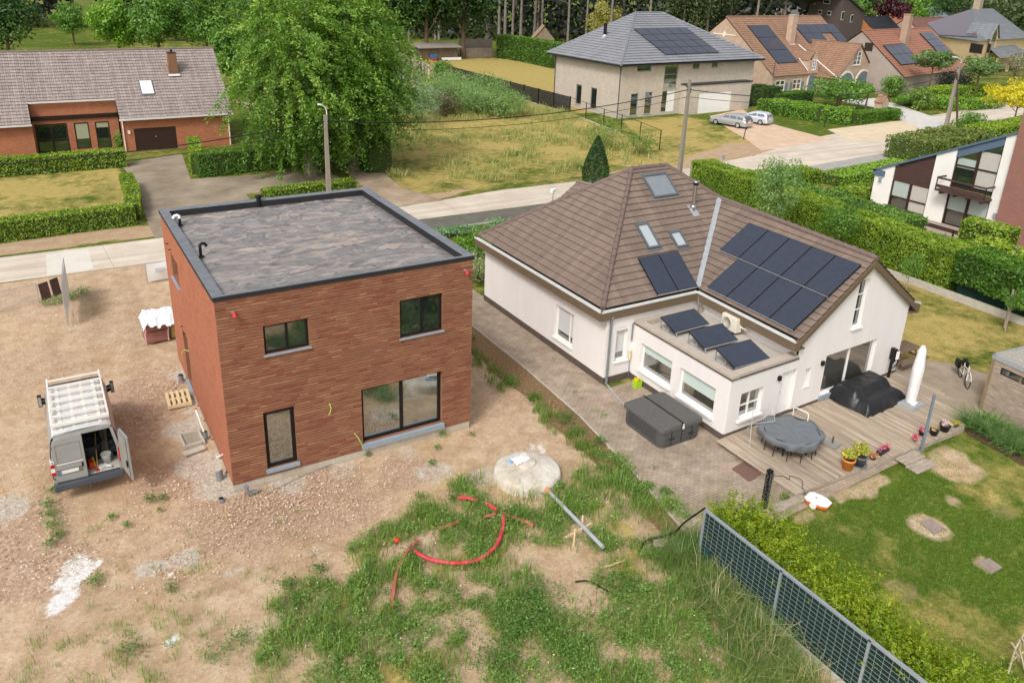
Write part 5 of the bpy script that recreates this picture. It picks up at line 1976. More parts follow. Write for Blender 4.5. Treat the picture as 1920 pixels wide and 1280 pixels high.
# rubble: stones and brick crumbs (nobody could count them)
def stones(name, pts, size, mats, q):
 k = len(pts)
 b8 = np.array([(1, 0, 0), (-1, 0, 0), (0, 1, 0), (0, -1, 0), (0, 0, 1), (0, 0, -1)], float)
 fc = np.array([(0, 2, 4), (2, 1, 4), (1, 3, 4), (3, 0, 4), (2, 0, 5), (1, 2, 5), (3, 1, 5), (0, 3, 5)])
 v = b8[None]*(size*(.5+q.random((k, 1, 1))**2*1.6))*(.6+.8*q.random((k, 6, 1)))
 a = q.random(k)*6.28
 c, s_ = np.cos(a)[:, None], np.sin(a)[:, None]
 x = v[:, :, 0]*c-v[:, :, 1]*s_
 y = v[:, :, 0]*s_+v[:, :, 1]*c
 v = np.stack([x, y, v[:, :, 2]*.7], 2)+pts[:, None, :]
 f = (fc[None]+6*np.arange(k)[:, None, None]).reshape(-1, 3)
 me = bpy.data.meshes.new(name)
 me.from_pydata(v.reshape(-1, 3).tolist(), [], f.tolist())
 me.polygons.foreach_set('material_index', np.repeat(q.integers(0, len(mats), k), 8).astype(np.int32))
 me.update()
 o = link(name, me, mats, None)
 return tag(o, kind='stuff')
q = np.random.default_rng(11)
sp = []
for u, v, r, n in ((480, 950, 1.9, 1500), (560, 930, 1.6, 900), (640, 945, 1.3, 450), (330, 900, 1.3, 500), (250, 780, 2.0, 900), (60, 1060, 1.4, 500), (300, 720, 1.6, 700), (20, 980, 1.3, 300), (760, 880, 1.2, 300), (340, 1060, .9, 300), (430, 975, .7, 260), (240, 620, 3.2, 500), (80, 600, 3.5, 450), (130, 1060, .5, 120), (700, 900, 2.5, 500), (100, 700, 3, 900), (180, 600, 4, 900), (250, 1000, 2.5, 700), (600, 1050, 2, 450), (930, 760, 1.2, 300), (60, 900, 2, 500)):
 c = G(u, v)
 d = q.normal(0, .6, (n, 2))*r
 sp.append(np.stack([c.x+d[:, 0], c.y+d[:, 1], np.full(n, .0)], 1))
sp = np.concatenate(sp)
ok = ~((sp[:, 0] > -.06) & (sp[:, 0] < W0+.06) & (sp[:, 1] > -.06) & (sp[:, 1] < D0)) & (sp[:, 1] < 23)
sp = sp[ok]
stones('rubble', sp, .018, [M('stone_pale', 'd6cabb', .9), M('stone_pink', 'b58d75', .9), M('stone_sand', 'c4ab8c', .9), M('stone_tan', 'b99a76', .9)], q)
# ================================================================ terrace and garden of the white bungalow
def rot2(p, a): return V3(p[0]*math.cos(a)-p[1]*math.sin(a), p[0]*math.sin(a)+p[1]*math.cos(a), 0)
# hot tub
tub_m = M('tub_panels', '5b5a59', .6, .08, 4)
cov_m = M('tub_cover', '5d5b59', .75, .1, 6, bump=.004, bscale=30)
x0, x1, y0, y1 = 13.86, 15.78, -4.55, -2.38
ht = thing('hot_tub', 'square charcoal hot tub with a folded two-part cover on the paving beside the bungalow', 'hot tub', ((x0+x1)/2, (y0+y1)/2, 0))
def rrect(x0, x1, y0, y1, r, z, k=5):
 P = []
 for cx, cy, a0 in ((x1-r, y1-r, 0), (x0+r, y1-r, 90), (x0+r, y0+r, 180), (x1-r, y0+r, 270)):
  for i in range(k+1):
   a = R(a0+90*i/k)
   P.append(V3(cx+r*math.cos(a), cy+r*math.sin(a), z))
 return P
mb = MB()
mb.grid([rrect(x0+.04, x1-.04, y0+.04, y1-.04, .22, z) for z in (0, .08)], 0, True, True)
mb.grid([rrect(x0+i, x1-i, y0+i, y1-i, .25, z) for i, z in ((.03, .08), (.01, .12), (.01, .70), (.0, .74))], 0, True, True)
build(mb, 'shell', tub_m, ht)
mb = MB()
for k in range(1, 4):                                  # panel joints and hand holes
 x = x0+(x1-x0)*k/4
 mb.obox((x-.012, y0-.004, .1), (.024, 0, 0), (0, .02, 0), (0, 0, .6))
for x in (x0+.5, x1-.5):
 mb.obox((x-.13, y0-.006, .30), (.26, 0, 0), (0, .02, 0), (0, 0, .07))
for k in range(1, 6):
 mb.obox((x0-.004, y0+.3, .12+k*.1), (.02, 0, 0), (0, (y1-y0)-.6, 0), (0, 0, .012))
build(mb, 'panel_joints', M('tub_joint', '2f3236', .6, .1), ht)
ym = (y0+y1)/2
xm = (x0+x1)/2
for xa, xb in ((x0-.03, xm-.008), (xm+.008, x1+.03)):
 mb = MB()
 rr = rrect(xa, xb, y0-.03, y1+.03, .12, 0)
 def zt(p): return .83+.05*(1-abs(p.x-xm)/(x1-xm))
 mb.grid([[V3(p.x, p.y, z) for p in rr] for z in (.68, .80)], 0, False, True)
 mb.grid([[V3(p.x, p.y, .80) for p in rr], [V3(p.x*.98+xm*.02, p.y*.985+ym*.015, zt(p)) for p in rr]], 0, True, True)
 mb.add([V3(p.x*.98+xm*.02, p.y*.985+ym*.015, zt(p)) for p in rr])
 build(mb, 'cover', cov_m, ht)
mb = MB()
mb.beam(V3(xm, y0-.04, .885), V3(xm, y1+.04, .885), .07, .012)
build(mb, 'cover_seam', M('seam_black', '29292a', .7), ht)
mb = MB()
mb.beam(V3(xm, y0-.045, .86), V3(xm, y0-.045, .66), .05, .015)
mb.box((xm, y0-.05, .66), (.07, .03, .09), 0)
build(mb, 'strap', M('strap_white', 'd8d8d4', .6), ht)
# condensate hose, brush and green bag at the wall
mb = MB()
ribbed(mb, [V3(15.1, .2, .03), V3(15.05, -.1, .03), V3(14.9, -.6, .03), V3(14.75, -1.3, .03), V3(14.8, -2.0, .03), V3(15.0, -2.4, .05)], .03, .04)
tag(build(mb, 'drain_hose', M('hose_grey_light', 'a5a5a8', .6)), 'ribbed grey hose running from the downpipe to the hot tub', 'hose')
gb = G(1194, 726)
bag = thing('garden_bag', 'bright green bag with yellow tools in it by the bungalow wall', 'bag', gb)
mb = MB()
mb.grid([[gb+V3(x*s_, y*s_, z) for x, y in ((-.15, -.13), (.15, -.13), (.15, .13), (-.15, .13))] for s_, z in ((.9, 0), (1.0, .2), (1.05, .34))], 0, False, True)
mb.add([gb+V3(x, y, .02) for x, y in ((-.14, -.12), (.14, -.12), (.14, .12), (-.14, .12))])
build(mb, 'sack', M('lime_green', 'a8d234', .6, .08), bag)
mb = MB()
mb.box(gb+V3(-.03, .02, .12), (.05, .2, .30), .4)
mb.box(gb+V3(.06, .05, .12), (.05, .14, .28), -.3)
build(mb, 'tools', M('tool_yellow', 'd9c21c', .6), bag)
bp = FN.p(FN.L-.12, 0, .10)
br = thing('long_brush', 'long brush with a cream head leaning upside down in the wall corner', 'brush', bp)
mb = MB()
mb.tube([bp, bp+V3(.0, .04, .9)], .016, 8)
build(mb, 'handle', M('handle_blue', '586a86', .5), br)
mb = MB()
mb.tube([bp+V3(0, .04, .88), bp+V3(0, .05, 1.3)], [.05, .06], 10)
build(mb, 'head', M('brush_cream', 'cfc79a', .8), br)
# deck
deck = thing('wooden_deck', 'weathered grey-brown board deck along the garden side of the white bungalow', 'deck', (20.5, -6.9, 0))
t = NT('deck_boards')
p_ = t.obj()
mp = t.n('Mapping')
mp.inputs['Scale'].default_value = (8, .6, 1)
t.l(t.uv(), mp.inputs[0])
c1 = t.ramp(t.noise(mp.outputs[0], 1.0, 5, .7), [(.3, hx('8a7b6a')), (.5, hx('aa9985')), (.72, hx('c6b6a3'))])
uvn = t.n('SeparateXYZ')
t.l(t.uv(), uvn.inputs[0])
wn_ = t.n('TexWhiteNoise', noise_dimensions='1D')
t.l(t.math('FLOOR', t.math('DIVIDE', uvn.outputs[0], .145)), wn_.inputs['W'])
c1 = t.mix(1.0, c1, t.ramp(wn_.outputs[0], [(0, (.78, .78, .78)), (1, (1.12, 1.1, 1.08))]), 'MULTIPLY')
t.l(c1, t.b.inputs['Base Color'])
t.b.inputs['Roughness'].default_value = .8
t.bump(t.noise(mp.outputs[0], 6, 3), .003)
deck_m = t.mat
dk = [(16.28, -5.1), (16.10, -5.2), (15.95, -8.78), (24.9, -8.92), (26.2, -7.9), (27.0, -6.6), (26.7, -4.7)]
mb = MB()
x = 15.9
k = 0
front = [(15.9, -8.78), (25.0, -8.93), (26.3, -7.95), (27.1, -6.4)]
def fy(x):
 for (a, b), (c, d) in zip(front[:-1], front[1:]):
  if a <= x <= c:
   return b+(d-b)*(x-a)/(c-a)
 return front[-1][1]
while x < 27.0:
 ya = fy(x)
 yb_ = -5.13+.036*(x-16.3) if x > 16.25 else -5.2
 if x > 26.75:
  yb_ = -5.6
 cut = [ya, yb_]
 mid = ya+(yb_-ya)*(.35+.3*((k*7) % 5)/5)
 for a, b in ((ya, mid-.003), (mid+.003, yb_)):
  if b-a > .05:
   mb.obox((x, a, .165), (.138, 0, 0), (0, b-a, 0), (0, 0, .028+.003*((k*3) % 2)), 0)
 x += .145
 k += 1
build(mb, 'boards', deck_m, deck)
mb = MB()
for a, b in zip(front[:-1], front[1:]):
 mb.beam(V3(*a, .085), V3(*b, .085), .04, .16)
build(mb, 'skirting', MAT['wood_grey'], deck)
mb = MB()
mb.beam(V3(15.93, -8.75, .085), V3(16.12, -5.25, .085), .03, .15)
build(mb, 'side_board', MAT['wood_grey'], deck)
mb = MB()
mb.beam(V3(14.75, -8.95, .05), V3(16.2, -8.92, .05), .32, .12)
tag(build(mb, 'timber_edging', MAT['wood_grey']), 'broad grey timber edging beam running on from the deck to the dotted post', 'timber')
# steps
st = thing('garden_steps', 'two grey timber steps down from the deck to the lawn', 'steps', (21.4, -9.3, 0))
for k, (ya, yb_, z) in enumerate(((-9.38, -8.92, .12), (-9.84, -9.36, .04))):
 for j in range(3):
  mb = MB()
  w_ = (yb_-ya)/3
  mb.obox((20.85, ya+w_*j+.004, z-.03), (1.12, 0, 0), (0, w_-.012, 0), (0, 0, .035))
  build(mb, 'board', MAT['wood_grey'], st)
mb = MB()
mb.obox((20.87, -9.37, -.02), (1.08, 0, 0), (0, .02, 0), (0, 0, .10))
build(mb, 'riser', MAT['wood_grey'], st)
# rubber mat, manholes
mb = MB()
a, b, c, d = G(1372, 879, .012), G(1403, 860, .012), G(1436, 884, .012), G(1405, 903, .012)
mb.prism([a, b, c, d], (0, 0, .02))
tag(build(mb, 'door_mat', M('rubber_mat', '765a50', .9, .08, 8)), 'square red-brown rubber mat on the paving beside the deck', 'mat')
for uvq, lb in ((((1723, 978), (1745, 973), (1771, 990), (1752, 1002)), 'grey manhole cover in a ring of bare sand on the lawn'), (((1833, 1056), (1854, 1046), (1879, 1064), (1859, 1076)), 'smaller reddish manhole cover near the right edge of the lawn')):
 mb = MB()
 mb.prism([G(*c_, -.005) for c_ in uvq], (0, 0, .025))
 mb.box(G(sum(c_[0] for c_ in uvq)/4, sum(c_[1] for c_ in uvq)/4, .02), (.05, .05, .012), 0, 0)
 tag(build(mb, 'manhole_cover', M('cover_concrete', '93837a', .9, .15, 6)), lb, 'manhole', 'covers in the lawn')
DZ = .195
# covered round table with chairs under the cover
tc = V3(17.85, -6.78, DZ)
tb_ = thing('covered_table', 'round garden table hidden under a taut grey weather cover on the deck', 'table', tc)
leg_m = M('table_leg', '2c2a2a', .5, .1)
rad = lambda a: 1.06+.05*math.cos(2*a+.6)+.03*math.cos(8*a)
n = 72
rows = []
for i in range(15):
 f = i/14
 row = []
 for k in range(n):
  a = 2*math.pi*k/n
  oct_ = abs(((a/(math.pi/4)+.5) % 1)-.5)*2        # 0 at chair backs, 1 between
  bump_ = .045*(1-oct_)
  r = rad(a)
  if f < .5:
   rr_ = r*f/.5
   z = .74+bump_*max(0, (f-.3)/.2)**1.2
  else:
   g_ = (f-.5)/.5
   fold = .03*math.sin(a*13+g_*2)+.02*math.sin(a*29)
   rr_ = r*(1+.03*math.sin(g_*3))-.10*g_*oct_+fold*g_
   z = .74+bump_-(.24+.06*math.sin(a*3+1)+.08*oct_)*g_**1.1
  z += .008*math.sin(a*9+f*14)
  row.append(tc+V3(rr_*math.cos(a), rr_*math.sin(a), z))
 rows.append(row)
mb = MB()
mb.grid(rows[::-1], 0, True, True)
build(mb, 'cover', M('grey_cover', '6d7174', .7, .08, 3, bump=.01, bscale=5), tb_)
for k in range(4):
 a = .4+k*math.pi/2
 mb = MB()
 mb.beam(tc+V3(.62*math.cos(a), .62*math.sin(a), 0), tc+V3(.5*math.cos(a), .5*math.sin(a), .7), .06)
 build(mb, 'leg', leg_m, tb_)
chair0 = None
for k in range(6):
 a = -2.75+k*1.05
 if chair0 is None:
  chair0 = thing('garden_chair', '', 'chair', (0, 0, 0), 0, 'chairs under the table cover')
  for x, y in ((-.22, -.20), (.22, -.20), (-.2, .22), (.2, .22)):
   mb = MB()
   mb.tube([V3(x*1.15, y*1.15, 0), V3(x, y, .44)], .016, 6)
   build(mb, 'leg', leg_m, chair0)
  mb = MB()
  mb.box((0, 0, .43), (.46, .46, .03))
  build(mb, 'seat', leg_m, chair0)
  mb = MB()
  mb.obox((-.22, -.23, .46), (.44, 0, 0), (0, .03, 0), (0, -.06, .30))
  build(mb, 'backrest', leg_m, chair0)
  c_ = chair0
 else:
  c_ = copy_tree(chair0)
 c_.location = tc+V3(.66*math.cos(a), .66*math.sin(a), 0)
 c_.rotation_euler.z = a+math.pi/2
 c_['label'] = 'dark slender-legged garden chair tucked under the grey round table cover'
# laundry rack and white folding frame beside it
wl = MAT['white']
def pole(name, parent, pts, r=.012, m=None):
 mb = MB()
 mb.tube(pts, r, 8)
 return build(mb, name, m or wl, parent)
fr = thing('folding_chair', 'white tubular frame of a folded chair leaning on the covered table', 'chair', tc+V3(1.05, .05, 0))
e0 = V3(18.75, -6.35, DZ)
pole('hoop', fr, [e0+V3(.0, .28, .62), e0+V3(.0, .28, 1.02), e0+V3(.03, .22, 1.07), e0+V3(.10, -.22, 1.07), e0+V3(.12, -.28, 1.02), e0+V3(.12, -.28, .5), e0+V3(.12, -.30, .02)], .018)
pole('foot', fr, [e0+V3(0, .28, .62), e0+V3(-.02, .3, .02)], .018)
dr = thing('drying_rack', 'folding wire drying rack standing between the table cover and the window', 'drying rack', (17.2, -5.75, DZ))
wire_m = M('rack_wire', 'cfcdc8', .5, .05, metal=.3)
A0, A1, B0, B1 = V3(16.75, -5.95, 1.05), V3(17.35, -5.42, 1.12), V3(17.65, -6.2, 1.05), V3(18.25, -5.55, 1.10)
pole('rail', dr, [A0, A1, B1, B0, A0], .010, wire_m)
mb = MB()
for k in range(1, 10):
 mb.tube([A0.lerp(B0, k/10), A1.lerp(B1, k/10)], .003, 4, caps=False)
build(mb, 'lines', wire_m, dr)
for p, q_ in ((A0, V3(17.1, -5.3, DZ)), (A1, V3(16.65, -6.1, DZ)), (B0, V3(18.0, -5.45, DZ)), (B1, V3(17.6, -6.2, DZ))):
 pole('leg', dr, [p, q_], .010, wire_m)
# small parasol foot
pf = G(1560, 833, DZ)
pf_ = thing('parasol_foot', 'square stone parasol foot with a short rusty tube beside the covered table', 'parasol base', pf)
mb = MB()
mb.box(pf, (.50, .50, .07), .2)
build(mb, 'slab', M('stone_slab', '8b8a86', .9, .15, 8), pf_, bevel=.01)
mb = MB()
mb.tube([pf+V3(0, 0, .07), pf+V3(0, 0, .34)], .028, 10)
mb.tube([pf+V3(-.05, 0, .25), pf+V3(.05, 0, .25)], .012, 6)
build(mb, 'socket', M('rust', '6b4a38', .8), pf_)
# covered lounge set
lc = V3(23.62, -5.72, DZ)
lo = thing('covered_lounge', 'bulky garden lounge set under a black cover on the deck by the sliding door', 'lounge', lc)
NX, NY = 34, 26
rows = []
ca, sa = math.cos(R(3)), math.sin(R(3))
for j in range(NY):
 row = []
 for i in range(NX):
  u, v = i/(NX-1)*2-1, j/(NY-1)*2-1
  ex = max(abs(u), abs(v))
  back = .66-.26*(v < -.1)*min(1, (-.1-v)/.25)     # high at the wall side, low seat in front
  side = max(0, (ex-.80)/.20)
  z = (back+.10*max(0, abs(u)-.5)+.05*fnoise(i*.35, j*.35))*(1-side**1.5)
  shr = 1-.10*(1-side)+.05*side*fnoise(i*.5+9, j*.5)
  x, y = u*1.35*shr, v*.95*shr
  fold = .04*math.sin(i*.9+j*.3)*side
  row.append(lc+V3(x*ca-y*sa+fold, x*sa+y*ca+fold*.5, max(.01, z)))
 rows.append(row)
mb = MB()
mb.grid(rows)
build(mb, 'cover', M('black_cover', '1c1c1e', .38, .1, 3, spec=.45, bump=.03, bscale=4), lo)
mb = MB()
for a, b in (((-1.45, .35), (-1.1, .1)), ((-1.45, .35), (-1.2, .75)), ((-1.1, .1), (-.9, .35))):
 mb.tube([lc+V3(*a, .04), lc+V3(*b, .04)], .014, 6)
build(mb, 'sled_foot', MAT['black'], lo)
mb = MB()
mb.box(lc+V3(-.85, -.75, .02), (.35, .12, .05), -.5)
build(mb, 'cushion_corner', MAT['white'], lo, bevel=.01)
# closed parasol in its white sleeve
pp_ = G(1703, 757, DZ)
pp_ = V3(24.75, -6.85, DZ)
ps = thing('closed_parasol', 'tall closed parasol in a white sleeve on a grey slab base', 'parasol', pp_)
mb = MB()
for k in range(2):
 mb.box(pp_+V3(0, 0, .05*k), (.95-.1*k, .80-.08*k, .05), .08)
build(mb, 'base', M('slab_grey', '9a9c9b', .8, .08, 4), ps, bevel=.008)
n = 18
rows = []
for i in range(16):
 f = i/15
 z = .12+f*2.46
 r = (.19+.05*f if f < .6 else .22-.10*(f-.6)/.4) if f < .97 else .06
 row = []
 for k in range(n):
  a = 2*math.pi*k/n
  row.append(pp_+V3(r*math.cos(a)*(1+.06*math.sin(a*4+f*3)), r*math.sin(a)*(1+.06*math.cos(a*5)), z))
 rows.append(row)
mb = MB()
mb.grid(rows, 0, True, True)
mb.add(rows[-1])
build(mb, 'sleeve', M('sleeve_white', 'dedcda', .7, .05, 3, bump=.02, bscale=6), ps)
mb = MB()
mb.box(pp_+V3(-.02, -.18, .10), (.32, .16, .08), .2)
build(mb, 'sandbag', MAT['white'], ps, bevel=.02)
# car charger post
ep = V3(26.05, -4.98, 0)
ev = thing('charging_post', 'slim black charging post with a white front and a coiled cable at the wall corner', 'charger', ep)
mb = MB()
mb.box(ep, (.10, .08, 1.05))
build(mb, 'post', MAT['black'], ev)
mb = MB()
mb.box(ep+V3(.03, 0, 1.02), (.16, .26, .52), -.3)
build(mb, 'box', MAT['black'], ev, bevel=.01)
mb = MB()
mb.obox(ep+V3(.12, -.12, 1.07), (.02, 0, 0), (-.04, .22, 0), (0, 0, .40))
mb.obox(ep+V3(-.02, -.14, 1.1), (.14, -.04, 0), (.005, -.01, 0), (0, 0, .38))
build(mb, 'front', MAT['white'], ev)
mb = MB()
pts = [ep+V3(.2+.02*k/8, .02, .75)+V3(.19*math.cos(k*.5+1.5), -.08*math.cos(k*.5), .26*math.sin(k*.5+1.5)) for k in range(38)]
mb.tube(pts, .014, 6)
build(mb, 'cable', MAT['blackplastic'], ev)
# picnic table
pk_ = V3(28.1, -4.05, 0)
pt = thing('picnic_table', 'brown timber picnic table with attached benches behind the white bungalow', 'picnic table', pk_)
pw_m = M('picnic_wood', '76614f', .85, .2, 3, stretch=(1, 6, 6))
for k in range(5):
 mb = MB()
 mb.box(pk_+V3(0, -.34+.17*k, .72), (1.75, .155, .035))
 build(mb, 'top_board', pw_m, pt)
for sg in (-1, 1):
 mb = MB()
 mb.box(pk_+V3(0, sg*.72, .42), (1.75, .25, .04))
 build(mb, 'bench', pw_m, pt)
 for x in (-.62, .62):
  mb = MB()
  mb.beam(pk_+V3(x, sg*.62, 0), pk_+V3(x, sg*.25, .72), .09, .045)
  build(mb, 'leg', pw_m, pt)
for x in (-.62, .62):
 mb = MB()
 mb.beam(pk_+V3(x+.05, -.82, .38), pk_+V3(x+.05, .82, .38), .045, .09)
 build(mb, 'cross_bar', pw_m, pt)
# bicycle
b0, b1 = V3(29.05, -5.55, 0), V3(28.52, -6.62, 0)         # rear and front wheel contact
b0, b1 = G(1797, 704), G(1811, 727)
dv = (b1-b0)
dv = dv.normalized()*1.08
b0 = b1-dv
bk_ = thing('bicycle', 'cream city bicycle with black pannier bags parked on the concrete', 'bicycle', (b0+b1)/2)
fx_ = dv.normalized()
sx_ = V3(-fx_.y, fx_.x, 0)
crm = M('cream_frame', 'e3ddcf', .4, .04)
def wheel(c):
 pts = [c+fx_*.33*math.cos(k*2*math.pi/28)+V3(0, 0, .34+.33*math.sin(k*2*math.pi/28)) for k in range(29)]
 mb = MB()
 mb.tube(pts, .02, 6, caps=False)
 w_ = build(mb, 'wheel', rub_m, bk_)
 mb = MB()
 for k in range(12):
  a = k*math.pi/6
  mb.tube([c+V3(0, 0, .34), c+fx_*.31*math.cos(a)+V3(0, 0, .34+.31*math.sin(a))], .003, 4, caps=False)
 mb.tube([c-sx_*.05+V3(0, 0, .34), c+sx_*.05+V3(0, 0, .34)], .03, 8)
 build(mb, 'spokes', MAT['zinc'], w_)
wheel(b0)
wheel(b1)
def B(f, z, s_=0): return b0+fx_*f+sx_*s_+V3(0, 0, z)
bb, stt, hd, hd2 = B(.46, .30), B(.30, .80), B(.88, .92), B(.92, .70)
mb = MB()
for a, b in ((bb, stt), (bb, hd2), (stt.lerp(bb, .25), hd2+V3(0, 0, .05)), (hd, hd2), (B(0, .34, .04), bb), (B(0, .34, .04), stt.lerp(bb, .2)), (B(0, .34, -.04), bb), (B(0, .34, -.04), stt.lerp(bb, .2)), (hd2, B(1.08, .34, .05)), (hd2, B(1.08, .34, -.05))):
 mb.tube([a, b], .02, 8)
build(mb, 'frame', crm, bk_)
mb = MB()
mb.tube([hd, B(.86, 1.05), B(.80, 1.10, .28), B(.66, 1.08, .32)], .013, 6)
mb.tube([B(.86, 1.05), B(.80, 1.10, -.28), B(.66, 1.08, -.32)], .013, 6)
build(mb, 'handlebar', MAT['black'], bk_)
mb = MB()
mb.blob(B(.27, .94), .13, .10, .05)
mb.tube([stt, B(.28, .92)], .014, 6)
build(mb, 'saddle', MAT['black'], bk_)
for s_ in (-1, 1):
 mb = MB()
 mb.obox(B(-.22, .45, s_*.07 if s_ > 0 else -.22), fx_*.40, sx_*.15, (0, 0, .32))
 build(mb, 'pannier', MAT['blackplastic'], bk_, bevel=.03)
for c_ in (b0, b1):
 pts = [c_+fx_*.375*math.cos(R(a))+V3(0, 0, .34+.375*math.sin(R(a))) for a in range(20, 165, 12)]
 mb = MB()
 mb.tube(pts, .022, 6)
 build(mb, 'mudguard', crm if c_ is b1 else MAT['black'], bk_)
# shed with gravel roof
sh = thing('timber_shed', 'weathered plank shed with a gravel roof at the right edge', 'shed', (30, -9.5, 0))
fs1 = Facade((27.32, -8.2), (27.2, -14.5))
s0, s1 = V3(27.32, -8.2, 0), V3(26.9, -12.5, 0)
fs1 = Facade(s0[:2], s1[:2])
s2 = s0-fs1.n*5.0
H_ = 2.28
mb = MB()
k = 0
z = .03
while z < H_-.02:
 if not (1.70 < z < 1.95):
  fs1.slab(mb, .1, z, fs1.L, min(z+.135, H_), -.03, .004*(k % 2))
 else:
  fs1.slab(mb, .1, z, .38, min(z+.135, H_), -.03, .0)
 z += .145
 k += 1
f2 = Facade(s2[:2], s0[:2])
z = .03
while z < H_-.02:
 f2.slab(mb, 0, z, f2.L-.1, min(z+.135, H_), -.03, 0)
 z += .145
build(mb, 'planks', M('shed_planks', '9a8877', .9, .28, 2.5, stretch=(8, 1, 8), alt='b5a492'), sh)
mb = MB()
fs1.slab(mb, -.02, 0, .10, H_, -.1, .02)
f2.slab(mb, f2.L-.06, 0, f2.L-.0, H_, -.06, .016)
build(mb, 'corner_post', M('shed_post', '8a7458', .9, .2), sh)
mb = MB()
fs1.slab(mb, .38, 1.72, fs1.L, 1.98, -.12, -.08)
build(mb, 'pane', MAT['glass'], sh)
for x in (1.15, 1.9, 2.7, 3.5):
 mb = MB()
 fs1.slab(mb, x, 1.70, x+.06, 1.99, -.07, .0)
 build(mb, 'post', M('shed_bar', '7c6e60', .9), sh)
t0, t1, t2 = s0+V3(0, 0, H_), s1+V3(0, 0, H_), s2+V3(0, 0, H_)
t3 = t1+(t2-t0)
mb = MB()
mb.prism([t0+V3(0, 0, .0), t1, t3, t2], (0, 0, .12))
build(mb, 'roof', M('roof_gravel', 'a49c90', .95, .45, 18, bump=.05, bscale=25, alt='cfc7ba'), sh)
mb = MB()
for a, b in ((t0, t1), (t0, t2)):
 mb.beam(a+V3(0, 0, .08)-(b-a).normalized()*.04, b+V3(0, 0, .08), .07, .2)
build(mb, 'roof_edge', MAT['zinc'], sh)
# pots on the deck edge
def pot(name, label, c, r, h, m, plant=None, saucer=False, group='plant pots along the deck edge'):
 c = Vector(c)
 root = thing(name, label, 'plant pot', c, 0, group)
 mb = MB()
 mb.lathe(c, [(0, 0.0), (r*.72, 0), (r*.95, h*.85), (r*1.04, h*.86), (r*1.04, h), (r*.9, h), (r*.85, h*.8)], 24)
 pt_ = build(mb, 'pot', m, root)
 mb = MB()
 mb.disc(c+V3(0, 0, h*.86), r*.9, 18)
 build(mb, 'compost', M('compost', '4a3a2a', .95, .3, 20), pt_)
 if saucer:
  mb = MB()
  mb.lathe(c, [(0, .0), (r*1.15, 0), (r*1.2, .05), (r*1.1, .05), (r*.9, .02)], 24)
  build(mb, 'saucer', m, root)
 if plant:
  mt, n_, rx, rz_, lf, dz = plant
  qq = np.random.default_rng(int(c.x*100))
  P, N, T = crown_points(c+V3(0, 0, h+dz), rx, rx, rz_, n_, 10, qq, .45)
  leaves('leaves', P, N, np.full(n_, lf), mt, root, T, q=qq)
 return root
terra = M('terracotta', 'd98a45', .75, .08, 5)
gpot = M('pot_grey', '6a7077', .5, .06, 5)
bpot = M('pot_black', '2e3034', .5, .06, 5)
lime = leafmat('lime_leaf', '6f7d22', 'b7b83a', 'e8e27c')
fl_mix = leafmat('petal_mix', 'b0307e', 'e7c9d6', 'f0e6b0', .2)
fl_red = leafmat('petal_red', '8d1746', 'd83a5e', 'f3b2c3', .2)
fl_yel = leafmat('petal_yellow', '7d8a2a', 'd6c52f', 'e9d84f', .2)
pot('terracotta_pot', 'large orange terracotta pot with a variegated shrub on the deck edge', G(1588, 879, DZ), .22, .42, terra, (lime, 420, .26, .22, .10, .22))
pot('grey_pot', 'grey pot with a yellow-green shrub and saucer behind the terracotta pot', G(1611, 871, DZ), .22, .36, gpot, (lime, 460, .30, .24, .09, .24), True)
pot('pink_flower_pot', 'small pink pot with yellow and purple pansies beside the leaning post', G(1715, 827, DZ), .09, .16, M('pot_pink', 'dd9aa0', .5), (fl_red, 90, .14, .08, .07, .06))
pot('black_flower_pot', 'grey-black pot of dried orange flowers to the right of the leaning post', G(1750, 815, DZ), .16, .24, bpot, (leafmat('dry_petals', '7c5a34', 'c9a56a', 'e2cf9f', .2), 150, .17, .10, .05, .06))
pot('black_flower_tub', 'wide black tub with pink and white flowers on the deck edge', G(1770, 807, DZ), .20, .28, bpot, (fl_mix, 200, .22, .10, .06, .06))
pot('flower_bowl', 'low pot with yellow-green flowers at the far end of the deck edge', G(1790, 799, DZ), .13, .12, gpot, (fl_yel, 160, .20, .09, .06, .06))
pot('flower_bowl', 'small dark red flower bowl half hidden behind the leaning post', G(1728, 815, DZ), .12, .16, bpot, (fl_red, 130, .18, .10, .06, .06))
tr = G(1655, 848, DZ)
tro = thing('flower_trough', 'narrow black trough of red and white flowers near the deck steps', 'trough', tr)
mb = MB()
mb.box(tr, (.60, .18, .15), .12)
build(mb, 'trough', bpot, tro, bevel=.01)
qq = np.random.default_rng(4)
P = np.stack([tr.x+(qq.random(150)-.5)*.62, tr.y+(qq.random(150)-.5)*.2, DZ+.14+.14*qq.random(150)], 1)
leaves('planting', P, np.tile((0, 0, 1.), (150, 1)), np.full(150, .06), fl_red, tro, q=qq)
tr = G(1636, 860, DZ)
qq = np.random.default_rng(9)
mb = MB()
mb.lathe(tr, [(0, 0), (.09, 0), (.11, .10), (.09, .1)], 14)
pb_ = thing('flower_bowl', 'little bowl of magenta and yellow flowers right of the grey pot', 'plant pot', tr, 0, 'plant pots along the deck edge')
build(mb, 'bowl', bpot, pb_)
P = tr+np.zeros(3) if False else np.array(tr)[None]+np.stack([(qq.random(110)-.5)*.34, (qq.random(110)-.5)*.24, .08+.12*qq.random(110)], 1)
leaves('planting', P, np.tile((0, 0, 1.), (110, 1)), np.full(110, .06), leafmat('petal_magenta', 'd0208a', 'e36a4a', 'd8c93a', .2), pb_, q=qq)
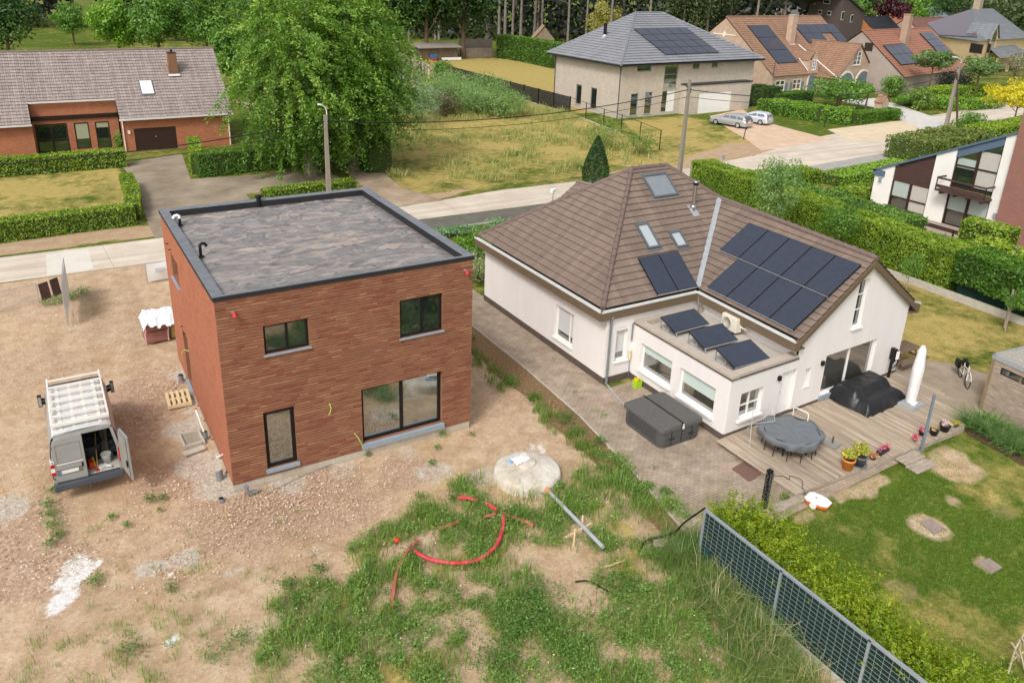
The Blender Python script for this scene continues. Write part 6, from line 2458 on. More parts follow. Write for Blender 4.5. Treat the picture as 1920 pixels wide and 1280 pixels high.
# leaning grey post and dotted black post
mb = MB()
a = G(1727, 846)
mb.beam(a-V3(0, 0, .1), a+V3(.06, .05, 2.28), .085, .085)
tag(build(mb, 'steel_post', M('steel_post', '6b7580', .5, .06)), 'tall slate-grey post standing in the lawn against the deck edge', 'post')
a = G(1432, 951)
lp = thing('light_post', 'short black post dotted with small lights at the corner of the paving', 'post', a)
mb = MB()
mb.beam(a-V3(0, 0, .05), a+V3(0, 0, 1.42), .15, .15)
build(mb, 'post', MAT['black'], lp)
mb = MB()
qq = np.random.default_rng(3)
for k in range(34):
 z = .1+1.25*k/34
 for s_ in (0, 1):
  o = .074
  c = a+(V3(-.05+.1*qq.random(), -o-.004, z) if s_ else V3(-o-.004, -.05+.1*qq.random(), z+.02))
  mb.box(c, (.009, .009, .011))
build(mb, 'lights', MAT['white'], lp)
mb = MB()
mb.box(a+V3(.12, .0, 1.05), (.12, .12, .2), .2)
mb.tube([a+V3(.10, -.02, 1.25), a+V3(.16, -.06, 1.30)], .05, 10)
build(mb, 'socket_box', MAT['greyplastic'], lp, bevel=.01)
mb = MB()
ribbed(mb, [a+V3(.15, 0, 1.1), V3(15.3, -8.2, .25), V3(15.9, -7.75, DZ+.02), V3(16.3, -7.9, DZ+.02), V3(16.35, -8.15, DZ+.02), V3(16.55, -8.0, DZ+.02), V3(16.7, -8.35, DZ+.02), V3(16.35, -8.7, DZ+.02), V3(16.3, -8.98, .06)], .008)
tag(build(mb, 'garden_cable', MAT['blackplastic']), 'thin black cable looping over the deck from the dotted post', 'cable')
# robot mower
mc = V3(16.32, -9.33, 0)
rm = thing('robot_mower', 'white and orange robot mower at the edge of the lawn by the deck', 'mower', mc)
th_ = R(-74)
ux, uy = V3(math.cos(th_), math.sin(th_), 0), V3(-math.sin(th_), math.cos(th_), 0)
def mp_(x, y, z): return mc+ux*x*1.12+uy*y*1.12+V3(0, 0, z)
plan = [(-.32, -.17), (-.22, -.25), (.18, -.24), (.34, -.14), (.34, .14), (.18, .24), (-.22, .25), (-.32, .17)]
mb = MB()
mb.grid([[mp_(x*s_, y*s_, z) for x, y in plan] for s_, z in ((.92, .05), (1.0, .12), (.98, .19))], 0, False, True)
build(mb, 'body', M('mower_orange', 'e0702c', .4, .05), rm)
mb = MB()
mb.grid([[mp_(x*s_, y*s_, z) for x, y in plan] for s_, z in ((1.03, .19), (1.03, .215), (.9, .245))], 0, False, True)
mb.add([mp_(x*.9, y*.9, .245) for x, y in plan])
build(mb, 'lid', MAT['white'], rm)
for sg in (-1, 1):
 mb = MB()
 mb.tube([mp_(-.02, sg*.20, .11), mp_(-.02, sg*.28, .11)], .11, 16)
 wl_ = build(mb, 'wheel', MAT['white'], rm)
mb = MB()
mb.tube([mp_(-.05, 0, .245), mp_(-.05, 0, .258)], .04, 12)
build(mb, 'button', M('mower_grey', 'b9a58a', .5), rm)
# mesh fence with green privacy screen: three bays of galvanised frame
FX, fys, fz1 = 11.12, [-9.42, -12.17, -14.75, -17.4], 1.72
galv = M('galvanised', 'a9b1b8', .45, .08, 5, metal=.5)
scr = M('green_screen', '17322a', .8, .15, 3)
mf = None
fl_ = [('nearest the paving', fys[0], fys[1]), ('in the middle of the run', fys[1], fys[2]), ('at the bottom edge', fys[2], fys[3])]
for lb, ya, yb_ in fl_:
 mf = thing('mesh_fence', 'galvanised mesh fence bay with a dark green screen, '+lb, 'fence', (FX, (ya+yb_)/2, 0), 0, 'mesh fence bays')
 mb = MB()
 mb.box((FX, ya, -.1), (.07, .07, fz1+.1))
 build(mb, 'post', galv, mf)
 mb = MB()
 mb.beam(V3(FX, ya-.035, fz1-.02), V3(FX, yb_-.035, fz1-.02), .07, .07)
 build(mb, 'top_rail', galv, mf)
 mb = MB()
 L_ = ya-yb_
 k = int(L_/.19)
 for i in range(1, k):
  y = ya-L_*i/k
  mb.beam(V3(FX-.03, y, .1), V3(FX-.03, y, fz1-.05), .008, .008)
 for i in range(1, 12):
  z = .1+(fz1-.15)*i/12
  mb.beam(V3(FX-.036, ya-.035, z), V3(FX-.036, yb_+.035, z), .008, .008)
 build(mb, 'wire_mesh', galv, mf)
 mb = MB()
 mb.obox((FX+.0, ya-.035, .08), (.012, 0, 0), (0, -L_+.07, 0), (0, 0, fz1-.14))
 build(mb, 'screen', scr, mf)
 mb = MB()
 mb.obox((FX-.05, ya-.0, -.15), (.10, 0, 0), (0, -L_, 0), (0, 0, .24))
 build(mb, 'base_board', MAT['concrete'], mf)
mb = MB()
a = G(1345, 1060, .0)
mb.tube([V3(FX-.12, -9.8, .35), V3(FX-.12, -9.8, .62)], .07, 10)
tag(build(mb, 'green_canister', M('canister_green', '1f4a45', .5)), 'dark green canister hanging on the mesh fence near its first post', 'canister')
mb = MB()
ribbed(mb, [V3(FX, -9.38, 1.75), V3(10.9, -8.9, 1.0), V3(10.8, -8.6, .45), V3(10.2, -8.2, .12), V3(9.9, -8.3, .05)], .025)
tag(build(mb, 'bent_pole', MAT['blackplastic']), 'dark bent pole leaning on the first post of the mesh fence', 'pole')
mb = MB()
mb.beam(V3(10.3, -8.35, .12), V3(11.0, -8.85, .16), .35, .06)
tag(build(mb, 'plank', MAT['wood_grey']), 'grey plank lying at the end of the mulch strip by the mesh fence', 'plank')
# yellow-green conifers behind the fence, one bush beside the next
for k in range(9):
 y = -9.55-k*.93
 hgt2 = 1.5+.14*math.sin(k*2.1)
 shrub('thuja', ('yellow-green thuja closest to the paving, first in the row behind the mesh fence', 'yellow-green thuja second in the row behind the mesh fence', 'yellow-green thuja third in the row behind the mesh fence', 'yellow-green thuja fourth in the row behind the mesh fence', 'yellow-green thuja fifth in the row behind the mesh fence', 'yellow-green thuja sixth in the row behind the mesh fence', 'yellow-green thuja seventh in the row behind the mesh fence', 'yellow-green thuja eighth in the row behind the mesh fence', 'yellow-green thuja last in the row behind the mesh fence')[k],
   (12.15+.12*math.sin(k*1.7), y, 0), .86, .72, hgt2/2+.12, MAT['conifer'], .075, 15000, 'conifer', 'thujas behind the mesh fence', 60, .5, True, 20+k, .7, .4, 0, .26, 420)
# ornamental grass clumps in the bed by the shed
gbed = [G(*c_) for c_ in ((1800, 792), (1838, 780), (1925, 832), (1990, 880), (1930, 880), (1870, 845), (1815, 815))]
sheet('planting_bed', gbed, M('bed_soil', '5d4a38', .95, .3, 6), .02)
cl = [(1815, 800), (1838, 797), (1862, 806), (1884, 818), (1908, 832), (1850, 818), (1872, 832), (1897, 847), (1925, 856), (1838, 812), (1930, 836)]
gm = leafmat('lily_grass', '3c5f28', '64893f', '94ad6a')
g0 = None
for k, (u, v) in enumerate(cl):
 c = G(u, v)
 qq = np.random.default_rng(40+k)
 n_ = 170
 P = np.array(c)[None]+np.concatenate([qq.normal(0, .09, (n_, 2)), np.zeros((n_, 1))], 1)
 vv, tn = blades(P, np.full(n_, .55), np.full(n_, .028), 1.5, qq, curl=2.0)
 o = quads('grass_clump', vv, gm, None, tn)
 tag(o, 'arching green grass clump in the bed beside the plank shed', 'ornamental grass', 'grass clumps by the shed')
# woven branch chair at the lower right edge
bc = G(1890, 1262)
bcx = V3(15.3, -15.1, 0)
bch = thing('branch_trestle', 'pale bare branch trestle at the lower right edge of the lawn', 'trestle', bc)
pbm = M('bare_branch', 'b3a48c', .85, .15, 6)
for a, b in (((0, 0, 0), (.25, .1, .62)), ((.35, -.25, 0), (.30, .05, .62)), ((.62, .1, 0), (.55, .15, .75)), ((.25, .1, .6), (.85, .22, .72)), ((.12, .05, .3), (.62, .05, .35)), ((.22, .1, .55), (.5, -.1, .1)), ((.5, .1, .75), (.8, .0, .05)), ((.2, .08, .62), (.15, .2, .75))):
 mb = MB()
 m0 = bc+(Vector(a)+Vector(b))/2+V3(.015, .01, 0)
 mb.tube([bc+Vector(a), m0, bc+Vector(b)], [.028, .024, .02], 7)
 build(mb, 'branch', pbm, bch)
# saplings with stakes on the lawn behind
for (u, v, h_, cr_, sd, lb) in ((1695, 560, 2.9, .75, 3, 'slim young tree with a thin crown at the foot of the long hedge'), (1884, 622, 2.6, .6, 5, 'young espaliered sapling tied to a post near the right edge'), (1575, 490, 3.4, 1.0, 8, 'light green young tree in front of the hedge beside the gable'), ):
 tree('sapling', lb, G(u, v), h_, cr_, MAT['mid_leaf'], 900, .10, .035, h_*.42, seed=sd, group=None, clumps=22, lump=.3, limbs=5, bark=MAT['palebark'])
mb = MB()
a = G(1883, 615)
mb.beam(a, a+V3(.1, .1, 2.0), .09, .09)
tag(build(mb, 'stake', MAT['wood_grey']), 'grey stake beside the espaliered sapling near the right edge', 'stake')
tree('young_tree', 'tall grey-green young tree rising between bungalow roof and long hedge', G(1440, 455), 5.8, 1.75, leafmat('young_leaf', '48702f', '7a9f52', 'a8c07c'), 5200, .15, .08, 1.6, seed=12, clumps=60, lump=.24, limbs=8)
tree('young_tree', 'bushy light green young tree behind the upper solar panels', G(1560, 492), 4.2, 1.35, MAT['mid_leaf'], 2600, .14, .06, 1.3, seed=17, clumps=40, lump=.27, limbs=6)
# ================================================================ houses across the street and beyond
frame_w = MAT['white']
brown_f = M('brown_frame', '3c2a24', .5, .1)
zinc_p = MAT['zinc']
def tiles(name, c1, c2, groove, wv=.3, rough=.8, mottled=None, amp=.02):
 t = NT(name)
 uv = t.uv()
 b = t.n('TexBrick', offset=.0, i_Scale=1.0)
 b.inputs['Mortar Size'].default_value = .012
 b.inputs['Brick Width'].default_value = wv
 b.inputs['Row Height'].default_value = 30
 for k_, v_ in (('Color1', c1), ('Color2', c2), ('Mortar', groove)):
  b.inputs[k_].default_value = hx(v_)
 t.l(uv, b.inputs['Vector'])
 c = b.outputs[0]
 if mottled:
  f = t.ramp(t.noise(uv, 2.2, 5, .75), [(.48, (0, 0, 0)), (.62, (1, 1, 1))])
  c = t.mix(t.math('MULTIPLY', f, .6), c, hx(mottled))
 c = t.mix(1.0, c, t.ramp(t.noise(uv, .7, 5, .7), [(.3, (.85,)*3), (.7, (1.1,)*3)]), 'MULTIPLY')
 t.l(c, t.b.inputs['Base Color'])
 t.b.inputs['Roughness'].default_value = rough
 w_ = t.n('TexWave', i_Scale=1.0/wv*.5)
 w_.bands_direction = 'X'
 t.l(uv, w_.inputs[0])
 t.bump(w_.outputs[1], amp, .8)
 return t.mat
# ---- long orange-brick bungalow
ob = brick('orange_brick', 'bf7450', 'ad6341', 'a87e64', .22, .07, .009, bump=.004, stain=.12)
oh = thing('brick_bungalow', 'long low orange-brick house under a wide pantile roof with a brown garage door', 'house', (-4, 58, 0))
pant = tiles('pantile', '918480', 'a1938d', '665955', .24, mottled='b2a69b')
y0_, ye, zr, ze = 54.3, 53.95, 8.25, 2.98
xr = 12.05
Fo = Facade((-40, y0_), (xr, y0_))
Fr = Facade((-4.0, y0_+1.7), (2.75, y0_+1.7))
garR = Fo.rect((251, 241.5), (331, 237), (333.5, 287), (257, 293))
garR = (garR[0], .02, garR[2], garR[3])
mb = MB()
FoL = Facade((-40, y0_), (-4.0, y0_))
FoR = Facade((2.75, y0_), (xr, y0_))
dlt = 42.75
gR = (garR[0]-dlt, garR[1], garR[2]-dlt, garR[3])
FoL.wall(mb, [(0, 0), (36, 0), (36, ze), (0, ze)])
FoR.wall(mb, [(0, 0), (FoR.L, 0), (FoR.L, ze), (0, ze)], [gR], .12)
rd = Fr.rect((66, 234), (126, 231), (132, 280), (70, 283))
rd = (rd[0], .0, rd[2], rd[3])
r1 = Fr.rect((139, 231), (166, 229), (172.5, 278.5), (144, 279.5))
r2 = Fr.rect((178, 229), (204, 227), (211, 276.5), (184, 279))
Fr.wall(mb, [(0, 0), (Fr.L, 0), (Fr.L, 4.55), (0, 4.55)], [rd, r1, r2], .12)
for x in (-4.0, 2.75):
 Facade((x, y0_), (x, y0_+1.7)).wall(mb, [(0, 0), (1.7, 0), (1.7, 4.6), (0, ze)])
 Facade((x, y0_+1.7), (x, y0_)).wall(mb, [(0, 0), (1.7, 0), (1.7, ze), (0, 4.6)])
Facade((xr, y0_), (xr, y0_+12)).wall(mb, [(0, 0), (12, 0), (12, ze), (6, zr-.3), (0, ze)])
Facade((xr, y0_+12), (-40, y0_+12)).wall(mb, [(0, 0), (52, 0), (52, ze), (0, ze)])
build(mb, 'wall', ob, oh)
rs = (zr-ze)/6.35
def oz(y): return ze+.02+(y-ye)*rs
mb = MB()
yr = ye+6.35
xe = 12.35
courses(mb, [V3(-42, ye, oz(ye)), V3(-4.05, ye, oz(ye)), V3(-4.05, y0_+1.8, oz(y0_+1.8)), V3(-4.05, yr, zr), V3(-42, yr, zr)], .36, .065)
courses(mb, [V3(2.7, ye, oz(ye)), V3(xe, ye, oz(ye)), V3(xe, yr, zr), V3(2.7, yr, zr)], .36, .065)
courses(mb, [V3(-4.05, y0_+1.55, oz(y0_+1.55)), V3(2.7, y0_+1.55, oz(y0_+1.55)), V3(2.7, yr, zr), V3(-4.05, yr, zr)], .36, .065)
courses(mb, [V3(xe, yr+6.35, ze), V3(-42, yr+6.35, ze), V3(-42, yr, zr), V3(xe, yr, zr)], .36, .065)
roof_ = build(mb, 'roof', pant, oh)
mb = MB()
ridge(mb, (-42, yr, zr), (xe, yr, zr), .12, .5)
build(mb, 'ridge_tiles', M('ridge_mossy', '7d6f63', .85, .2, 4), roof_)
mb = MB()
for x0, x1, y, z in ((-42, -4.0, ye, ze-.05), (2.65, xe, ye, ze-.05), (-4.1, 2.75, y0_+1.5, oz(y0_+1.5)-.05)):
 g_ = MB()
 g_.obox((x0, y-.13, z-.08), (x1-x0, 0, 0), (0, .13, 0), (0, 0, .14))
 build(g_, 'gutter', M('white_gutter', 'ddd8d2', .5, .05), oh)
def downpipe(parent, a, b, m=None, r=.045):
 g_ = MB()
 g_.tube([a, b], r, 8)
 return build(g_, 'downpipe', m or frame_w, parent)
downpipe(oh, V3(xr-.1, ye+.25, 0), V3(xr-.1, ye+.25, ze-.1))
downpipe(oh, V3(2.9, ye+.25, 0), V3(2.9, ye+.25, ze-.1))
mb = MB()
Fr.slab(mb, -.02, 2.92, Fr.L+.02, 3.28, -.02, .12)
for z in (3.0, 3.12, 3.22):
 Fr.slab(mb, -.02, z, Fr.L+.02, z+.03, .12, .16)
build(mb, 'timber_band', brown_f, oh)
Fr.window(rd, oh, brown_f, MAT['glass'], name='entrance_door', bars=(.5,), hbars=(.48,), depth=.1, fw=.14)
grb = M('green_blind', 'a3a284', .8, .05)
Fr.window(r1, oh, brown_f, MAT['glass'], depth=.1, fw=.10, blind=.62, blindmat=grb)
Fr.window(r2, oh, brown_f, MAT['glass'], depth=.1, fw=.10, blind=.22, blindmat=grb)
mb = MB()
FoR.slab(mb, gR[0], gR[1], gR[2], gR[3], -.12, -.06)
for k in range(1, 14):
 x = gR[0]+(gR[2]-gR[0])*k/14
 FoR.slab(mb, x-.008, gR[1]+.04, x+.008, gR[3]-.03, -.06, -.05)
gd = build(mb, 'garage_door', brown_f, oh)
mb = MB()
xg = (gR[0]+gR[2])/2
FoR.slab(mb, xg-.06, 1.2, xg+.06, 1.26, -.06, -.02)
build(mb, 'handle', zinc_p, gd)
x, z = FoR.px(242, 248)
mb = MB()
FoR.slab(mb, x-.09, z-.14, x+.09, z+.14, 0, .14)
build(mb, 'wall_lamp', frame_w, oh)
OS = (V3(0, ye, oz(ye)), V3(0, -rs, 1).normalized())
o, a, b, n = rect_on(OS, (262, 153), (284, 151.5), (288, 176), (266, 177.5), .05)
rl = MB()
rl.obox(o-a*.08-b*.06, a*1.16, b*1.12, n*.06)
rw_ = build(rl, 'roof_window', sky_f, oh)
rl = MB()
rl.obox(o+n*.05, a, b, n*.03)
build(rl, 'pane', M('frosted_pane', 'd8dcd8', .3, .03), rw_)
cp = on(OS, 325, 136)
mb = MB()
mb.box(cp-V3(0, 0, .5), (.75, .7, 2.25), 0, 0)
mb.box(cp+V3(0, 0, 1.75), (.8, .75, .07), 0, 1)
mb.tube([cp+V3(0, 0, 1.8), cp+V3(0, 0, 2.05)], .12, 10, 1)
build(mb, 'chimney', [brick('chimney_brick', '7f563d', '8d6044', '8a7462', .22, .07, .009, bump=.003), MAT['anthracite']], oh)
mb = MB()
mb.obox(cp+V3(-.5, -.55, -.28), (1.0, 0, 0), (0, .16, .15), (0, -.02, .03))
build(mb, 'flashing', M('lead_white', 'cfcfcd', .6, .1), oh)
# ---- villa with a slate-grey hipped roof
vl = thing('villa', 'pale brick villa with a dark grey hipped roof and solar panels, cars on its drive', 'house', (66, 58, 0))
vb = brick('pale_brick', 'bdaf9f', 'cdc1b2', 'c6bbac', .24, .075, .008, bump=.004, stain=.12, dark='a08f7c')
vx0, vy0, vy1, vx1, vz = 56.35, 52.2, 66.0, 79.0, 6.25
Fw = Facade((vx0, vy1), (vx0, vy0))
Fs = Facade((vx0, vy0), (vx1, vy0+1.0))
w1 = Fw.rect((1080.5, 157.5), (1091, 160), (1088.5, 197.5), (1078, 194))
w2 = Fw.rect((1107.5, 164), (1120, 166), (1116.5, 205.5), (1106, 201.5))
s1 = Fs.rect((1196, 117), (1222, 115), (1221, 133.5), (1195, 134))
sA = Fs.rect((1183, 176), (1197, 175.5), (1195, 217), (1181, 217))
sB = Fs.rect((1210, 173), (1223.5, 173), (1221, 214), (1207.5, 214.5))
sC = Fs.rect((1248.5, 113), (1273.5, 113), (1269, 166), (1243.5, 166.5))
sD = Fs.rect((1242, 170), (1266, 170), (1262, 209), (1239, 209))
s2 = Fs.rect((1300, 110), (1313, 109), (1312, 129), (1300, 129.5))
s3 = Fs.rect((1336, 109), (1347.5, 108), (1346, 126), (1335, 127))
hs_ = [s1, sA, sB, sC, sD, s2, s3]
hs_ = [(a, max(.1, b), c, d) for a, b, c, d in hs_]
s1, sA, sB, sC, sD, s2, s3 = hs_
if sD[3] > sC[1]-.05:
 sD = (sD[0], sD[1], sD[2], sC[1]-.08)
hs_[4] = sD
w1, w2 = [(a, max(.15, b), c, d) for a, b, c, d in (w1, w2)]
mb = MB()
Fw.wall(mb, [(0, 0), (Fw.L, 0), (Fw.L, vz), (0, vz)], [w1, w2], .15)
Fs.wall(mb, [(0, 0), (Fs.L, 0), (Fs.L, vz), (0, vz)], hs_, .15)
pN = Fs.p(Fs.L, 0)
Facade(pN[:2], (pN.x, vy1)).wall(mb, [(0, 0), (vy1-pN.y, 0), (vy1-pN.y, vz), (0, vz)])
Facade((pN.x, vy1), (vx0, vy1)).wall(mb, [(0, 0), (pN.x-vx0, 0), (pN.x-vx0, vz), (0, vz)])
# garage block in front
ga, gb_, gz = G(1272, 215), G(1384, 208.5), 3.55
ga, gb_ = V3(66.2, 51.3, 0), V3(77.6, 51.9, 0)
Fg = Facade(ga[:2], gb_[:2])
gr_ = Fg.rect((1311, 174.5), (1371.5, 171), (1367, 211), (1307.5, 214.5))
gr_ = (gr_[0], .05, gr_[2], min(gr_[3], 2.9))
Fg.wall(mb, [(0, 0), (Fg.L, 0), (Fg.L, gz), (0, gz)], [gr_], .15)
Facade((ga.x, ga.y+1.4), ga[:2]).wall(mb, [(0, 0), (1.4, 0), (1.4, gz), (0, gz)])
Facade(gb_[:2], (gb_.x, gb_.y+3)).wall(mb, [(0, 0), (3, 0), (3, gz), (0, gz)])
build(mb, 'wall', vb, vl)
mb = MB()
mb.prism([ga+V3(-.1, -.1, gz), gb_+V3(.1, -.1, gz), gb_+V3(.1, 3, gz), ga+V3(-.1, 1.4, gz)], (0, 0, .12))
build(mb, 'garage_roof', MAT['anthracite'], vl)
slate = tiles('slate_tile', '8a8a8e', '949498', '7c7c80', .42, .45)
ov = .85
e0_, e1_, e2_, e3_ = V3(vx0-ov, vy0-ov, vz+.05), V3(vx1+ov+.2, vy0+.2, vz+.05), V3(vx1+ov+.2, vy1+ov, vz+.05), V3(vx0-ov, vy1+ov, vz+.05)
hz = 11.4
r0, r1_ = G(1192, 24, hz), G(1236, 23.5, hz)
r1_ = V3(r1_.x, r0.y+.2, hz)
mb = MB()
courses(mb, [e3_, e0_, r0], .62, .11)
courses(mb, [e0_, e1_, r1_, r0], .62, .11)
courses(mb, [e1_, e2_, r1_], .62, .075)
courses(mb, [e2_, e3_, r0, r1_], .62, .075)
vr = build(mb, 'roof', slate, vl)
mb = MB()
for a, b in ((e0_, r0), (e3_, r0), (r0, r1_), (e1_, r1_)):
 ridge(mb, a, b, .13, .5)
build(mb, 'ridge_tiles', M('slate_ridge', '7c8085', .6, .1), vr)
mb = MB()
mb.prism([e0_+V3(0, 0, -.06), e1_+V3(0, 0, -.06), e2_+V3(0, 0, -.06), e3_+V3(0, 0, -.06)], (0, 0, -.16))
build(mb, 'eaves', MAT['anthracite'], vl)
dpm = M('dark_zinc', '5d6063', .5, .1, metal=.3)
downpipe(vl, V3(vx0-.08, vy0+.12, 0), V3(vx0-.08, vy0+.12, vz-.1), dpm, .06)
downpipe(vl, V3(vx0-.08, vy1-.15, 0), V3(vx0-.08, vy1-.15, vz-.1), dpm, .06)
vgm = M('villa_frame', '8b8d88', .5, .08)
for f, rr, nm, kw_ in ((Fw, w1, 'window', {}), (Fw, w2, 'window', {}), (Fs, s1, 'window', dict(bars=(.5,))), (Fs, sA, 'window', {}), (Fs, sB, 'window', {}), (Fs, sC, 'stair_window', dict(hbars=(.25, .5, .75))), (Fs, s2, 'window', {}), (Fs, s3, 'window', {})):
 f.window(rr, vl, vgm, MAT['glass_green'] if nm == 'stair_window' else MAT['glass'], name=nm, depth=.14, fw=.09, sill=MAT['sill'], sill_out=.05, **kw_)
mb = MB()
Fs.slab(mb, sD[0]+(sD[2]-sD[0])*.42, sD[1], sD[2], sD[3], -.14, -.08)
dd_ = build(mb, 'door', frame_w, vl)
mb = MB()
Fs.slab(mb, sD[0], sD[1], sD[0]+(sD[2]-sD[0])*.42, sD[3], -.14, -.1)
build(mb, 'side_light', MAT['glass'], dd_)
mb = MB()
Fg.slab(mb, *gr_[:2], *gr_[2:], -.12, -.06)
for k in range(1, 5):
 z = gr_[1]+(gr_[3]-gr_[1])*k/5
 Fg.slab(mb, gr_[0], z-.012, gr_[2], z+.012, -.062, -.05)
build(mb, 'garage_door', frame_w, vl)
VS = (e0_, (e1_-e0_).cross(r0-e0_).normalized())
o, a, b, n = rect_on(VS, (1198, 56), (1303, 50), (1329, 99), (1241, 104), .12)
for i in range(5):
 for j in range(4):
  solar(vl, o+a*(i/5)+b*(j/4), a*(.2*.975), b*(.25*.97), n, .05, rail=False)
VW = (e0_, (r0-e0_).cross(e3_-e0_).normalized())
fp2 = on(VW, 1134, 68)
mb = MB()
mb.tube([fp2-V3(0, 0, .3), fp2+V3(0, 0, 1.55)], .22, 12, 0)
build(mb, 'flue', MAT['black'], vl)
mb = MB()
mb.lathe(fp2, [(.55, -.3), (.24, .15), (.23, .2)], 12)
build(mb, 'flashing', zinc_p, vl)
# ---- farmhouse-style house with two arched garage doors
fm = thing('farmhouse', 'buff-brick country house with brown tiles, stepped dormer and two arched blue garage doors', 'house', (100, 62, 0))
fb = brick('old_brick', 'b29178', 'c4a890', 'cbb8a4', .24, .08, .009, bump=.004, stain=.15, dark='93705a', blotch='cdb9a6')
ft = tiles('brown_tile', '8d6c58', '9b7a63', '6d5345', .28, .85, mottled='a5846a')
white_st = M('white_stone', 'e3d8c8', .85, .06)
bluep = M('grey_blue_paint', '6c7f8a', .6, .08)
fe = 3.0
ea, eb_ = G(1451.7, 144, fe), G(1515, 140, fe)
dirf = V3(1, .085, 0).normalized()
nf = V3(dirf.y, -dirf.x, 0)
rza = 10.6
ra = G(1391, 31.7, rza)
rb_ = G(1560, 30, rza)
half = (ra-ea).dot(-nf)
Lm = (rb_-ra).dot(dirf)
ra = ea-nf*half+V3(0, 0, rza-fe)
rb_ = ra+dirf*Lm
ebk = ra-nf*half+V3(0, 0, fe-rza)
mb = MB()
A0 = ea-nf*.25
FF = Facade(A0[:2], (A0+dirf*Lm)[:2])
def FR(*px_): return FF.rect(*px_)
W_1 = FF.rect((1455, 151), (1473, 150), (1468, 182), (1450, 184))
W_2 = FF.rect((1487, 148.5), (1503, 147.5), (1499, 178), (1483, 180))
Dr = FF.rect((1514, 149), (1526, 149), (1523, 182), (1511, 182))
W_1, W_2 = [(a, .8, c, d) for a, b, c, d in (W_1, W_2)]
Dr = (Dr[0], .1, Dr[2], min(Dr[3], 2.75))
W_1 = (*W_1[:3], min(W_1[3], 2.7)); W_2 = (*W_2[:3], min(W_2[3], 2.7))
FF.wall(mb, [(0, 0), (Lm, 0), (Lm, fe), (0, fe)], [W_1, W_2, Dr], .12)
Fgab = Facade((A0-nf*(2*half-.5))[:2], A0[:2])
gw_ = Fgab.rect((1398, 96), (1415, 96), (1413, 121), (1395, 120))
Fgab.wall(mb, [(0, 0), (Fgab.L, 0), (Fgab.L, fe), (Fgab.L/2, rza-.2), (0, fe)], [gw_], .1)
Facade((A0+dirf*Lm)[:2], (A0+dirf*Lm-nf*(2*half-.5))[:2]).wall(mb, [(0, 0), (2*half-.5, 0), (2*half-.5, fe), (half-.25, rza-.2), (0, fe)])
# garage wing
wa, wb = G(1569, 145, fe-.2), G(1637, 137, fe-.2)
wz = 7.3
wap = G(1615, 89, wz)
dW = (wb-wa)
dW.z = 0
FW2 = Facade(wa[:2], wb[:2])
g1 = FW2.rect((1571, 153), (1597, 152), (1594, 184), (1568, 186))
g2 = FW2.rect((1602, 150), (1627, 149), (1624, 182), (1600, 184))
g1, g2 = (g1[0]+.1, .05, g1[2]-.1, 1.7), (g2[0]+.1, .05, g2[2]-.1, 1.7)
gwn = FW2.rect((1602, 97), (1616, 97), (1614, 122), (1601, 123))
aw = (FW2.L/2, wz-.15)
FW2.wall(mb, [(0, 0), (FW2.L, 0), (FW2.L, fe-.2), aw, (0, fe-.2)], [g1, g2, gwn], .12)
bkw = 9.0
Facade((wa+FW2.n*-bkw)[:2], wa[:2]).wall(mb, [(0, 0), (bkw, 0), (bkw, fe-.2), (0, fe-.2)])
Facade(wb[:2], (wb+FW2.n*-bkw)[:2]).wall(mb, [(0, 0), (bkw, 0), (bkw, fe-.2), (0, fe-.2)])
build(mb, 'wall', fb, fm)
mb = MB()
courses(mb, [ea-dirf*.15, ea+dirf*(Lm+.15), rb_+dirf*.15, ra-dirf*.15], .42, .05)
courses(mb, [ebk+dirf*(Lm+.15), ebk-dirf*.15, ra-dirf*.15, rb_+dirf*.15], .42, .05)
wtop0, wtop1 = FW2.p(FW2.L/2, wz, .2), FW2.p(FW2.L/2, wz, -bkw)
courses(mb, [FW2.p(-.35, fe-.45, -bkw), FW2.p(-.35, fe-.45, .2), wtop0, wtop1], .40, .05)
courses(mb, [FW2.p(FW2.L+.35, fe-.45, .2), FW2.p(FW2.L+.35, fe-.45, -bkw), wtop1, wtop0], .40, .05)
fr2 = build(mb, 'roof', ft, fm)
mb = MB()
ridge(mb, ra, rb_, .14, .5)
ridge(mb, wtop0, wtop1, .13, .5)
build(mb, 'ridge_tiles', M('brown_ridge', '8a6a58', .8, .15), fr2)
for a, b in ((g1, .5), (g2, .5)):
 mb = MB()
 cx_, rr_ = (a[0]+a[2])/2, (a[2]-a[0])/2
 out = [(a[0], .05), (a[2], .05)]+[(cx_+rr_*math.cos(R(t_)), 1.7+rr_*.75*math.sin(R(t_))) for t_ in range(0, 181, 15)]
 mb.prism([FW2.p(x, z, .02) for x, z in out], FW2.n*.03)
 gd_ = build(mb, 'garage_door', bluep, fm)
 mb = MB()
 for k in range(1, 5):
  FW2.slab(mb, a[0]+(a[2]-a[0])*k/5-.02, .1, a[0]+(a[2]-a[0])*k/5+.02, 1.75, .05, .06)
 build(mb, 'board_joint', M('blue_joint', '55656e', .6), gd_)
 mb = MB()
 arc = [FW2.p(a[0]-.16, .05, .05)]+[FW2.p(cx_+(rr_+.16)*math.cos(R(t_)), 1.7+(rr_*.75+.16)*math.sin(R(t_)), .05) for t_ in range(180, -1, -15)]+[FW2.p(a[2]+.16, .05, .05)]
 for p, q_ in zip(arc[:-1], arc[1:]):
  mb.beam(p, q_, .30, .12, up=FW2.n)
 build(mb, 'arch', white_st, gd_)
FW2.window(gwn, fm, frame_w, MAT['glass'], depth=.08, fw=.12, bars=(.5,), hbars=(.35, .65), sill=white_st, sill_out=.1)
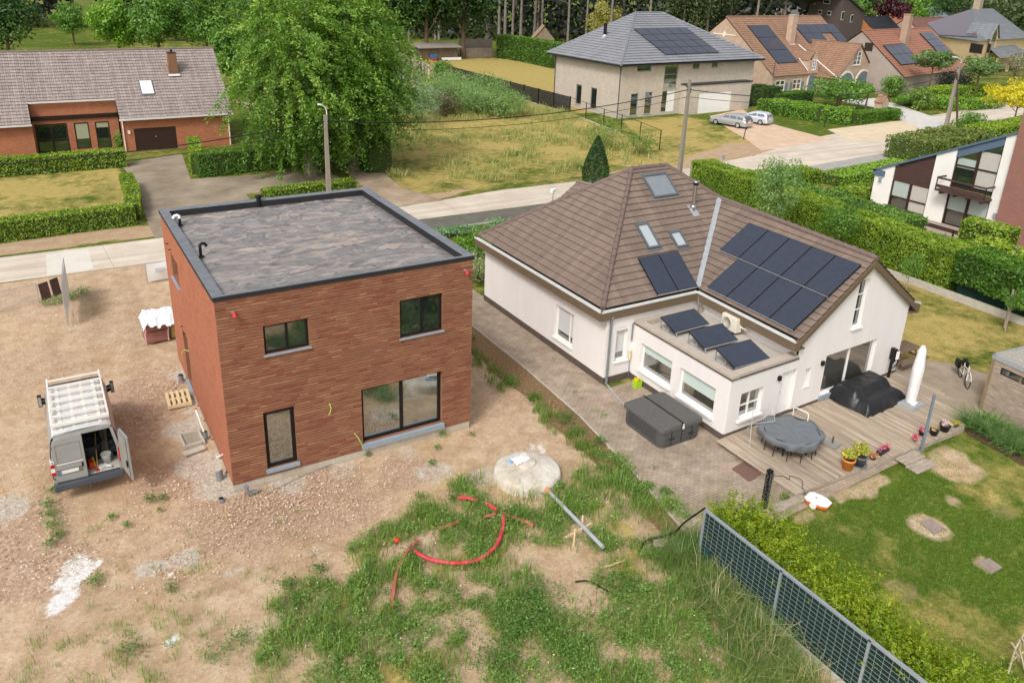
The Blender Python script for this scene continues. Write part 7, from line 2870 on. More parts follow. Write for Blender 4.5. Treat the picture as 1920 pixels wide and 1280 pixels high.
for rr in (W_1, W_2):
 FF.window(rr, fm, white_st, MAT['glass'], depth=.08, fw=.16, bars=(.5,), hbars=(.55,), sill=white_st, sill_out=.1)
 for x in (rr[0]-.62, rr[2]+.04):
  mb = MB()
  FF.slab(mb, x, rr[1], x+.58, rr[1]+1.15, .0, .05)
  build(mb, 'shutter', bluep, fm)
mb = MB()
cx_, rr_ = (Dr[0]+Dr[2])/2, (Dr[2]-Dr[0])/2
mb.prism([FF.p(x, z, .02) for x, z in [(Dr[0], .1), (Dr[2], .1)]+[(cx_+rr_*math.cos(R(t_)), 2.1+rr_*math.sin(R(t_))) for t_ in range(0, 181, 20)]], FF.n*.04)
de = build(mb, 'door', bluep, fm)
mb = MB()
arc = [FF.p(Dr[0]-.12, .1, .05)]+[FF.p(cx_+(rr_+.12)*math.cos(R(t_)), 2.1+(rr_+.12)*math.sin(R(t_)), .05) for t_ in range(180, -1, -20)]+[FF.p(Dr[2]+.12, .1, .05)]
for p, q_ in zip(arc[:-1], arc[1:]):
 mb.beam(p, q_, .26, .1, up=FF.n)
build(mb, 'arch', white_st, de)
mb = MB()
Fgab.slab(mb, gw_[0], gw_[1], gw_[2], gw_[3], -.06, -.0)
sh_ = build(mb, 'shutter', M('pale_blue_shutter', '93a5a8', .6, .08), fm)
mb = MB()
Fgab.slab(mb, gw_[0]-.15, gw_[1]-.18, gw_[2]+.15, gw_[1]-.0, 0, .12)
build(mb, 'sill', white_st, sh_)
zb_ = rza-2.6
xm_ = Fgab.L/2
mb = MB()
Fgab.slab(mb, xm_-2.1, zb_, xm_+2.1, zb_+.16, 0, .06)
mb.prism([Fgab.p(xm_-.42, zb_+.08, .02), Fgab.p(xm_, zb_-.38, .02), Fgab.p(xm_+.42, zb_+.08, .02), Fgab.p(xm_, zb_+.54, .02)], Fgab.n*.07)
build(mb, 'stone_band', white_st, fm)
# stepped entrance dormer
dc = FF.px(1532, 100)[0]
dc = (Dr[0]+Dr[2])/2
mb = MB()
DW, DZt = 1.15, 5.0
steps_ = [(-DW, fe-.3), (DW, fe-.3), (DW, DZt), (DW*.72, DZt), (DW*.72, DZt+.4), (DW*.45, DZt+.4), (DW*.45, DZt+.8), (DW*.2, DZt+.8), (DW*.2, DZt+1.25), (-DW*.2, DZt+1.25), (-DW*.2, DZt+.8), (-DW*.45, DZt+.8), (-DW*.45, DZt+.4), (-DW*.72, DZt+.4), (-DW*.72, DZt), (-DW, DZt)]
dh = (dc-.5, 3.5, dc+.5, 5.1)
FF.wall(mb, [(dc+x, z) for x, z in steps_], [dh], .1)
mb.v = [tuple(Vector(v)+FF.n*.12) for v in mb.v]
for sg in (-1, 1):
 mb.obox(FF.p(dc+sg*DW-(.12 if sg > 0 else 0), fe-.3, .115), FF.d*.12, -FF.n*2.6, (0, 0, DZt-fe+.3))
build(mb, 'dormer_wall', fb, fm)
mb = MB()
courses(mb, [FF.p(dc-DW-.1, DZt-.1, -4.5), FF.p(dc-DW-.1, DZt-.1, .0), FF.p(dc, DZt+1.1, .0), FF.p(dc, DZt+1.1, -4.5)], .40, .05)
courses(mb, [FF.p(dc+DW+.1, DZt-.1, .0), FF.p(dc+DW+.1, DZt-.1, -4.5), FF.p(dc, DZt+1.1, -4.5), FF.p(dc, DZt+1.1, .0)], .40, .05)
build(mb, 'dormer_roof', ft, fm)
FFd = Facade((FF.a+FF.n*.12)[:2], (FF.b+FF.n*.12)[:2])
FFd.window(dh, fm, frame_w, MAT['glass'], depth=.06, fw=.12, bars=(.5,), hbars=(.35, .65), sill=white_st, sill_out=.08)
FSo = (ea, (rb_-ra).cross(ra-ea).normalized())
if FSo[1].z < 0:
 FSo = (ea, -FSo[1])
for qd, nx_, ny_ in ((((1410, 47.5), (1450, 47), (1487, 118), (1448, 119)), 1, 3), (((1494, 46.5), (1566, 45), (1585, 78), (1511, 81)), 4, 2)):
 P_ = [on(FSo, *c, .12) for c in qd]
 tx, up, n = slopebasis(FSo)
 lo_, hi_ = (P_[2].dot(up)+P_[3].dot(up))/2, (P_[0].dot(up)+P_[1].dot(up))/2
 sA_, sB_ = sorted(((P_[0].dot(tx)+P_[3].dot(tx))/2, (P_[1].dot(tx)+P_[2].dot(tx))/2))
 base = FSo[0]+n*.12
 o = base+tx*(sA_-base.dot(tx))+up*(lo_-base.dot(up))
 for i in range(nx_):
  for j in range(ny_):
   if nx_ == 4 and j == 0 and i in (2,):
    continue
   solar(fm, o+tx*((sB_-sA_)*i/nx_)+up*((hi_-lo_)*j/ny_), tx*((sB_-sA_)/nx_*.985), up*((hi_-lo_)/ny_*.985), n, .05, rail=False)
cf = on(FSo, 1481, 78)
mb = MB()
mb.box(cf-V3(0, 0, .8), (1.1, .9, 4.6), .1, 0)
mb.box(cf+V3(0, 0, 3.8), (1.2, 1.0, .1), .1, 1)
build(mb, 'chimney', [fb, MAT['concrete']], fm)
mb = MB()
mb.obox(cf+V3(-.6, -.65, -.55), (1.3, .1, 0), (0, .25, .25), (0, -.05, .05))
build(mb, 'flashing', M('lead_white', 'cfcfcd', .6, .1), fm)
wg = M('white_gutter2', 'd9d4cd', .5, .05)
mb = MB()
mb.tube([FF.p(dc-DW-.12, DZt+.1, -1.8), FF.p(dc-DW-.2, fe+.5, .1)], .07, 8)
build(mb, 'valley', wg, fm)
mb = MB()
mb.tube([FW2.p(-.2, wz-.4, -bkw*.75), FW2.p(-.45, fe-.1, .15), FW2.p(-.5, fe-.8, .1)], .08, 8)
build(mb, 'valley', wg, fm)
downpipe(fm, A0+V3(-.05, -.1, 0), A0+V3(-.05, -.1, fe-.1), dpm, .06)
# ---- generic gabled / hipped houses further off
def gable_house(name, label, ea, eb, depth, ze, zr, wallm, roofm, step=.45, ov=.3, parts=(), ridge_m=None):
 """eaves line ea-eb in front, ridge parallel to it"""
 root = thing(name, label, 'house', (ea+eb)/2-V3(0, 0, ze))
 d = (eb-ea)
 d.z = 0
 L_ = d.length
 d.normalize()
 n = V3(d.y, -d.x, 0)
 a, b = V3(ea.x, ea.y, 0)-n*ov, V3(eb.x, eb.y, 0)-n*ov
 D = depth-2*ov
 f = [Facade(a[:2], b[:2]), Facade(b[:2], (b-n*D)[:2]), Facade((b-n*D)[:2], (a-n*D)[:2]), Facade((a-n*D)[:2], a[:2])]
 mb = MB()
 for k, x in enumerate(f):
  pts = [(0, 0), (x.L, 0), (x.L, ze), (0, ze)]
  if k % 2:
   pts = [(0, 0), (x.L, 0), (x.L, ze), (x.L/2, zr-.15), (0, ze)]
  x.wall(mb, pts)
 build(mb, 'wall', wallm, root)
 r0 = ea-n*depth/2+V3(0, 0, zr-ze)
 r1 = eb-n*depth/2+V3(0, 0, zr-ze)
 mb = MB()
 courses(mb, [ea-d*.2, eb+d*.2, r1+d*.2, r0-d*.2], step, .05)
 courses(mb, [eb-n*depth+d*.2, ea-n*depth-d*.2, r0-d*.2, r1+d*.2], step, .05)
 ro = build(mb, 'roof', roofm, root)
 mb = MB()
 ridge(mb, r0, r1, .13, .6)
 build(mb, 'ridge_tiles', ridge_m or roofm, ro)
 return root, f, (ea, (r1-r0).cross(r0-ea).normalized() if (r1-r0).cross(r0-ea).z > 0 else -(r1-r0).cross(r0-ea).normalized())
def holes_on(f, root, rects, fm_=None, gm=None, **kw):
 for rr in rects:
  f.slab_window = None
  x0, z0, x1, z1 = f.rect(*rr) if isinstance(rr[0], tuple) else rr
  mb = MB()
  f.slab(mb, x0, z0, x1, z1, -.02, .05)
  w_ = build(mb, 'window', fm_ or frame_w, root)
  mb = MB()
  m_ = min(.12, (x1-x0)*.15)
  if kw.get('two'):
   f.slab(mb, x0+m_, z0+m_, (x0+x1)/2-m_*.4, z1-m_, .045, .056)
   f.slab(mb, (x0+x1)/2+m_*.4, z0+m_, x1-m_, z1-m_, .045, .056)
  else:
   f.slab(mb, x0+m_, z0+m_, x1-m_, z1-m_, .045, .056)
  build(mb, 'pane', gm or MAT['glass'], w_)
def panels_on(root, pl, qd, nx_, ny_):
 P_ = [on(pl, *c, .15) for c in qd]
 tx, up, n = slopebasis(pl)
 lo_, hi_ = sorted(((P_[2].dot(up)+P_[3].dot(up))/2, (P_[0].dot(up)+P_[1].dot(up))/2))
 sA_, sB_ = sorted(((P_[0].dot(tx)+P_[3].dot(tx))/2, (P_[1].dot(tx)+P_[2].dot(tx))/2))
 base = pl[0]+n*.15
 o = base+tx*(sA_-base.dot(tx))+up*(lo_-base.dot(up))
 for i in range(nx_):
  for j in range(ny_):
   solar(root, o+tx*((sB_-sA_)*i/nx_)+up*((hi_-lo_)*j/ny_), tx*((sB_-sA_)/nx_*.98), up*((hi_-lo_)/ny_*.98), n, .06, rail=False)
grey_r = M('grey_render', 'a3958a', .9, .1, .6)
red_t = tiles('red_tile', '9c6a56', 'a67662', '78503f', .28, .85, mottled='8a6b5c')
ea2 = G(1697, 145, 2.9)
h2, f2_, pl2 = gable_house('country_house', 'grey-rendered house with an orange-red tiled roof and pale solar panels beside the farmhouse', ea2, ea2+V3(23, 4.0, 0), 15.5, 2.9, 9.0, grey_r, red_t)
panels_on(h2, pl2, ((1660, 84), (1700, 82), (1722, 117), (1686, 124)), 3, 2)
panels_on(h2, pl2, ((1729, 62), (1752, 61), (1790, 110), (1770, 116)), 2, 4)
c2 = on(pl2, 1694, 80)
mb = MB()
mb.box(c2-V3(0, 0, 1), (1.2, 1.0, 5.2), .2, 0)
mb.box(c2+V3(0, 0, 4.2), (1.35, 1.15, .12), .2, 0)
build(mb, 'chimney', brick('h2_chimney', 'a88672', 'b39480', 'b5a392', .3, .1, .01), h2)
mb = MB()
f2_[3].slab(mb, f2_[3].px(1620, 95)[0], f2_[3].px(1620, 95)[1], f2_[3].px(1620, 95)[0]+1.3, f2_[3].px(1620, 95)[1]+1.2, 0, .05)
build(mb, 'window', MAT['glass'], h2)
# yellow villa
yel = M('cream_brick', 'cdb38a', .9, .08, 1)
yr_ = tiles('blue_slate', '75797c', '808487', '666a6d', .5, .6)
z5 = 6.0
ys_ = [G(1700, 60, z5), G(1833, 78, z5), G(1890, 76.5, z5), G(1960, 72, z5)]
yv = thing('cream_villa', 'cream villa under a big blue-grey hipped roof with purple-brown solar panels', 'house', (166, 76, 0))
da = V3(1, .12, 0).normalized()
na = V3(da.y, -da.x, 0)
c0_ = ys_[1]
cL = c0_-na*0+da*-.0
corner = V3(c0_.x, c0_.y, 0)
wdir = (G(1760, 68, z5)-c0_)
wdir.z = 0
wdir.normalize()
Lw = 22
apx = G(1822, 17, 11.2)
mb = MB()
Fy1 = Facade((corner+wdir*Lw)[:2], corner[:2])
edir = (ys_[2]-ys_[1])
edir.z = 0
edir = edir.normalized()
edir = V3(.985, .17, 0)
Fy2 = Facade(corner[:2], (corner+edir*26)[:2])
Fy1.wall(mb, [(0, 0), (Lw, 0), (Lw, z5), (0, z5)])
Fy2.wall(mb, [(0, 0), (26, 0), (26, z5), (0, z5)])
build(mb, 'wall', yel, yv)
mb = MB()
up_ = V3(0, 0, z5+.05)
oW = Fy1.n*.8
oE = Fy2.n*.8
pA, pB, pC = corner+wdir*Lw+oW+up_, corner+oW+oE+up_, corner+edir*26+oE+up_
pD = pC+wdir*Lw
far_r = apx+edir*12
courses(mb, [pA, pB, apx], .55, .05)
courses(mb, [pB, pC, far_r, apx], .55, .05)
courses(mb, [pC, pD, far_r], .55, .05)
courses(mb, [pD, pA, apx, far_r], .55, .05)
build(mb, 'roof', yr_, yv)
plY = (pA, (pB-pA).cross(apx-pA).normalized())
t_p = M('purple_panel', '5d5158', .3, .1, 1, spec=.4)
P_ = [on(plY, *c, .2) for c in ((1800, 26), (1818, 19), (1833, 70), (1762, 66))]
mb = MB()
mb.prism([on(plY, *c, .15) for c in ((1738, 44), (1818, 19), (1832, 70), (1760, 66))], plY[1]*.06)
build(mb, 'solar_array', t_p, yv)
holes_on(Fy2 if False else Fy1, yv, [], None)
for f, rr in ((Fy1, ((1819, 82), (1844, 82), (1842, 101), (1818, 100))), (Fy1, ((1852, 82), (1859, 82), (1856, 100), (1850, 100)))):
 holes_on(f, yv, [rr], M('brown_win', '6a5a4a', .6))
mb = MB()
cy_ = apx+edir*3.0
mb.box(cy_-V3(0, 0, 2), (1.8, 1.4, 4.4), .2, 0)
mb.box(cy_+V3(0, 0, 2.4), (2.1, 1.7, .2), .2, 0)
build(mb, 'chimney', M('chimney_stone', 'a5957f', .9, .15), yv)
# gabled stair bay and entrance hood on its front
bay = corner+edir*5+Fy2.n*.3
Fb_ = Facade(bay[:2], (bay+edir*4)[:2])
mb = MB()
Fb_.wall(mb, [(0, 0), (4, 0), (4, 6.4), (2, 9.0), (0, 6.4)])
build(mb, 'bay_wall', yel, yv)
mb = MB()
courses(mb, [Fb_.p(-.3, 6.3, .3)-Fb_.n*5, Fb_.p(-.3, 6.3, .3), Fb_.p(2, 9.2, .3), Fb_.p(2, 9.2, .3)-Fb_.n*5], .5, .05)
courses(mb, [Fb_.p(4.3, 6.3, .3), Fb_.p(4.3, 6.3, .3)-Fb_.n*5, Fb_.p(2, 9.2, .3)-Fb_.n*5, Fb_.p(2, 9.2, .3)], .5, .05)
build(mb, 'bay_roof', yr_, yv)
mb = MB()
mb.prism([Fb_.p(x, z, .0) for x, z in ((1.1, 2.8), (2.9, 2.8), (2.9, 7.2), (2, 8.3), (1.1, 7.2))], Fb_.n*.05)
build(mb, 'stair_window', MAT['glass'], yv)
hd_ = corner+edir*4+Fy2.n*3.2
mb = MB()
ap_ = hd_+edir*4-Fy2.n*3+V3(0, 0, 4.6)
e4 = [hd_+V3(0, 0, 3.1), hd_+edir*14+V3(0, 0, 3.1), hd_+edir*14-Fy2.n*3.4+V3(0, 0, 4.6)]
courses(mb, [hd_+V3(0, 0, 3.0), hd_+edir*16+V3(0, 0, 3.0), hd_+edir*16-Fy2.n*3.4+V3(0, 0, 4.8), hd_+edir*2-Fy2.n*3.4+V3(0, 0, 4.8)], .5, .05)
build(mb, 'porch_roof', yr_, yv)
for x in (1, 7):
 mb = MB()
 mb.box(hd_+edir*x-Fy2.n*.6, (.4, .4, 3.0), .2)
 build(mb, 'porch_post', yel, yv)
# blue metal roof behind
bl = G(1735, 43, 5)
bh_ = thing('blue_roof_house', 'house with a pale blue hipped metal roof rising behind the red-tiled house', 'house', V3(bl.x, bl.y, 0))
bd = V3(1, .15, 0).normalized()
bn = V3(-bd.y, bd.x, 0)
pk2 = G(1757, 11, 9.6)
q0, q1 = V3(pk2.x, pk2.y, 5)-bd*12-bn*12, V3(pk2.x, pk2.y, 5)+bd*12-bn*12
mb = MB()
Fb2 = Facade((q0.x+.8, q0.y+.8), (q1.x-.8, q1.y+.8))
Fb2.wall(mb, [(0, 0), (Fb2.L, 0), (Fb2.L, 5), (0, 5)])
Facade((q1.x-.8, q1.y+.8), (q1+bn*22)[:2]).wall(mb, [(0, 0), (21, 0), (21, 5), (0, 5)])
build(mb, 'wall', M('stone_wall', 'b5a996', .9, .1), bh_)
mb = MB()
for a, b in ((q0, q1), (q1, q1+bn*24), (q0+bn*24, q0), (q1+bn*24, q0+bn*24)):
 courses(mb, [a, b, pk2], 1.0, .05)
build(mb, 'roof', tiles('blue_sheet', '98a3a4', '9faaab', '7f8a8c', .8, .5, amp=.05), bh_)
# brown brick block, white gable house, orange-brick house far behind
bb_ = thing('brown_house', 'dark brown brick house with a steep mono-pitch roof behind the farmhouse', 'house', G(1600, 52))
bbm = brick('dark_brick', '6a5a56', '5e4f4c', '786a64', .3, .09, .01, bump=.003)
A1, B1, C1 = G(1512, 46), G(1575, 58), G(1617, 50)
def dropto(u, v, P0):
 """height over the ground point P0 seen at v"""
 q_ = GP(u, v, P0, (CAM[0]-P0.x, CAM[1]-P0.y, 0))
 return q_.z
A1 = V3(200, 150, 0)
dA = G(1512, 40, 3)-V3(*CAM)
def ray_at(u, v, dist):
 d = (u-960-SX)/FPX*RT-(v-640-SY)/FPX*UP+FW
 d = d/math.hypot(d[0], d[1])
 return Vector(CAM+d*dist)
p1, p2, p3 = ray_at(1512, 40, 205), ray_at(1574, 45, 190), ray_at(1618, 40, 212)
for_ = [V3(p.x, p.y, 0) for p in (p1, p2, p3)]
f1b, f2b = Facade(for_[0][:2], for_[1][:2]), Facade(for_[1][:2], for_[2][:2])
ztop = ray_at(1574, -8, 190).z
zlow = ray_at(1618, 26, 212).z
mb = MB()
f1b.wall(mb, [(0, 0), (f1b.L, 0), (f1b.L, ztop), (0, ztop)])
f2b.wall(mb, [(0, 0), (f2b.L, 0), (f2b.L, zlow), (0, ztop)])
build(mb, 'wall', bbm, bb_)
mb = MB()
up1 = f1b.d
mb.prism([f2b.p(-.3, ztop+.1, .3), f2b.p(f2b.L+.5, zlow+.1, .3), f2b.p(f2b.L+.5, zlow+.1, -14), f2b.p(-.3, ztop+.1, -14)], (0, 0, .3))
build(mb, 'roof', MAT['anthracite'], bb_)
holes_on(f1b, bb_, [((1535, 19), (1542, 19), (1541, 27), (1534, 27)), ((1552, 21), (1559, 21), (1558, 29), (1551, 29)), ((1545, 0), (1557, 0), (1556, 8), (1544, 8)), ((1526, 0), (1530, 0), (1529, 9), (1525, 9))])
holes_on(f2b, bb_, [((1578, 22), (1583, 22), (1581, 38), (1577, 38)), ((1595, 28), (1600, 28), (1599, 42), (1594, 42))])
wq = [ray_at(u, 28, d) for u, d in ((1443, 222), (1468, 215), (1513, 226))]
wq = [V3(p.x, p.y, 0) for p in wq]
wh_ = thing('white_house', 'white and cream gabled house far behind the farmhouse roof', 'house', wq[1])
fa_, fb__ = Facade(wq[0][:2], wq[1][:2]), Facade(wq[1][:2], wq[2][:2])
ez = ray_at(1468, 10, 215).z
rz_ = ray_at(1488, -9, 220).z
mb = MB()
fa_.wall(mb, [(0, 0), (fa_.L, 0), (fa_.L, ez), (0, ez)], m=0)
fb__.wall(mb, [(0, 0), (fb__.L, 0), (fb__.L, ez), (fb__.L/2, rz_), (0, ez)], m=1)
build(mb, 'wall', [M('cream_wall', 'd6ccbc', .9, .05), M('white_wall', 'e9e6e0', .9, .04)], wh_)
mb = MB()
courses(mb, [fa_.p(-.3, ez, .4), fa_.p(fa_.L+.3, ez, .4), fb__.p(fb__.L/2, rz_, .3), fb__.p(fb__.L/2, rz_, .3)-fa_.d*(fa_.L+.6)], .6, .06)
build(mb, 'roof', tiles('dark_tile', '56504f', '625b58', '443f3e', .4), wh_)
holes_on(fa_, wh_, [((1452, 13), (1457, 13), (1456, 22), (1451, 22)), ((1460, 13), (1465, 13), (1464, 23), (1459, 23))])
oq = ray_at(1645, 30, 235)
oq2 = ray_at(1692, 33, 222)
oe = ray_at(1645, 33, 235).z+2.5
hh3, f3_, pl3 = gable_house('orange_house', 'small orange-brick house with a dark solar roof in the far background', V3(*ray_at(1652, 33, 225)[:2], 4.2), V3(*ray_at(1652, 33, 225)[:2], 4.2)+V3(12, 1, 0), 10, 4.2, 8.0, brick('bright_orange_brick', 'b8703f', 'c27d4c', 'b08a68', .3, .1, .01), MAT['anthracite'])
for k, (u, v, dist, wd_, dp_, hz_, rz2, cm, lb) in enumerate(((1608, 20, 260, 16, 10, 4, 7.5, '6b5a52', 'low dark-roofed house at the back, left of the dark red tree'), (1712, 14, 285, 14, 10, 4, 8, 'a5694e', 'far house with a bright tiled roof behind the blue hipped roof'), (1785, 20, 255, 22, 10, 4, 7.5, '7d5a50', 'far house with a brownish roof behind the cream villa'))):
 p = ray_at(u, v, dist)
 p.z = hz_
 gable_house('distant_house', lb, p-V3(wd_/2, 0, 0), p+V3(wd_/2, 2, 0), dp_, hz_, rz2, M('far_wall', 'b9aa9a', .9), M('far_roof', cm, .85, .15, 1))
# ---- white and brown modern house at the right edge
RX = 50.8
rh = thing('modern_house', 'white and brown modern house with a rising mono-pitch roof and a timber balcony', 'house', (54, 8, 0))
Fm = Facade((RX, 14.1), (RX, -1.5))
def mpx(x, y): return Fm.px(1600+x/5.98, 213+y/5.98)
def mr_(x0, y0, x1, y1, z0=None):
 a, b = mpx(x0, y0), mpx(x1, y1)
 return a, b
zl, zh = 2.85, 7.15
xs_ = {}
def topz(x): return 2.75+(x-.0)*(7.05-2.75)/9.0
xc1 = mpx(440, 760)[0]          # left pier | cladding
xc2 = mpx(860, 700)[0]          # cladding | white pier
xc3 = mpx(1150, 500)[0]
xc3 = (mpx(1150, 500)[0]+mpx(985, 1200)[0])/2
xc4 = (mpx(1715, 330)[0]+mpx(1500, 1080)[0])/2
xc5 = (mpx(1880, 250)[0]+mpx(1600, 1230)[0])/2
xc2 = (mpx(940, 480)[0]+mpx(770, 1170)[0])/2
xc1 = (mpx(465, 610)[0]+mpx(370, 1050)[0])/2
wh1 = M('white_paintwork', 'e9e4dc', .85, .05, .8)
mb = MB()
for a, b in ((0, xc1), (xc2, xc3), (xc4, xc5)):
 Fm.wall(mb, [(a, 0), (b, 0), (b, topz(b)-.1), (a, topz(a)-.1)])
 for x in (a, b):
  mb.add([Fm.p(x, 0), Fm.p(x, topz(x)-.1), Fm.p(x, topz(x)-.1, -.4), Fm.p(x, 0, -.4)])
 mb.add([Fm.p(a, topz(a)-.1), Fm.p(b, topz(b)-.1), Fm.p(b, topz(b)-.1, -.3), Fm.p(a, topz(a)-.1, -.3)])
Facade((RX+9, 14.1), (RX, 14.1)).wall(mb, [(0, 0), (9, 0), (9, 2.7), (0, 2.7)])
build(mb, 'wall', wh1, rh)
mb = MB()
FmB = Facade((RX-.3, 14.1-xc5), (RX-.3, -8))
FmB.wall(mb, [(0, 0), (FmB.L, 0), (FmB.L, 11.0), (0, 11.0)])
mb.add([FmB.p(0, 0), FmB.p(0, 11), FmB.p(0, 11, -8), FmB.p(0, 0, -8)])
build(mb, 'side_wall', brick('mauve_brick', '94695c', '8d6358', '9c766a', .3, .08, .006, bump=.002, stain=.08), rh)
clad = M('timber_cladding', '513b36', .7, .2, 2, stretch=(8, 1, 8))
mb = MB()
zc = (mpx(440, 770)[1]+mpx(850, 860)[1])/2
zc = 2.25
k = 0
z = zc
while z < topz(xc2)-.12:
 z1 = min(z+.13, topz(xc2))
 xa = xc1
 if z1 > topz(xc1)-.15:
  xa = min(xc2-.1, xc1+(z1-topz(xc1)+.15)/(4.3/9.0))
 Fm.slab(mb, xa, z, xc2, z1-.012, -.16, -.10+.01*(k % 2))
 z += .13
 k += 1
build(mb, 'cladding', clad, rh)
rfb = M('blue_fascia', '5a6b7c', .5, .06)
mb = MB()
a, b = Fm.p(-.15, topz(-.15), .12), Fm.p(xc5+.05, topz(xc5), .12)
mb.obox(a+V3(0, 0, -.12), b-a, -Fm.n*7.5, (0, 0, .16), 0)
mb.obox(Fm.p(-.15, topz(0)-.42, .12), Fm.d*.95, -Fm.n*.2, (0, 0, .42), 0)
a, b = Fm.p(xc3, topz(xc3)-.1, -.02), Fm.p(xc4, topz(xc4)-.1, -.02)
mb.obox(a+V3(0, 0, -.62), b-a, -Fm.n*.1, (0, 0, .60), 0)
build(mb, 'roof', rfb, rh)
bz = M('inner_blind', 'b9b3a8', .85, .05)
bz2 = M('inner_blind_green', 'aab3aa', .85, .05)
def bigwin(x0, z0, x1, z1, z1b=None, cols=2, blinds=(), hb=()):
 z1b = z1b or z1
 mb = MB()
 mb.prism([Fm.p(x0, z0, -.2), Fm.p(x1, z0, -.2), Fm.p(x1, z1b, -.2), Fm.p(x0, z1, -.2)], -Fm.n*.03)
 g_ = build(mb, 'window', MAT['glass'], rh)
 zt_ = lambda x: z1+(z1b-z1)*(x-x0)/(x1-x0)
 for i in range(cols+1):
  mb = MB()
  x = x0+(x1-x0)*i/cols
  Fm.slab(mb, x-.08, z0, x+.08, zt_(x)-.02, -.2, -.08)
  build(mb, 'post', brown_f, g_)
 for i, h in enumerate((z0,)+tuple(hb)):
  mb = MB()
  Fm.slab(mb, x0+.08, h, x1-.08, h+.10, -.2, -.11)
  build(mb, 'transom', brown_f, g_)
 for i, (f0, f1, mt) in enumerate(blinds):
  xa, xb = x0+(x1-x0)*i/cols+.09, x0+(x1-x0)*(i+1)/cols-.09
  top_ = min(zt_(xa), zt_(xb))-.05
  mb = MB()
  Fm.slab(mb, xa, z0+(top_-z0)*f0, xb, z0+(top_-z0)*f1, -.195, -.17)
  build(mb, 'blind', mt, g_)
bigwin(xc1, .05, xc2, zc, None, 2, ((.45, 1, bz2), (.12, 1, bz)), (1.0,))
bigwin(xc3, .05, xc4, 2.35, None, 2, ((.5, 1, bz2), (.5, 1, bz2)))
bigwin(xc3, 2.75, xc4, topz(xc3)-.68, topz(xc4)-.68, 2, ((.68, 1, bz2), (.1, 1, bz)), (4.25,))
# balcony
mb = MB()
bx0, bx1 = xc3-.4, xc4+.1
mb.obox(Fm.p(bx0, 2.5, 0), Fm.d*(bx1-bx0), Fm.n*1.0, (0, 0, .1))
bal = build(mb, 'balcony', clad, rh)
for z in (2.75, 3.35):
 mb = MB()
 mb.obox(Fm.p(bx0, z, .95), Fm.d*(bx1-bx0), Fm.n*.06, (0, 0, .22 if z < 3 else .12))
 build(mb, 'rail', clad, bal)
for x in (bx0, bx1-.06):
 mb = MB()
 mb.obox(Fm.p(x, 2.6, .92), Fm.d*.06, Fm.n*.06, (0, 0, .8))
 build(mb, 'post', MAT['black'], bal)
 mb = MB()
 mb.obox(Fm.p(x, 3.38, 0), Fm.d*.06, Fm.n*.95, (0, 0, .1))
 build(mb, 'side_rail', clad, bal)
for x in np.linspace(bx0+.3, bx1-.3, 4):
 mb = MB()
 mb.obox(Fm.p(x, 2.32, 0), Fm.d*.12, Fm.n*.95, (0, 0, .17))
 build(mb, 'bracket', clad, bal)
for x, z in ((.55, 2.05), (xc4+.55, 1.6)):
 mb = MB()
 Fm.slab(mb, x-.1, z-.16, x+.1, z+.16, 0, .14)
 build(mb, 'wall_lamp', zinc_p, rh)
tr_ = thing('terrace_rail', 'low dark timber railing in front of the modern house, behind the long hedge', 'railing', (47.3, 8, 0))
for a, b in zip(range(4), range(1, 5)):
 ya_, yb2 = 13.2-a*2.6, 13.2-b*2.6
 mb = MB()
 mb.box((47.3, ya_, 0), (.08, .08, .85))
 build(mb, 'post', MAT['black'], tr_)
mb = MB()
mb.beam(V3(47.3, 13.2, .78), V3(47.3, 2.5, .78), .06, .26)
build(mb, 'rail', clad, tr_)
mb = MB()
mb.obox((47.4, 2.0, -.02), (3.4, 0, 0), (0, 12, 0), (0, 0, .14))
build(mb, 'terrace_edge', MAT['wood_grey'], tr_)
# ================================================================ street furniture
wood_pole = M('concrete_pole', 'a39a8c', .9, .2, 3, alt='8a8072')
def street_pole(label, base, h, lamp=None, w0=.16, lean=(0, 0)):
 base = Vector(base)
 root = thing('utility_pole', label, 'pole', base, 0)
 top = base+V3(lean[0], lean[1], h)
 mb = MB()
 mb.grid([[base+V3(x*w0, y*w0, -.2) for x, y in ((-1, -1), (1, -1), (1, 1), (-1, 1))], [top+V3(x*w0*.6, y*w0*.6, 0) for x, y in ((-1, -1), (1, -1), (1, 1), (-1, 1))]], 0, False, True)
 mb.add([top+V3(x*w0*.6, y*w0*.6, 0) for x, y in ((-1, -1), (1, -1), (1, 1), (-1, 1))])
 build(mb, 'pole', wood_pole, root)
 mb = MB()
 mb.tube([top+V3(-w0, 0, -.5), top+V3(-w0-.12, 0, -.5)], .05, 8)
 mb.box(top+V3(w0*.9, 0, -1.0), (.14, .12, .35))
 build(mb, 'bracket', MAT['anthracite'], root)
 if lamp:
  lx, ly, up_ = lamp
  s = top+V3(.12, 0, -.9)
  mb = MB()
  mb.tube([s, s+V3(0, 0, 1.1), s+V3(lx*.15, ly*.15, 1.1+up_*.7), s+V3(lx*.5, ly*.5, 1.1+up_)], .035, 8)
  arm = build(mb, 'lamp_arm', MAT['white'], root)
  e_ = s+V3(lx*.5, ly*.5, 1.1+up_)
  d = V3(lx, ly, .12)*.5
  mb = MB()
  sd = V3(-d.y, d.x, 0).normalized()*.12
  mb.prism([e_-sd*.6, e_+d*.5-sd, e_+d-sd*.5, e_+d+sd*.5, e_+d*.5+sd, e_+sd*.6], (0, 0, .1))
  build(mb, 'lamp_head', MAT['white'], arm)
 return top
tp1 = street_pole('grey utility pole with a small white street lamp behind the brick house roof', (13.7, 31, 0), 6.35, (-.62, -.1, .45))
tp2 = street_pole('tall grey utility pole standing behind the ridge of the white bungalow', (40.55, 24.2, 0), 8.5)
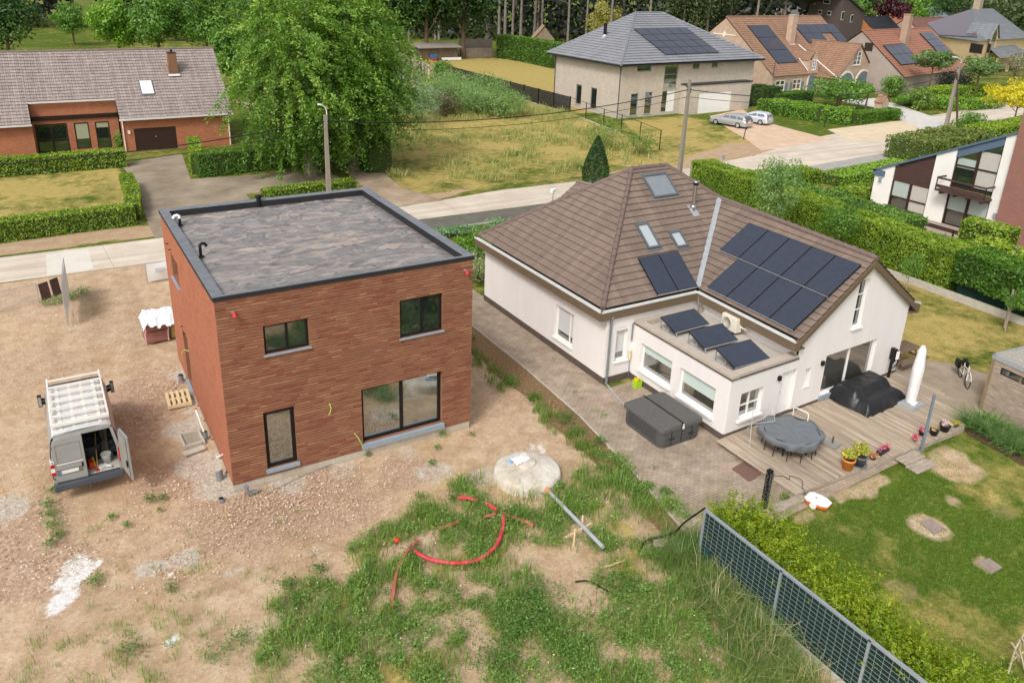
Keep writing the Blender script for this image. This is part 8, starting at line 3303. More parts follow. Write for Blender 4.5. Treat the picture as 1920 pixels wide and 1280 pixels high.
tp3 = street_pole('leaning street pole with a long lamp head beside the pale cobbled drive', (89.0, 32.0, 0), 7.6, (-1.5, .2, .4), .2)
mb = MB()
mb.tube([V3(90.4, 31.4, 0), tp3+V3(-.2, 0, -1.2)], .12, 8)
tag(build(mb, 'pole_prop', M('dark_wood', '57493d', .9, .2)), 'dark slanting strut propping the leaning street pole', 'strut')
def wire(a, b, sag, r, lb):
 P = [a.lerp(b, k/18)-V3(0, 0, sag*4*(k/18)*(1-k/18)) for k in range(19)]
 mb = MB()
 mb.tube(P, r, 5)
 tag(build(mb, 'overhead_wire', MAT['blackplastic']), lb, 'wire', 'wires along the street')
far_l = V3(-28, 33, 6.2)
for dz, rr, nm in ((-.45, .035, 'upper thick'), (-1.0, .02, 'lower thin')):
 wire(tp1+V3(-.1, 0, dz), far_l+V3(0, 0, dz), 1.4, rr, f'{nm} black wire sagging from the lamp pole out past the left edge')
 wire(tp1+V3(.1, 0, dz), tp2+V3(-.1, 0, dz-.3), .9, rr, f'{nm} black wire between the lamp pole and the tall pole')
 wire(tp2+V3(.1, 0, dz-.3), tp3+V3(-.2, 0, dz-.6), 1.5, rr, f'{nm} black wire from the tall pole to the leaning street pole')
 wire(tp3+V3(.2, 0, dz-.6), V3(135, 33, 7), 1.2, rr, f'{nm} black wire leaving the leaning street pole to the right')
# letter boxes, small signs
mbx = G(1036, 383)
lb_ = thing('mailbox', 'white letter box on a thin stand at the street side of the white bungalow', 'mailbox', mbx)
mb = MB()
mb.tube([mbx, mbx+V3(0, 0, .95)], .03, 8)
build(mb, 'stand', MAT['greyplastic'], lb_)
mb = MB()
mb.box(mbx+V3(0, 0, .9), (.42, .25, .26), .3)
build(mb, 'box', MAT['white'], lb_, bevel=.02)
mbx = V3(9.15, 30.3, 0)
lb_ = thing('letterbox_pillar', 'grey letter box pillar at the street end of the low hedge', 'mailbox', mbx)
mb = MB()
mb.box(mbx, (.4, .4, .95), .1)
build(mb, 'pillar', MAT['concrete'], lb_)
mb = MB()
mb.box(mbx+V3(0, 0, .95), (.48, .46, .12), .1)
build(mb, 'cap', M('cap_grey', '77736c', .9, .1), lb_)
for (u, v, h_, lb) in ((1394, 261, 1.2, 'small dark sign post at the end of the villa drive'), (1545, 239, 1.1, 'thin dark post at the corner of the round hedge by the forecourt')):
 p = G(u, v)
 mb = MB()
 mb.beam(p, p+V3(.15, 0, h_), .07, .07)
 mb.obox(p+V3(.0, -.05, h_-.25), (.32, .05, .05), (0, -.02, 0), (0, 0, .22))
 tag(build(mb, 'sign_post', MAT['anthracite']), lb, 'post')
p = V3(47.3, 26.2, 0)
mb = MB()
mb.tube([p, p+V3(0, 0, 1.6)], .03, 6)
mb.obox(p+V3(-.18, -.03, 1.25), (.36, 0, 0), (0, .02, 0), (0, 0, .4))
tag(build(mb, 'road_sign', MAT['zinc']), 'small grey road sign seen just above the bungalow ridge', 'sign')
# ---- cars on the villa drive
def car(name, label, c, ang, L, Wd, H, body_m, estate):
 c = Vector(c)
 root = thing(name, label, 'car', c, ang)
 root_m = WM[root]
 def T(x, y, z): return root_m @ V3(x, y, z)
 w = Wd/2
 hl = L/2
 # side outline: x forward
 if estate:
  low = [(-hl, .45), (-hl+.02, .80), (-hl+.06, .98), (hl-1.25, .96), (hl-.35, .80), (hl-.03, .62), (hl, .40)]
  top = [(-hl+.10, .98), (-hl+.42, H-.10), (-hl+.9, H-.02), (hl-2.75, H), (hl-2.2, H-.10), (hl-1.3, .96)]
 else:
  low = [(-hl, .45), (-hl+.02, .85), (-hl+.05, .98), (hl-1.0, .97), (hl-.25, .82), (hl-.03, .62), (hl, .42)]
  top = [(-hl+.06, .98), (-hl+.30, H-.18), (-hl+.55, H-.03), (hl-2.4, H), (hl-1.85, H-.10), (hl-1.02, .97)]
 mb = MB()
 def loft(outline, z0, ws, wt):
  pts = outline
  rows = []
  for sy in (-1, 1):
   rows.append([T(x, sy*(ws if z < .9 else wt), z) for x, z in pts])
  mb.grid(rows, 0, True)
 zb = .26
 P = [(-hl+.05, zb)]+low+[(hl-.1, zb)]
 n_ = len(P)
 rowsL = []
 for f_, iy in ((-.88, 0), (-1, .04), (-1, .0), (1, .0), (1, .04), (.88, 0)):
  pass
 secs = []
 for x, z in P:
  secs.append((x, z))
 # hull: cross sections along x
 xs = np.linspace(-hl, hl, 25)
 def upper(x, pl):
  X = [p[0] for p in pl]
  Z = [p[1] for p in pl]
  return float(np.interp(x, X, Z))
 rows = []
 for x in xs:
  zt = upper(x, low[1:])
  e_ = min(1, (hl-abs(x))/.35)
  ww = w*(.86+.14*e_**.5)
  rows.append([T(x, -ww*.95, zb), T(x, -ww, .45), T(x, -ww, zt*.82), T(x, -ww*.93, zt-.02), T(x, -ww*.5, zt+.02), T(x, ww*.5, zt+.02), T(x, ww*.93, zt-.02), T(x, ww, zt*.82), T(x, ww, .45), T(x, ww*.95, zb)])
 mb.grid(rows[::-1], 0, True)
 mb.add(rows[0])
 mb.add(rows[-1][::-1])
 build(mb, 'body', body_m, root)
 # cabin
 mb = MB()
 cx = np.linspace(top[0][0], top[-1][0], 17)
 rows = []
 for x in cx:
  zt = upper(x, top)
  k = (zt-.96)/(H-.96)
  ww = w*(.92-.20*max(0, k))
  rows.append([T(x, -w*.92, .94), T(x, -ww, zt-.05*max(0, k)), T(x, -ww*.8, zt), T(x, ww*.8, zt), T(x, ww, zt-.05*max(0, k)), T(x, w*.92, .94)])
 mb.grid(rows[::-1], 0, True)
 cab = build(mb, 'cabin', body_m, root)
 vg2 = vg
 for sy in (-1, 1):                                          # side glass
  for a0, a1 in (((.10, .33), (.36, .60), (.63, .86)) if estate else ((.12, .42), (.46, .80))):
   mb = MB()
   q_ = []
   for f_ in np.linspace(a0, a1, 6):
    x = top[0][0]+(top[-1][0]-top[0][0])*f_
    zt = upper(x, top)
    q_.append((x, zt))
   pts = [T(x, sy*(w*.925+.004), .99) for x, z in (q_[0], q_[-1])]
   up2 = [T(x, sy*(w*(.92-.20*max(0, (z-.96)/(H-.96)))+.012), max(1.02, z-.10)) for x, z in q_[::-1]]
   pl_ = pts+up2
   mb.add(pl_ if sy < 0 else pl_[::-1])
   build(mb, 'side_window', vg2, root)
 mb = MB()
 x0, x1 = top[0], top[1]
 r_ = [T(x0[0]-.012, -w*.78, 1.03), T(x0[0]-.012, w*.78, 1.03), T(x1[0]-.012, w*.66, x1[1]-.03), T(x1[0]-.012, -w*.66, x1[1]-.03)]
 mb.add(r_[::-1])
 build(mb, 'rear_window', vg2, root)
 mb = MB()
 x0, x1 = top[-1], top[-2]
 mb.add([T(x0[0]-.02, -w*.8, 1.0), T(x0[0]-.02, w*.8, 1.0), T(x1[0]+.06, w*.66, x1[1]-.01), T(x1[0]+.06, -w*.66, x1[1]-.01)])
 build(mb, 'windscreen', vg2, root)
 for sx, sy in ((-.30, -1), (-.30, 1), (.30, -1), (.30, 1)):
  mb = MB()
  mb.tube([T(sx*L, sy*(w-.20), .32), T(sx*L, sy*(w+.005), .32)], .33, 20)
  w_ = build(mb, 'wheel', rub_m, root)
  mb = MB()
  mb.tube([T(sx*L, sy*(w+.0), .32), T(sx*L, sy*(w+.015), .32)], .21, 14)
  build(mb, 'rim', MAT['zinc'], w_)
 for sy in (-1, 1):
  mb = MB()
  if estate:
   mb.obox(T(-hl-.012, sy*w*.58-.28*(sy < 0)*0-.22, .78), T(0, .44, 0)-T(0, 0, 0), T(.05, 0, 0)-T(0, 0, 0), (0, 0, .12))
  else:
   mb.obox(T(-hl-.012, sy*w*.80-.1, .74), T(0, .2, 0)-T(0, 0, 0), T(.05, 0, 0)-T(0, 0, 0), (0, 0, .28))
  build(mb, 'tail_lamp', red_l, root)
  mb = MB()
  mb.obox(T(hl-1.55, sy*(w-.02)-.09, .95), T(.12, 0, 0)-T(0, 0, 0), T(0, .18, 0)-T(0, 0, 0), (0, 0, .13))
  build(mb, 'mirror', body_m, root)
 mb = MB()
 mb.obox(T(-hl-.01, -.26, .62), T(0, .52, 0)-T(0, 0, 0), T(.03, 0, 0)-T(0, 0, 0), (0, 0, .11))
 build(mb, 'number_plate', MAT['white'], root)
 if estate:
  for sy in (-1, 1):
   mb = MB()
   mb.tube([T(-hl+.8, sy*w*.62, H+.02), T(hl-2.6, sy*w*.62, H+.03)], .02, 6)
   build(mb, 'roof_rail', MAT['zinc'], root)
 return root
silver = M('silver_car_paint', 'b5b6b6', .3, .03, metal=.45, spec=.5)
silver2 = M('light_car_paint', 'ced4d9', .3, .03, metal=.3, spec=.5)
rw = G(1382, 240.7)
hd2_ = R(103)
fwd = V3(math.cos(hd2_), math.sin(hd2_), 0)
lft = V3(-fwd.y, fwd.x, 0)
car('estate_car', 'silver estate car parked nearest on the villa drive', rw+fwd*1.43-lft*.9, hd2_, 4.77, 1.83, 1.48, silver, True)
rw = G(1424, 235)
car('hatchback', 'lighter silver hatchback parked just beyond the estate car', rw+fwd*1.25-lft*.86, R(105), 4.05, 1.72, 1.45, silver2, False)
# ---- fences across the street
mbk = M('black_slats', '24252a', .6, .1, 5)
pts_ = [G(1068, 213)+(G(847, 150)-G(1068, 213))*(k/9) for k in range(10)]
for k in range(9):
 a, b = pts_[k], pts_[k+1]
 root = thing('black_fence', ('black slat fence bay at the near end of the run beside the villa', 'black slat fence bay, second from the near end', 'black slat fence bay, third from the near end', 'black slat fence bay, fourth from the near end', 'black slat fence bay in the middle of the run', 'black slat fence bay, fourth from the far end', 'black slat fence bay, third from the far end', 'black slat fence bay, second from the far end', 'black slat fence bay at the far end near the round bush')[k], 'fence', (a+b)/2, 0, 'bays of the black fence')
 mb = MB()
 d = b-a
 for j in range(14):
  mb.obox(a+V3(0, 0, .12+j*.135), d, V3(d.y, -d.x, 0).normalized()*.03, (0, 0, .118))
 build(mb, 'slats', mbk, root)
 mb = MB()
 mb.box(a, (.12, .12, 2.08))
 build(mb, 'post', MAT['black'], root)
 mb = MB()
 mb.obox(a+V3(0, 0, -.1), d, V3(d.y, -d.x, 0).normalized()*.05, (0, 0, .2))
 build(mb, 'base_board', MAT['concrete'], root)
wp_ = [G(1068, 213)]+[G(*c) for c in ((1098, 225), (1131, 238), (1164, 250), (1199, 265), (1236, 282))]
for k in range(5):
 a, b = wp_[k], wp_[k+1]
 root = thing('wire_fence', ('bare wire fence bay next to the black slats', 'bare wire fence bay, second from the black slats', 'bare wire fence bay in the middle of its run', 'bare wire fence bay, second from the street end', 'bare wire fence bay ending nearest the street')[k], 'fence', (a+b)/2, 0, 'bays of the wire fence')
 mb = MB()
 mb.box(b, (.07, .07, 2.0))
 build(mb, 'post', MAT['black'], root)
 mb = MB()
 for z in (.4, .8, 1.2, 1.6):
  mb.tube([a+V3(0, 0, z), b+V3(0, 0, z)], .006, 4, caps=False)
 mb.tube([a+V3(0, 0, 1.95), b+V3(0, 0, 1.95)], .03, 5)
 build(mb, 'wires', MAT['black'], root)
 if k < 3:
  mb = MB()
  mb.beam(a+V3(0, 0, .02), b+V3(0, 0, .02), .12, .2)
  build(mb, 'base_board', MAT['concrete'], root)
cfm = M('old_concrete_fence', 'a89c8c', .9, .2, 2)
cf_ = [G(825, 150), G(790, 136), G(760, 122), G(735, 113)]
for k in range(3):
 a, b = cf_[k], cf_[k+1]
 mb = MB()
 d = b-a
 mb.obox(a, d, V3(d.y, -d.x, 0).normalized()*.08, (0, 0, 1.75))
 for x in (0, 1):
  mb.box(a+d*x, (.2, .2, 1.95))
 tag(build(mb, 'concrete_fence', cfm), ('grey concrete fence length next to the round bush', 'grey concrete fence length in the middle, behind the grey willow scrub', 'grey concrete fence length furthest back by the big tree')[k], 'fence', 'lengths of the concrete fence')
for (u, v, h_, lb) in ((774, 153, 2.0, 'pale stake standing in tall grass before the concrete fence, left one'), (804, 148, 2.2, 'pale stake standing in tall grass before the concrete fence, right one')):
 mb = MB()
 p = G(u, v)
 mb.beam(p, p+V3(0, .05, h_), .2, .2)
 tag(build(mb, 'fence_stake', MAT['wood_new']), lb, 'stake')
# sheds under the big trees, play house
jk = thing('lean_to', 'low wooden lean-to cluttered with old things under the dark trees', 'shed', G(805, 112))
p = G(785, 114)
mb = MB()
mb.box(p+V3(4, 1, 0), (8, 3, 2.2), .05, 0)
build(mb, 'wall', M('shack_wall', '6f5f50', .9, .3, 1), jk)
mb = MB()
mb.obox(p+V3(-.6, -1.4, 2.3), (9.4, .4, 0), (0, 4.4, .6), (0, 0, .12))
build(mb, 'roof', M('shack_roof', '8f857a', .9, .2), jk)
mb = MB()
mb.box(p+V3(2.6, -1.0, .0), (1.1, .7, 1.2), 0, 0)
mb.box(p+V3(2.0, -1.2, .0), (2.0, .8, .5), 0, 1)
mb.box(p+V3(6.2, -1.4, .1), (4.0, .4, .45), 0, 2)
build(mb, 'clutter', [M('barrel_blue', '3a6a94', .6), M('tarp_red', '9c3b38', .7), MAT['white']], jk)
p = G(872, 108.5)
mb = MB()
mb.box(p+V3(3.2, 0, 0), (6.6, .12, 1.8), .03, 0)
mb.box(p+V3(3.2, 1.6, 0), (7.6, .12, 3.4), .03, 1)
hut = thing('board_fence', 'grey boarded screen and pallet fence at the end of the villa lawn', 'fence', p+V3(3, 0, 0))
build(mb, 'boards', [M('board_grey', 'a29383', .9, .25, 1.2), M('board_pale', '8f857b', .9, .2, 1)], hut)
mb = MB()
p2 = G(937, 107)
mb.obox(p2, (1.0, .1, 0), (0, .5, 0), (.3, .2, 1.6))
tag(build(mb, 'leaning_boards', MAT['wood_new']), 'pale boards leaning at the end of the garden hedge', 'boards')
ph = G(1002, 92)
pH = thing('playhouse', 'small timber playhouse with a steep brown roof above the garden hedge', 'playhouse', ph)
prt, pup = V3(.88, -.47, 0), V3(.47, .88, 0)
fph = Facade((ph+prt*-.2)[:2], (ph+prt*4.4)[:2])
mb = MB()
fph.wall(mb, [(0, 0), (4.6, 0), (4.6, 2.3), (2.3, 4.9), (0, 2.3)])
mb.obox(fph.p(0, 0, -6), fph.d*.1, fph.n*6, (0, 0, 2.3))
build(mb, 'wall', M('playhouse_wood', '8c7a66', .9, .2, 1), pH)
mb = MB()
courses(mb, [fph.p(-.5, 1.8, -6.2), fph.p(-.5, 1.8, .3), fph.p(2.3, 5.05, .3), fph.p(2.3, 5.05, -6.2)], .5, .05)
courses(mb, [fph.p(5.1, 1.8, .3), fph.p(5.1, 1.8, -6.2), fph.p(2.3, 5.05, -6.2), fph.p(2.3, 5.05, .3)], .5, .05)
build(mb, 'roof', M('shingle_brown', 'a88d70', .9, .12, 1), pH)
bxh = G(1658, 214)
bb2 = thing('brick_letterbox', 'little brick house-shaped letter box by the cobbled drive', 'mailbox', bxh)
f_ = Facade((bxh-V3(1.0, .1, 0))[:2], (bxh+V3(.6, .06, 0))[:2])
mb = MB()
mb.prism([f_.p(x, z) for x, z in ((0, 0), (1.6, 0), (1.6, 1.5), (.8, 2.3), (0, 1.5))], -f_.n*1.0)
mb.obox(f_.p(-1.8, 0, .0), f_.d*1.8, -f_.n*.5, (0, 0, .45))
build(mb, 'body', fb, bb2)
mb = MB()
for sg in (0, 1):
 a = f_.p(.8, 2.36, .1)
 b = f_.p(-.12 if sg == 0 else 1.72, 1.44, .1)
 mb.obox(a, b-a, -f_.n*1.2, (0, 0, .08))
build(mb, 'roof', ft, bb2)
# ================================================================ hedges and shrubs
H = hedge
H('hedge', 'clipped hedge below the windows of the orange-brick bungalow', [(-16, 49.0), (2.3, 49.0)], 1.4, 1.4, MAT['hedge'], .16, 130)
H('hedge', 'low clipped hedge along the street in front of the dry lawn', [(-16, 31.4), (-8, 31.3), (.9, 31.9)], 1.35, 1.25, MAT['hedge'], .14, 150)
H('hedge', 'low hedge beside the cobbled driveway, running back from the street corner', [(.9, 32.4), (1.5, 37), (1.6, 41.8)], .95, 1.05, MAT['hedge'], .14, 150)
H('hedge', 'tall clipped hedge to the right of the garage yard', [(6.9, 42.9), (11, 43.2), (15.3, 43.5)], 1.3, 1.85, MAT['hedge2'], .16, 130, tonebase=.35)
H('hedge', 'hedge running from the yard corner back to the garage wall', [(7.0, 43.6), (7.6, 47), (8.0, 50.5)], 1.0, 1.75, MAT['hedge'], .16, 120)
H('hedge', 'tall dark hedge along the right side of the lane', [(20.5, 38.3), (21.3, 43), (22.2, 49)], 2.1, 2.6, MAT['hedge2'], .17, 110, tonebase=.25)
H('hedge', 'dark hedge along the left side of the lane under the big tree', [(16.5, 43.2), (17.3, 47), (17.6, 52)], 1.4, 2.4, MAT['hedge2'], .17, 100, tonebase=.2)
H('hedge', 'low hedge behind the roof of the brick house, beside the lamp pole', [(9.6, 33.2), (13, 33.5), (16.5, 33.6)], 1.2, .95, MAT['hedge'], .14, 150)
H('hedge', 'long tall clipped hedge along the bungalow garden', [(41.2, 22.6), (40.4, 14), (39.4, 6), (38.75, -.2)], 2.0, 2.45, MAT['hedge'], .11, 360, rough=.2, z0=.12)
H('hedge', 'darker end of the tall garden hedge above the green screen', [(38.7, -.5), (38.35, -3), (37.9, -6.5)], 2.2, 1.75, MAT['hedge2'], .17, 150, z0=1.0, tonebase=.3)
mb = MB()
mb.obox((37.75, 6, 0), (.12, 0, 0), (-.2, -13.5, 0), (0, 0, .42))
tag(build(mb, 'garden_wall', MAT['concrete']), 'low concrete wall at the foot of the long garden hedge', 'wall')
mb = MB()
mb.obox((37.95, -.6, .3), (.04, 0, 0), (-.2, -7, 0), (0, 0, .95))
tag(build(mb, 'screen_fence', scr), 'dark green screen fence under the end of the garden hedge', 'fence')
H('hedge', 'second clipped hedge just behind the long garden hedge', [(43.2, 20.5), (44.3, 15), (44.0, 9), (43.6, 6)], 2.6, 1.9, MAT['mid_leaf'], .17, 130, rough=.3)
H('hedge', 'low hedge mass by the footpath, left of the bright low hedge', [(45.5, 21.3), (52.5, 21.0)], 2.2, 1.25, MAT['hedge'], .16, 120)
H('hedge', 'bright low clipped hedge along the footpath near the modern house', [(53.0, 19.6), (58, 19.9), (64.5, 20.6)], 2.3, .9, MAT['bright_leaf'], .16, 130, tonebase=.65)
H('hedge', 'low hedge behind the modern house railing', [(48.5, 14.8), (52, 15.2)], 1.6, 1.2, MAT['hedge'], .16, 110)
H('hedge', 'hedge in front of the modern house, squarer one by the railing end', [(45.9, 4.0), (46.2, 1.2)], 1.5, 2.3, MAT['hedge'], .17, 130, tonebase=.55)
H('hedge', 'broad rounded hedge below the brown side wall at the right edge', [(43.2, 2.0), (43.0, -1), (42.6, -4)], 2.6, 1.9, MAT['hedge'], .17, 130, rough=.3, tonebase=.6)
H('hedge', 'wide hedge mound between footpath and modern house roof', [(68, 22.6), (74, 23.4), (80, 24.0)], 4.8, 2.1, leafmat('mound_leaf', '41591f', '6f8a36', 'a19a55'), .22, 75, rough=.45)
H('hedge', 'far clipped hedge behind the mound by the street', [(82, 24.6), (90, 25.2), (97, 26)], 3.0, 2.0, MAT['hedge'], .22, 70)
H('hedge', 'dark square hedge between villa garage and farmhouse', [(79.4, 55.5), (81.5, 54.8), (85.5, 55.6)], 3.6, 2.3, MAT['dark_leaf'], .2, 80)
H('hedge', 'light rounded hedge sweeping from the villa drive towards the forecourt', [(78.2, 49.8), (78.8, 46), (79.8, 42), (81.4, 39.2)], 3.6, 1.6, MAT['bright_leaf'], .2, 90, rough=.4)
H('hedge', 'dark box hedge under the farmhouse windows', [(84.0, 53.6), (91.5, 54.2)], 2.2, 1.5, MAT['hedge2'], .18, 90, tonebase=.3)
H('hedge', 'small clipped block hedge left one by the forecourt', [(81.6, 39.0), (86.0, 39.7)], 1.6, 1.3, MAT['hedge2'], .18, 100)
H('hedge', 'small clipped block hedge right one by the forecourt', [(86.6, 39.6), (91.0, 40.2)], 1.6, 1.2, MAT['hedge2'], .18, 100)
H('hedge', 'tall hedge closing the villa lawn in front of the wood', [G(940, 108)[:2], G(985, 115)[:2], G(1046, 128)[:2]], 3.0, 4.4, MAT['hedge2'], .3, 30, tonebase=.4)
H('hedge', 'hedge right of the cobbled drive, before the red-tiled house', [(106, 46), (114, 46.5), (120, 44)], 3.0, 2.2, MAT['hedge'], .24, 60)
H('hedge', 'bright curved hedge behind the leaning street pole', [(107, 40.8), (113, 40.5), (117, 42)], 2.4, 1.3, MAT['bright_leaf'], .2, 70)
# shrubs
S = shrub
S('shrub', 'ball-clipped bush at the corner of the cobbled drive', G(1680, 226), .95, .95, .75, MAT['hedge2'], .13, 1500, clumps=40, lump=.4)
S('ground_cover', 'spreading grey-green ground cover between clipped hedges and farmhouse', G(1572, 214), 3.2, 2.0, .35, MAT['grey_leaf'], .2, 1800, clumps=40)
S('heather', 'yellowish heather patch beside the ball-headed tree', G(1612, 216), 2.8, 1.8, .3, MAT['olive_leaf'], .2, 1400, clumps=40)
S('shrub', 'round bush on the concrete fence beside the black slats', G(833, 152), 2.0, 2.0, 1.7, MAT['mid_leaf'], .25, 2200, clumps=40)
S('shrub', 'small bright shrub beside the entrance of the orange-brick bungalow', G(226, 281), .8, .8, .85, MAT['bright_leaf'], .16, 800)
S('willow_scrub', 'grey-green willow scrub at the near left of the vacant lot', G(775, 232), 4.0, 3.4, 2.5, MAT['grey_leaf'], .26, 5200, clumps=70, lump=.28, aspect=.3)
S('willow_scrub', 'taller grey-green willow scrub behind the big tree', G(757, 205), 3.2, 3.2, 2.7, MAT['grey_leaf'], .26, 3600, clumps=50, lump=.3, seed=4, aspect=.3)
S('shrub', 'dark brownish bush between willow scrub and green thicket', G(836, 218), 2.6, 2.2, 1.5, leafmat('brown_leaf', '3c3a22', '605a38', '8d855a'), .22, 2200, clumps=40, seed=5)
for k, (u, v, r, h_) in enumerate(((815, 190, 3.4, 2.0), (862, 200, 3.2, 2.0), (905, 205, 3.2, 1.9), (945, 208, 3.0, 1.7), (880, 182, 4.0, 2.2), (925, 190, 3.6, 2.0), (838, 172, 4.5, 2.0))):
 S('thicket_bush', ('green thicket bush behind the willow scrub', 'green thicket bush right of the dark brownish bush', 'green thicket bush in the middle of the thicket front', 'green thicket bush at the right end of the thicket front', 'tall thicket bush before the middle of the black fence', 'tall thicket bush at the right, against the black fence', 'furthest thicket bush near the round fence bush')[k], G(u, v+12), r, r, h_, leafmat('thicket_leaf', '4f7a35', '7ea055', 'b0c680') if k == 0 else bpy.data.materials['thicket_leaf'], .24, 4200, seed=30+k, clumps=60, lump=.28, group='thicket on the vacant lot', aspect=.35)
S('broom_bush', 'airy green bush at the street end of the wire fence', G(1130, 280), 2.0, 1.8, 1.5, MAT['weed'], .2, 1600, clumps=40, seed=6, aspect=.3)
S('broom_bush', 'thin bush by the last wire fence posts', G(1200, 288), 2.2, 1.6, 1.1, MAT['weed'], .2, 1300, clumps=40, seed=7, aspect=.3)
S('shrub', 'large bushy shrub beside the clipped hedge in front of the modern house roof', G(1815, 256), 2.2, 2.0, 1.25, MAT['mid_leaf'], .26, 2600, clumps=40, seed=8)
for k, (u, v, r, h_, m_, lb) in enumerate(((1672, 182, 2.8, 1.7, 'mid_leaf', 'glossy evergreen bush at the drive of the red-tiled house'), (1722, 206, 2.4, 1.5, 'weed', 'grey-green juniper behind the curved bright hedge'), (1770, 204, 5.0, 1.0, 'bright_leaf', 'bright bushy hedge before the red-tiled house'), (1700, 198, 3.0, .8, 'hedge2', 'low green bush between the juniper and the cobbled drive'), (1830, 200, 4.5, .5, 'grey_leaf', 'low grey-green planting under the second pine'), (1780, 172, 4.5, 1.8, 'forest_leaf', 'dark bushes at the foot of the red-tiled house'), (1642, 170, 3.0, 1.7, 'hedge2', 'dense bush at the corner of the farmhouse garage'))):
 S('shrub', lb, G(u, v), r, r*.7, h_, MAT[m_], .3, 1900, seed=50+k, clumps=40)
S('shrub', 'bright green shrub behind the far corner of the brick house roof', G(884, 478), 1.1, 1.0, .75, MAT['bright_leaf'], .15, 1600, clumps=30, seed=9)
S('flowering_shrub', 'pale flowering shrub at the gap between brick house and bungalow', G(900, 530), .9, 1.3, 1.0, leafmat('blossom_leaf', '5f7a37', '94a763', 'd9d9c0'), .12, 2200, clumps=40, seed=10)
S('shrub', 'grey-green edging shrub along the pavement behind the brick house', (18.5, 20.6, 0), 2.6, .8, .35, leafmat('lavender_leaf', '4f7a44', '7ba36a', 'a8c499'), .13, 1900, clumps=40, seed=13)
S('shrub', 'second edging shrub along the pavement, nearer the bungalow roof', (22.5, 20.7, 0), 2.2, .8, .35, bpy.data.materials['lavender_leaf'], .13, 1500, clumps=40, seed=14)
cn = G(1115, 349)
cr_ = thing('conifer', 'dark dense cone-shaped conifer rising behind the bungalow roof', 'conifer', cn)
q = np.random.default_rng(15)
n_ = 9000
z = q.random(n_)**.8*3.9
a = q.random(n_)*6.283
rr = 1.15*np.minimum(1, (3.95-z)/2.6)**.8*(.8+.28*fnoise(a*2.2, z*.8))*(1-.25*q.random(n_)**2)
mb = MB()
mb.tube([cn, cn+V3(0, 0, 3.6)], [.12, .02], 6)
build(mb, 'trunk', MAT['bark'], cr_)
leaves('foliage', np.stack([cn.x+rr*np.cos(a), cn.y+rr*np.sin(a), z+.1], 1), np.stack([np.cos(a), np.sin(a), .3+0*a], 1), np.full(n_, .17), MAT['dark_leaf'], cr_, .35+.5*(fnoise(a*2.2, z*.8)-.4), q=q, droop=-1.2, aspect=.35)
# ================================================================ trees
T_ = tree
big = leafmat('hornbeam_tree_leaf', '2f5010', '5f8a24', 'a6c452')
T_('hornbeam', 'large wind-blown light green tree between the orange-brick bungalow and the lane', G(584, 328), 15.3, 6.3, big, 72000, .27, .5, 2.6, crz=7.5, ry=5.2, seed=3, limbs=12, bark=MAT['palebark'], droop=.8, jit=.6, aspect=.42, spray=1000, slen=1.7)
T_('hornbeam', 'right-hand half crown tree leaning over the lane hedge', G(664, 318), 15.0, 4.6, big, 56000, .27, .4, 2.2, crz=7.2, ry=4.6, seed=8, limbs=10, bark=MAT['palebark'], droop=.8, jit=.6, aspect=.42, tonebase=.47, spray=800, slen=1.7)
T_('garden_tree', 'small round tree standing alone on the far lawn', G(140, 85), 8.3, 3.6, MAT['mid_leaf'], 4200, .42, .2, 2.2, clumps=45, seed=5)
T_('oak', 'dark green tree cut by the left edge, behind the orange-brick bungalow', G(20, 118), 11.5, 6.2, MAT['dark_leaf'], 7000, .5, .35, 2.5, clumps=60, seed=6)
for k, (u, v, h_, r, m_, lb) in enumerate(((225, 104, 10.5, 5.0, 'bright_leaf', 'light green tree behind the roof of the orange-brick bungalow, left of the chimney'),
         (300, 106, 12.5, 6.0, 'mid_leaf', 'broad green tree behind the chimney of the orange-brick bungalow'),
         (390, 106, 15, 6.5, 'mid_leaf', 'tall green tree between the bungalow roof end and the big hornbeam'),
         (330, 76, 17, 8.0, 'dark_leaf', 'darker tall tree rising behind the green trees at the upper left'),
         (500, 90, 17, 8.0, 'mid_leaf', 'tall tree glimpsed behind the top of the big hornbeam'),
         (450, 168, 8.5, 4.2, 'mid_leaf', 'lower bushy tree between the roof end and the big hornbeam'))):
 T_('garden_tree', lb, G(u, v), h_, r, MAT[m_], 8000, .5, .3, 1.5, clumps=80, seed=20+k, lump=.26)
for k, (u, v, h_, r, lb) in enumerate(((800, 112, 21, 8.0, 'huge dark tree over the lean-to at the back of the vacant lot'), (868, 112, 21, 8.5, 'huge dark tree over the grey board fence'), (745, 108, 20, 7.0, 'dark tree behind the top right of the big hornbeam'))):
 T_('dark_tree', lb, G(u, v-2), h_, r, MAT['dark_leaf'], 11000, .6, .5, 4.0, clumps=90, seed=30+k, lump=.26, tonebase=.42)
# pines with bare trunks
pines = [(946, 92), (976, 80), (1001, 86), (1012, 72), (1031, 66), (1043, 64), (1049, 62), (1064, 60), (1085, 62), (1150, 60), (1170, 58), (1270, 50), (935, 80), (962, 75)]
for k, (u, v) in enumerate(pines):
 p = G(u, v)
 h_ = 25+3*math.sin(k*1.9)
 T_('pine', 'tall bare-trunked pine at the edge of the dark wood', p, h_, 3.6, MAT['pine_leaf'], 900, .9, .42, h_*.66, clumps=18, seed=60+k, bark=MAT['pinebark'], group='pines at the edge of the wood', limbs=5, lump=.4)
T_('garden_tree', 'yellowish-green tree in front of the pines beside the villa ridge', G(1130, 86), 10.5, 4.6, leafmat('catkin_leaf', '7d8033', 'a9a54a', 'cfc574'), 9000, .38, .25, 1, clumps=70, seed=41, lump=.27)
T_('garden_tree', 'fresh green tree behind the villa ridge', G(1238, 72), 13, 5.5, MAT['bright_leaf'], 8000, .42, .3, 3, clumps=60, seed=42)
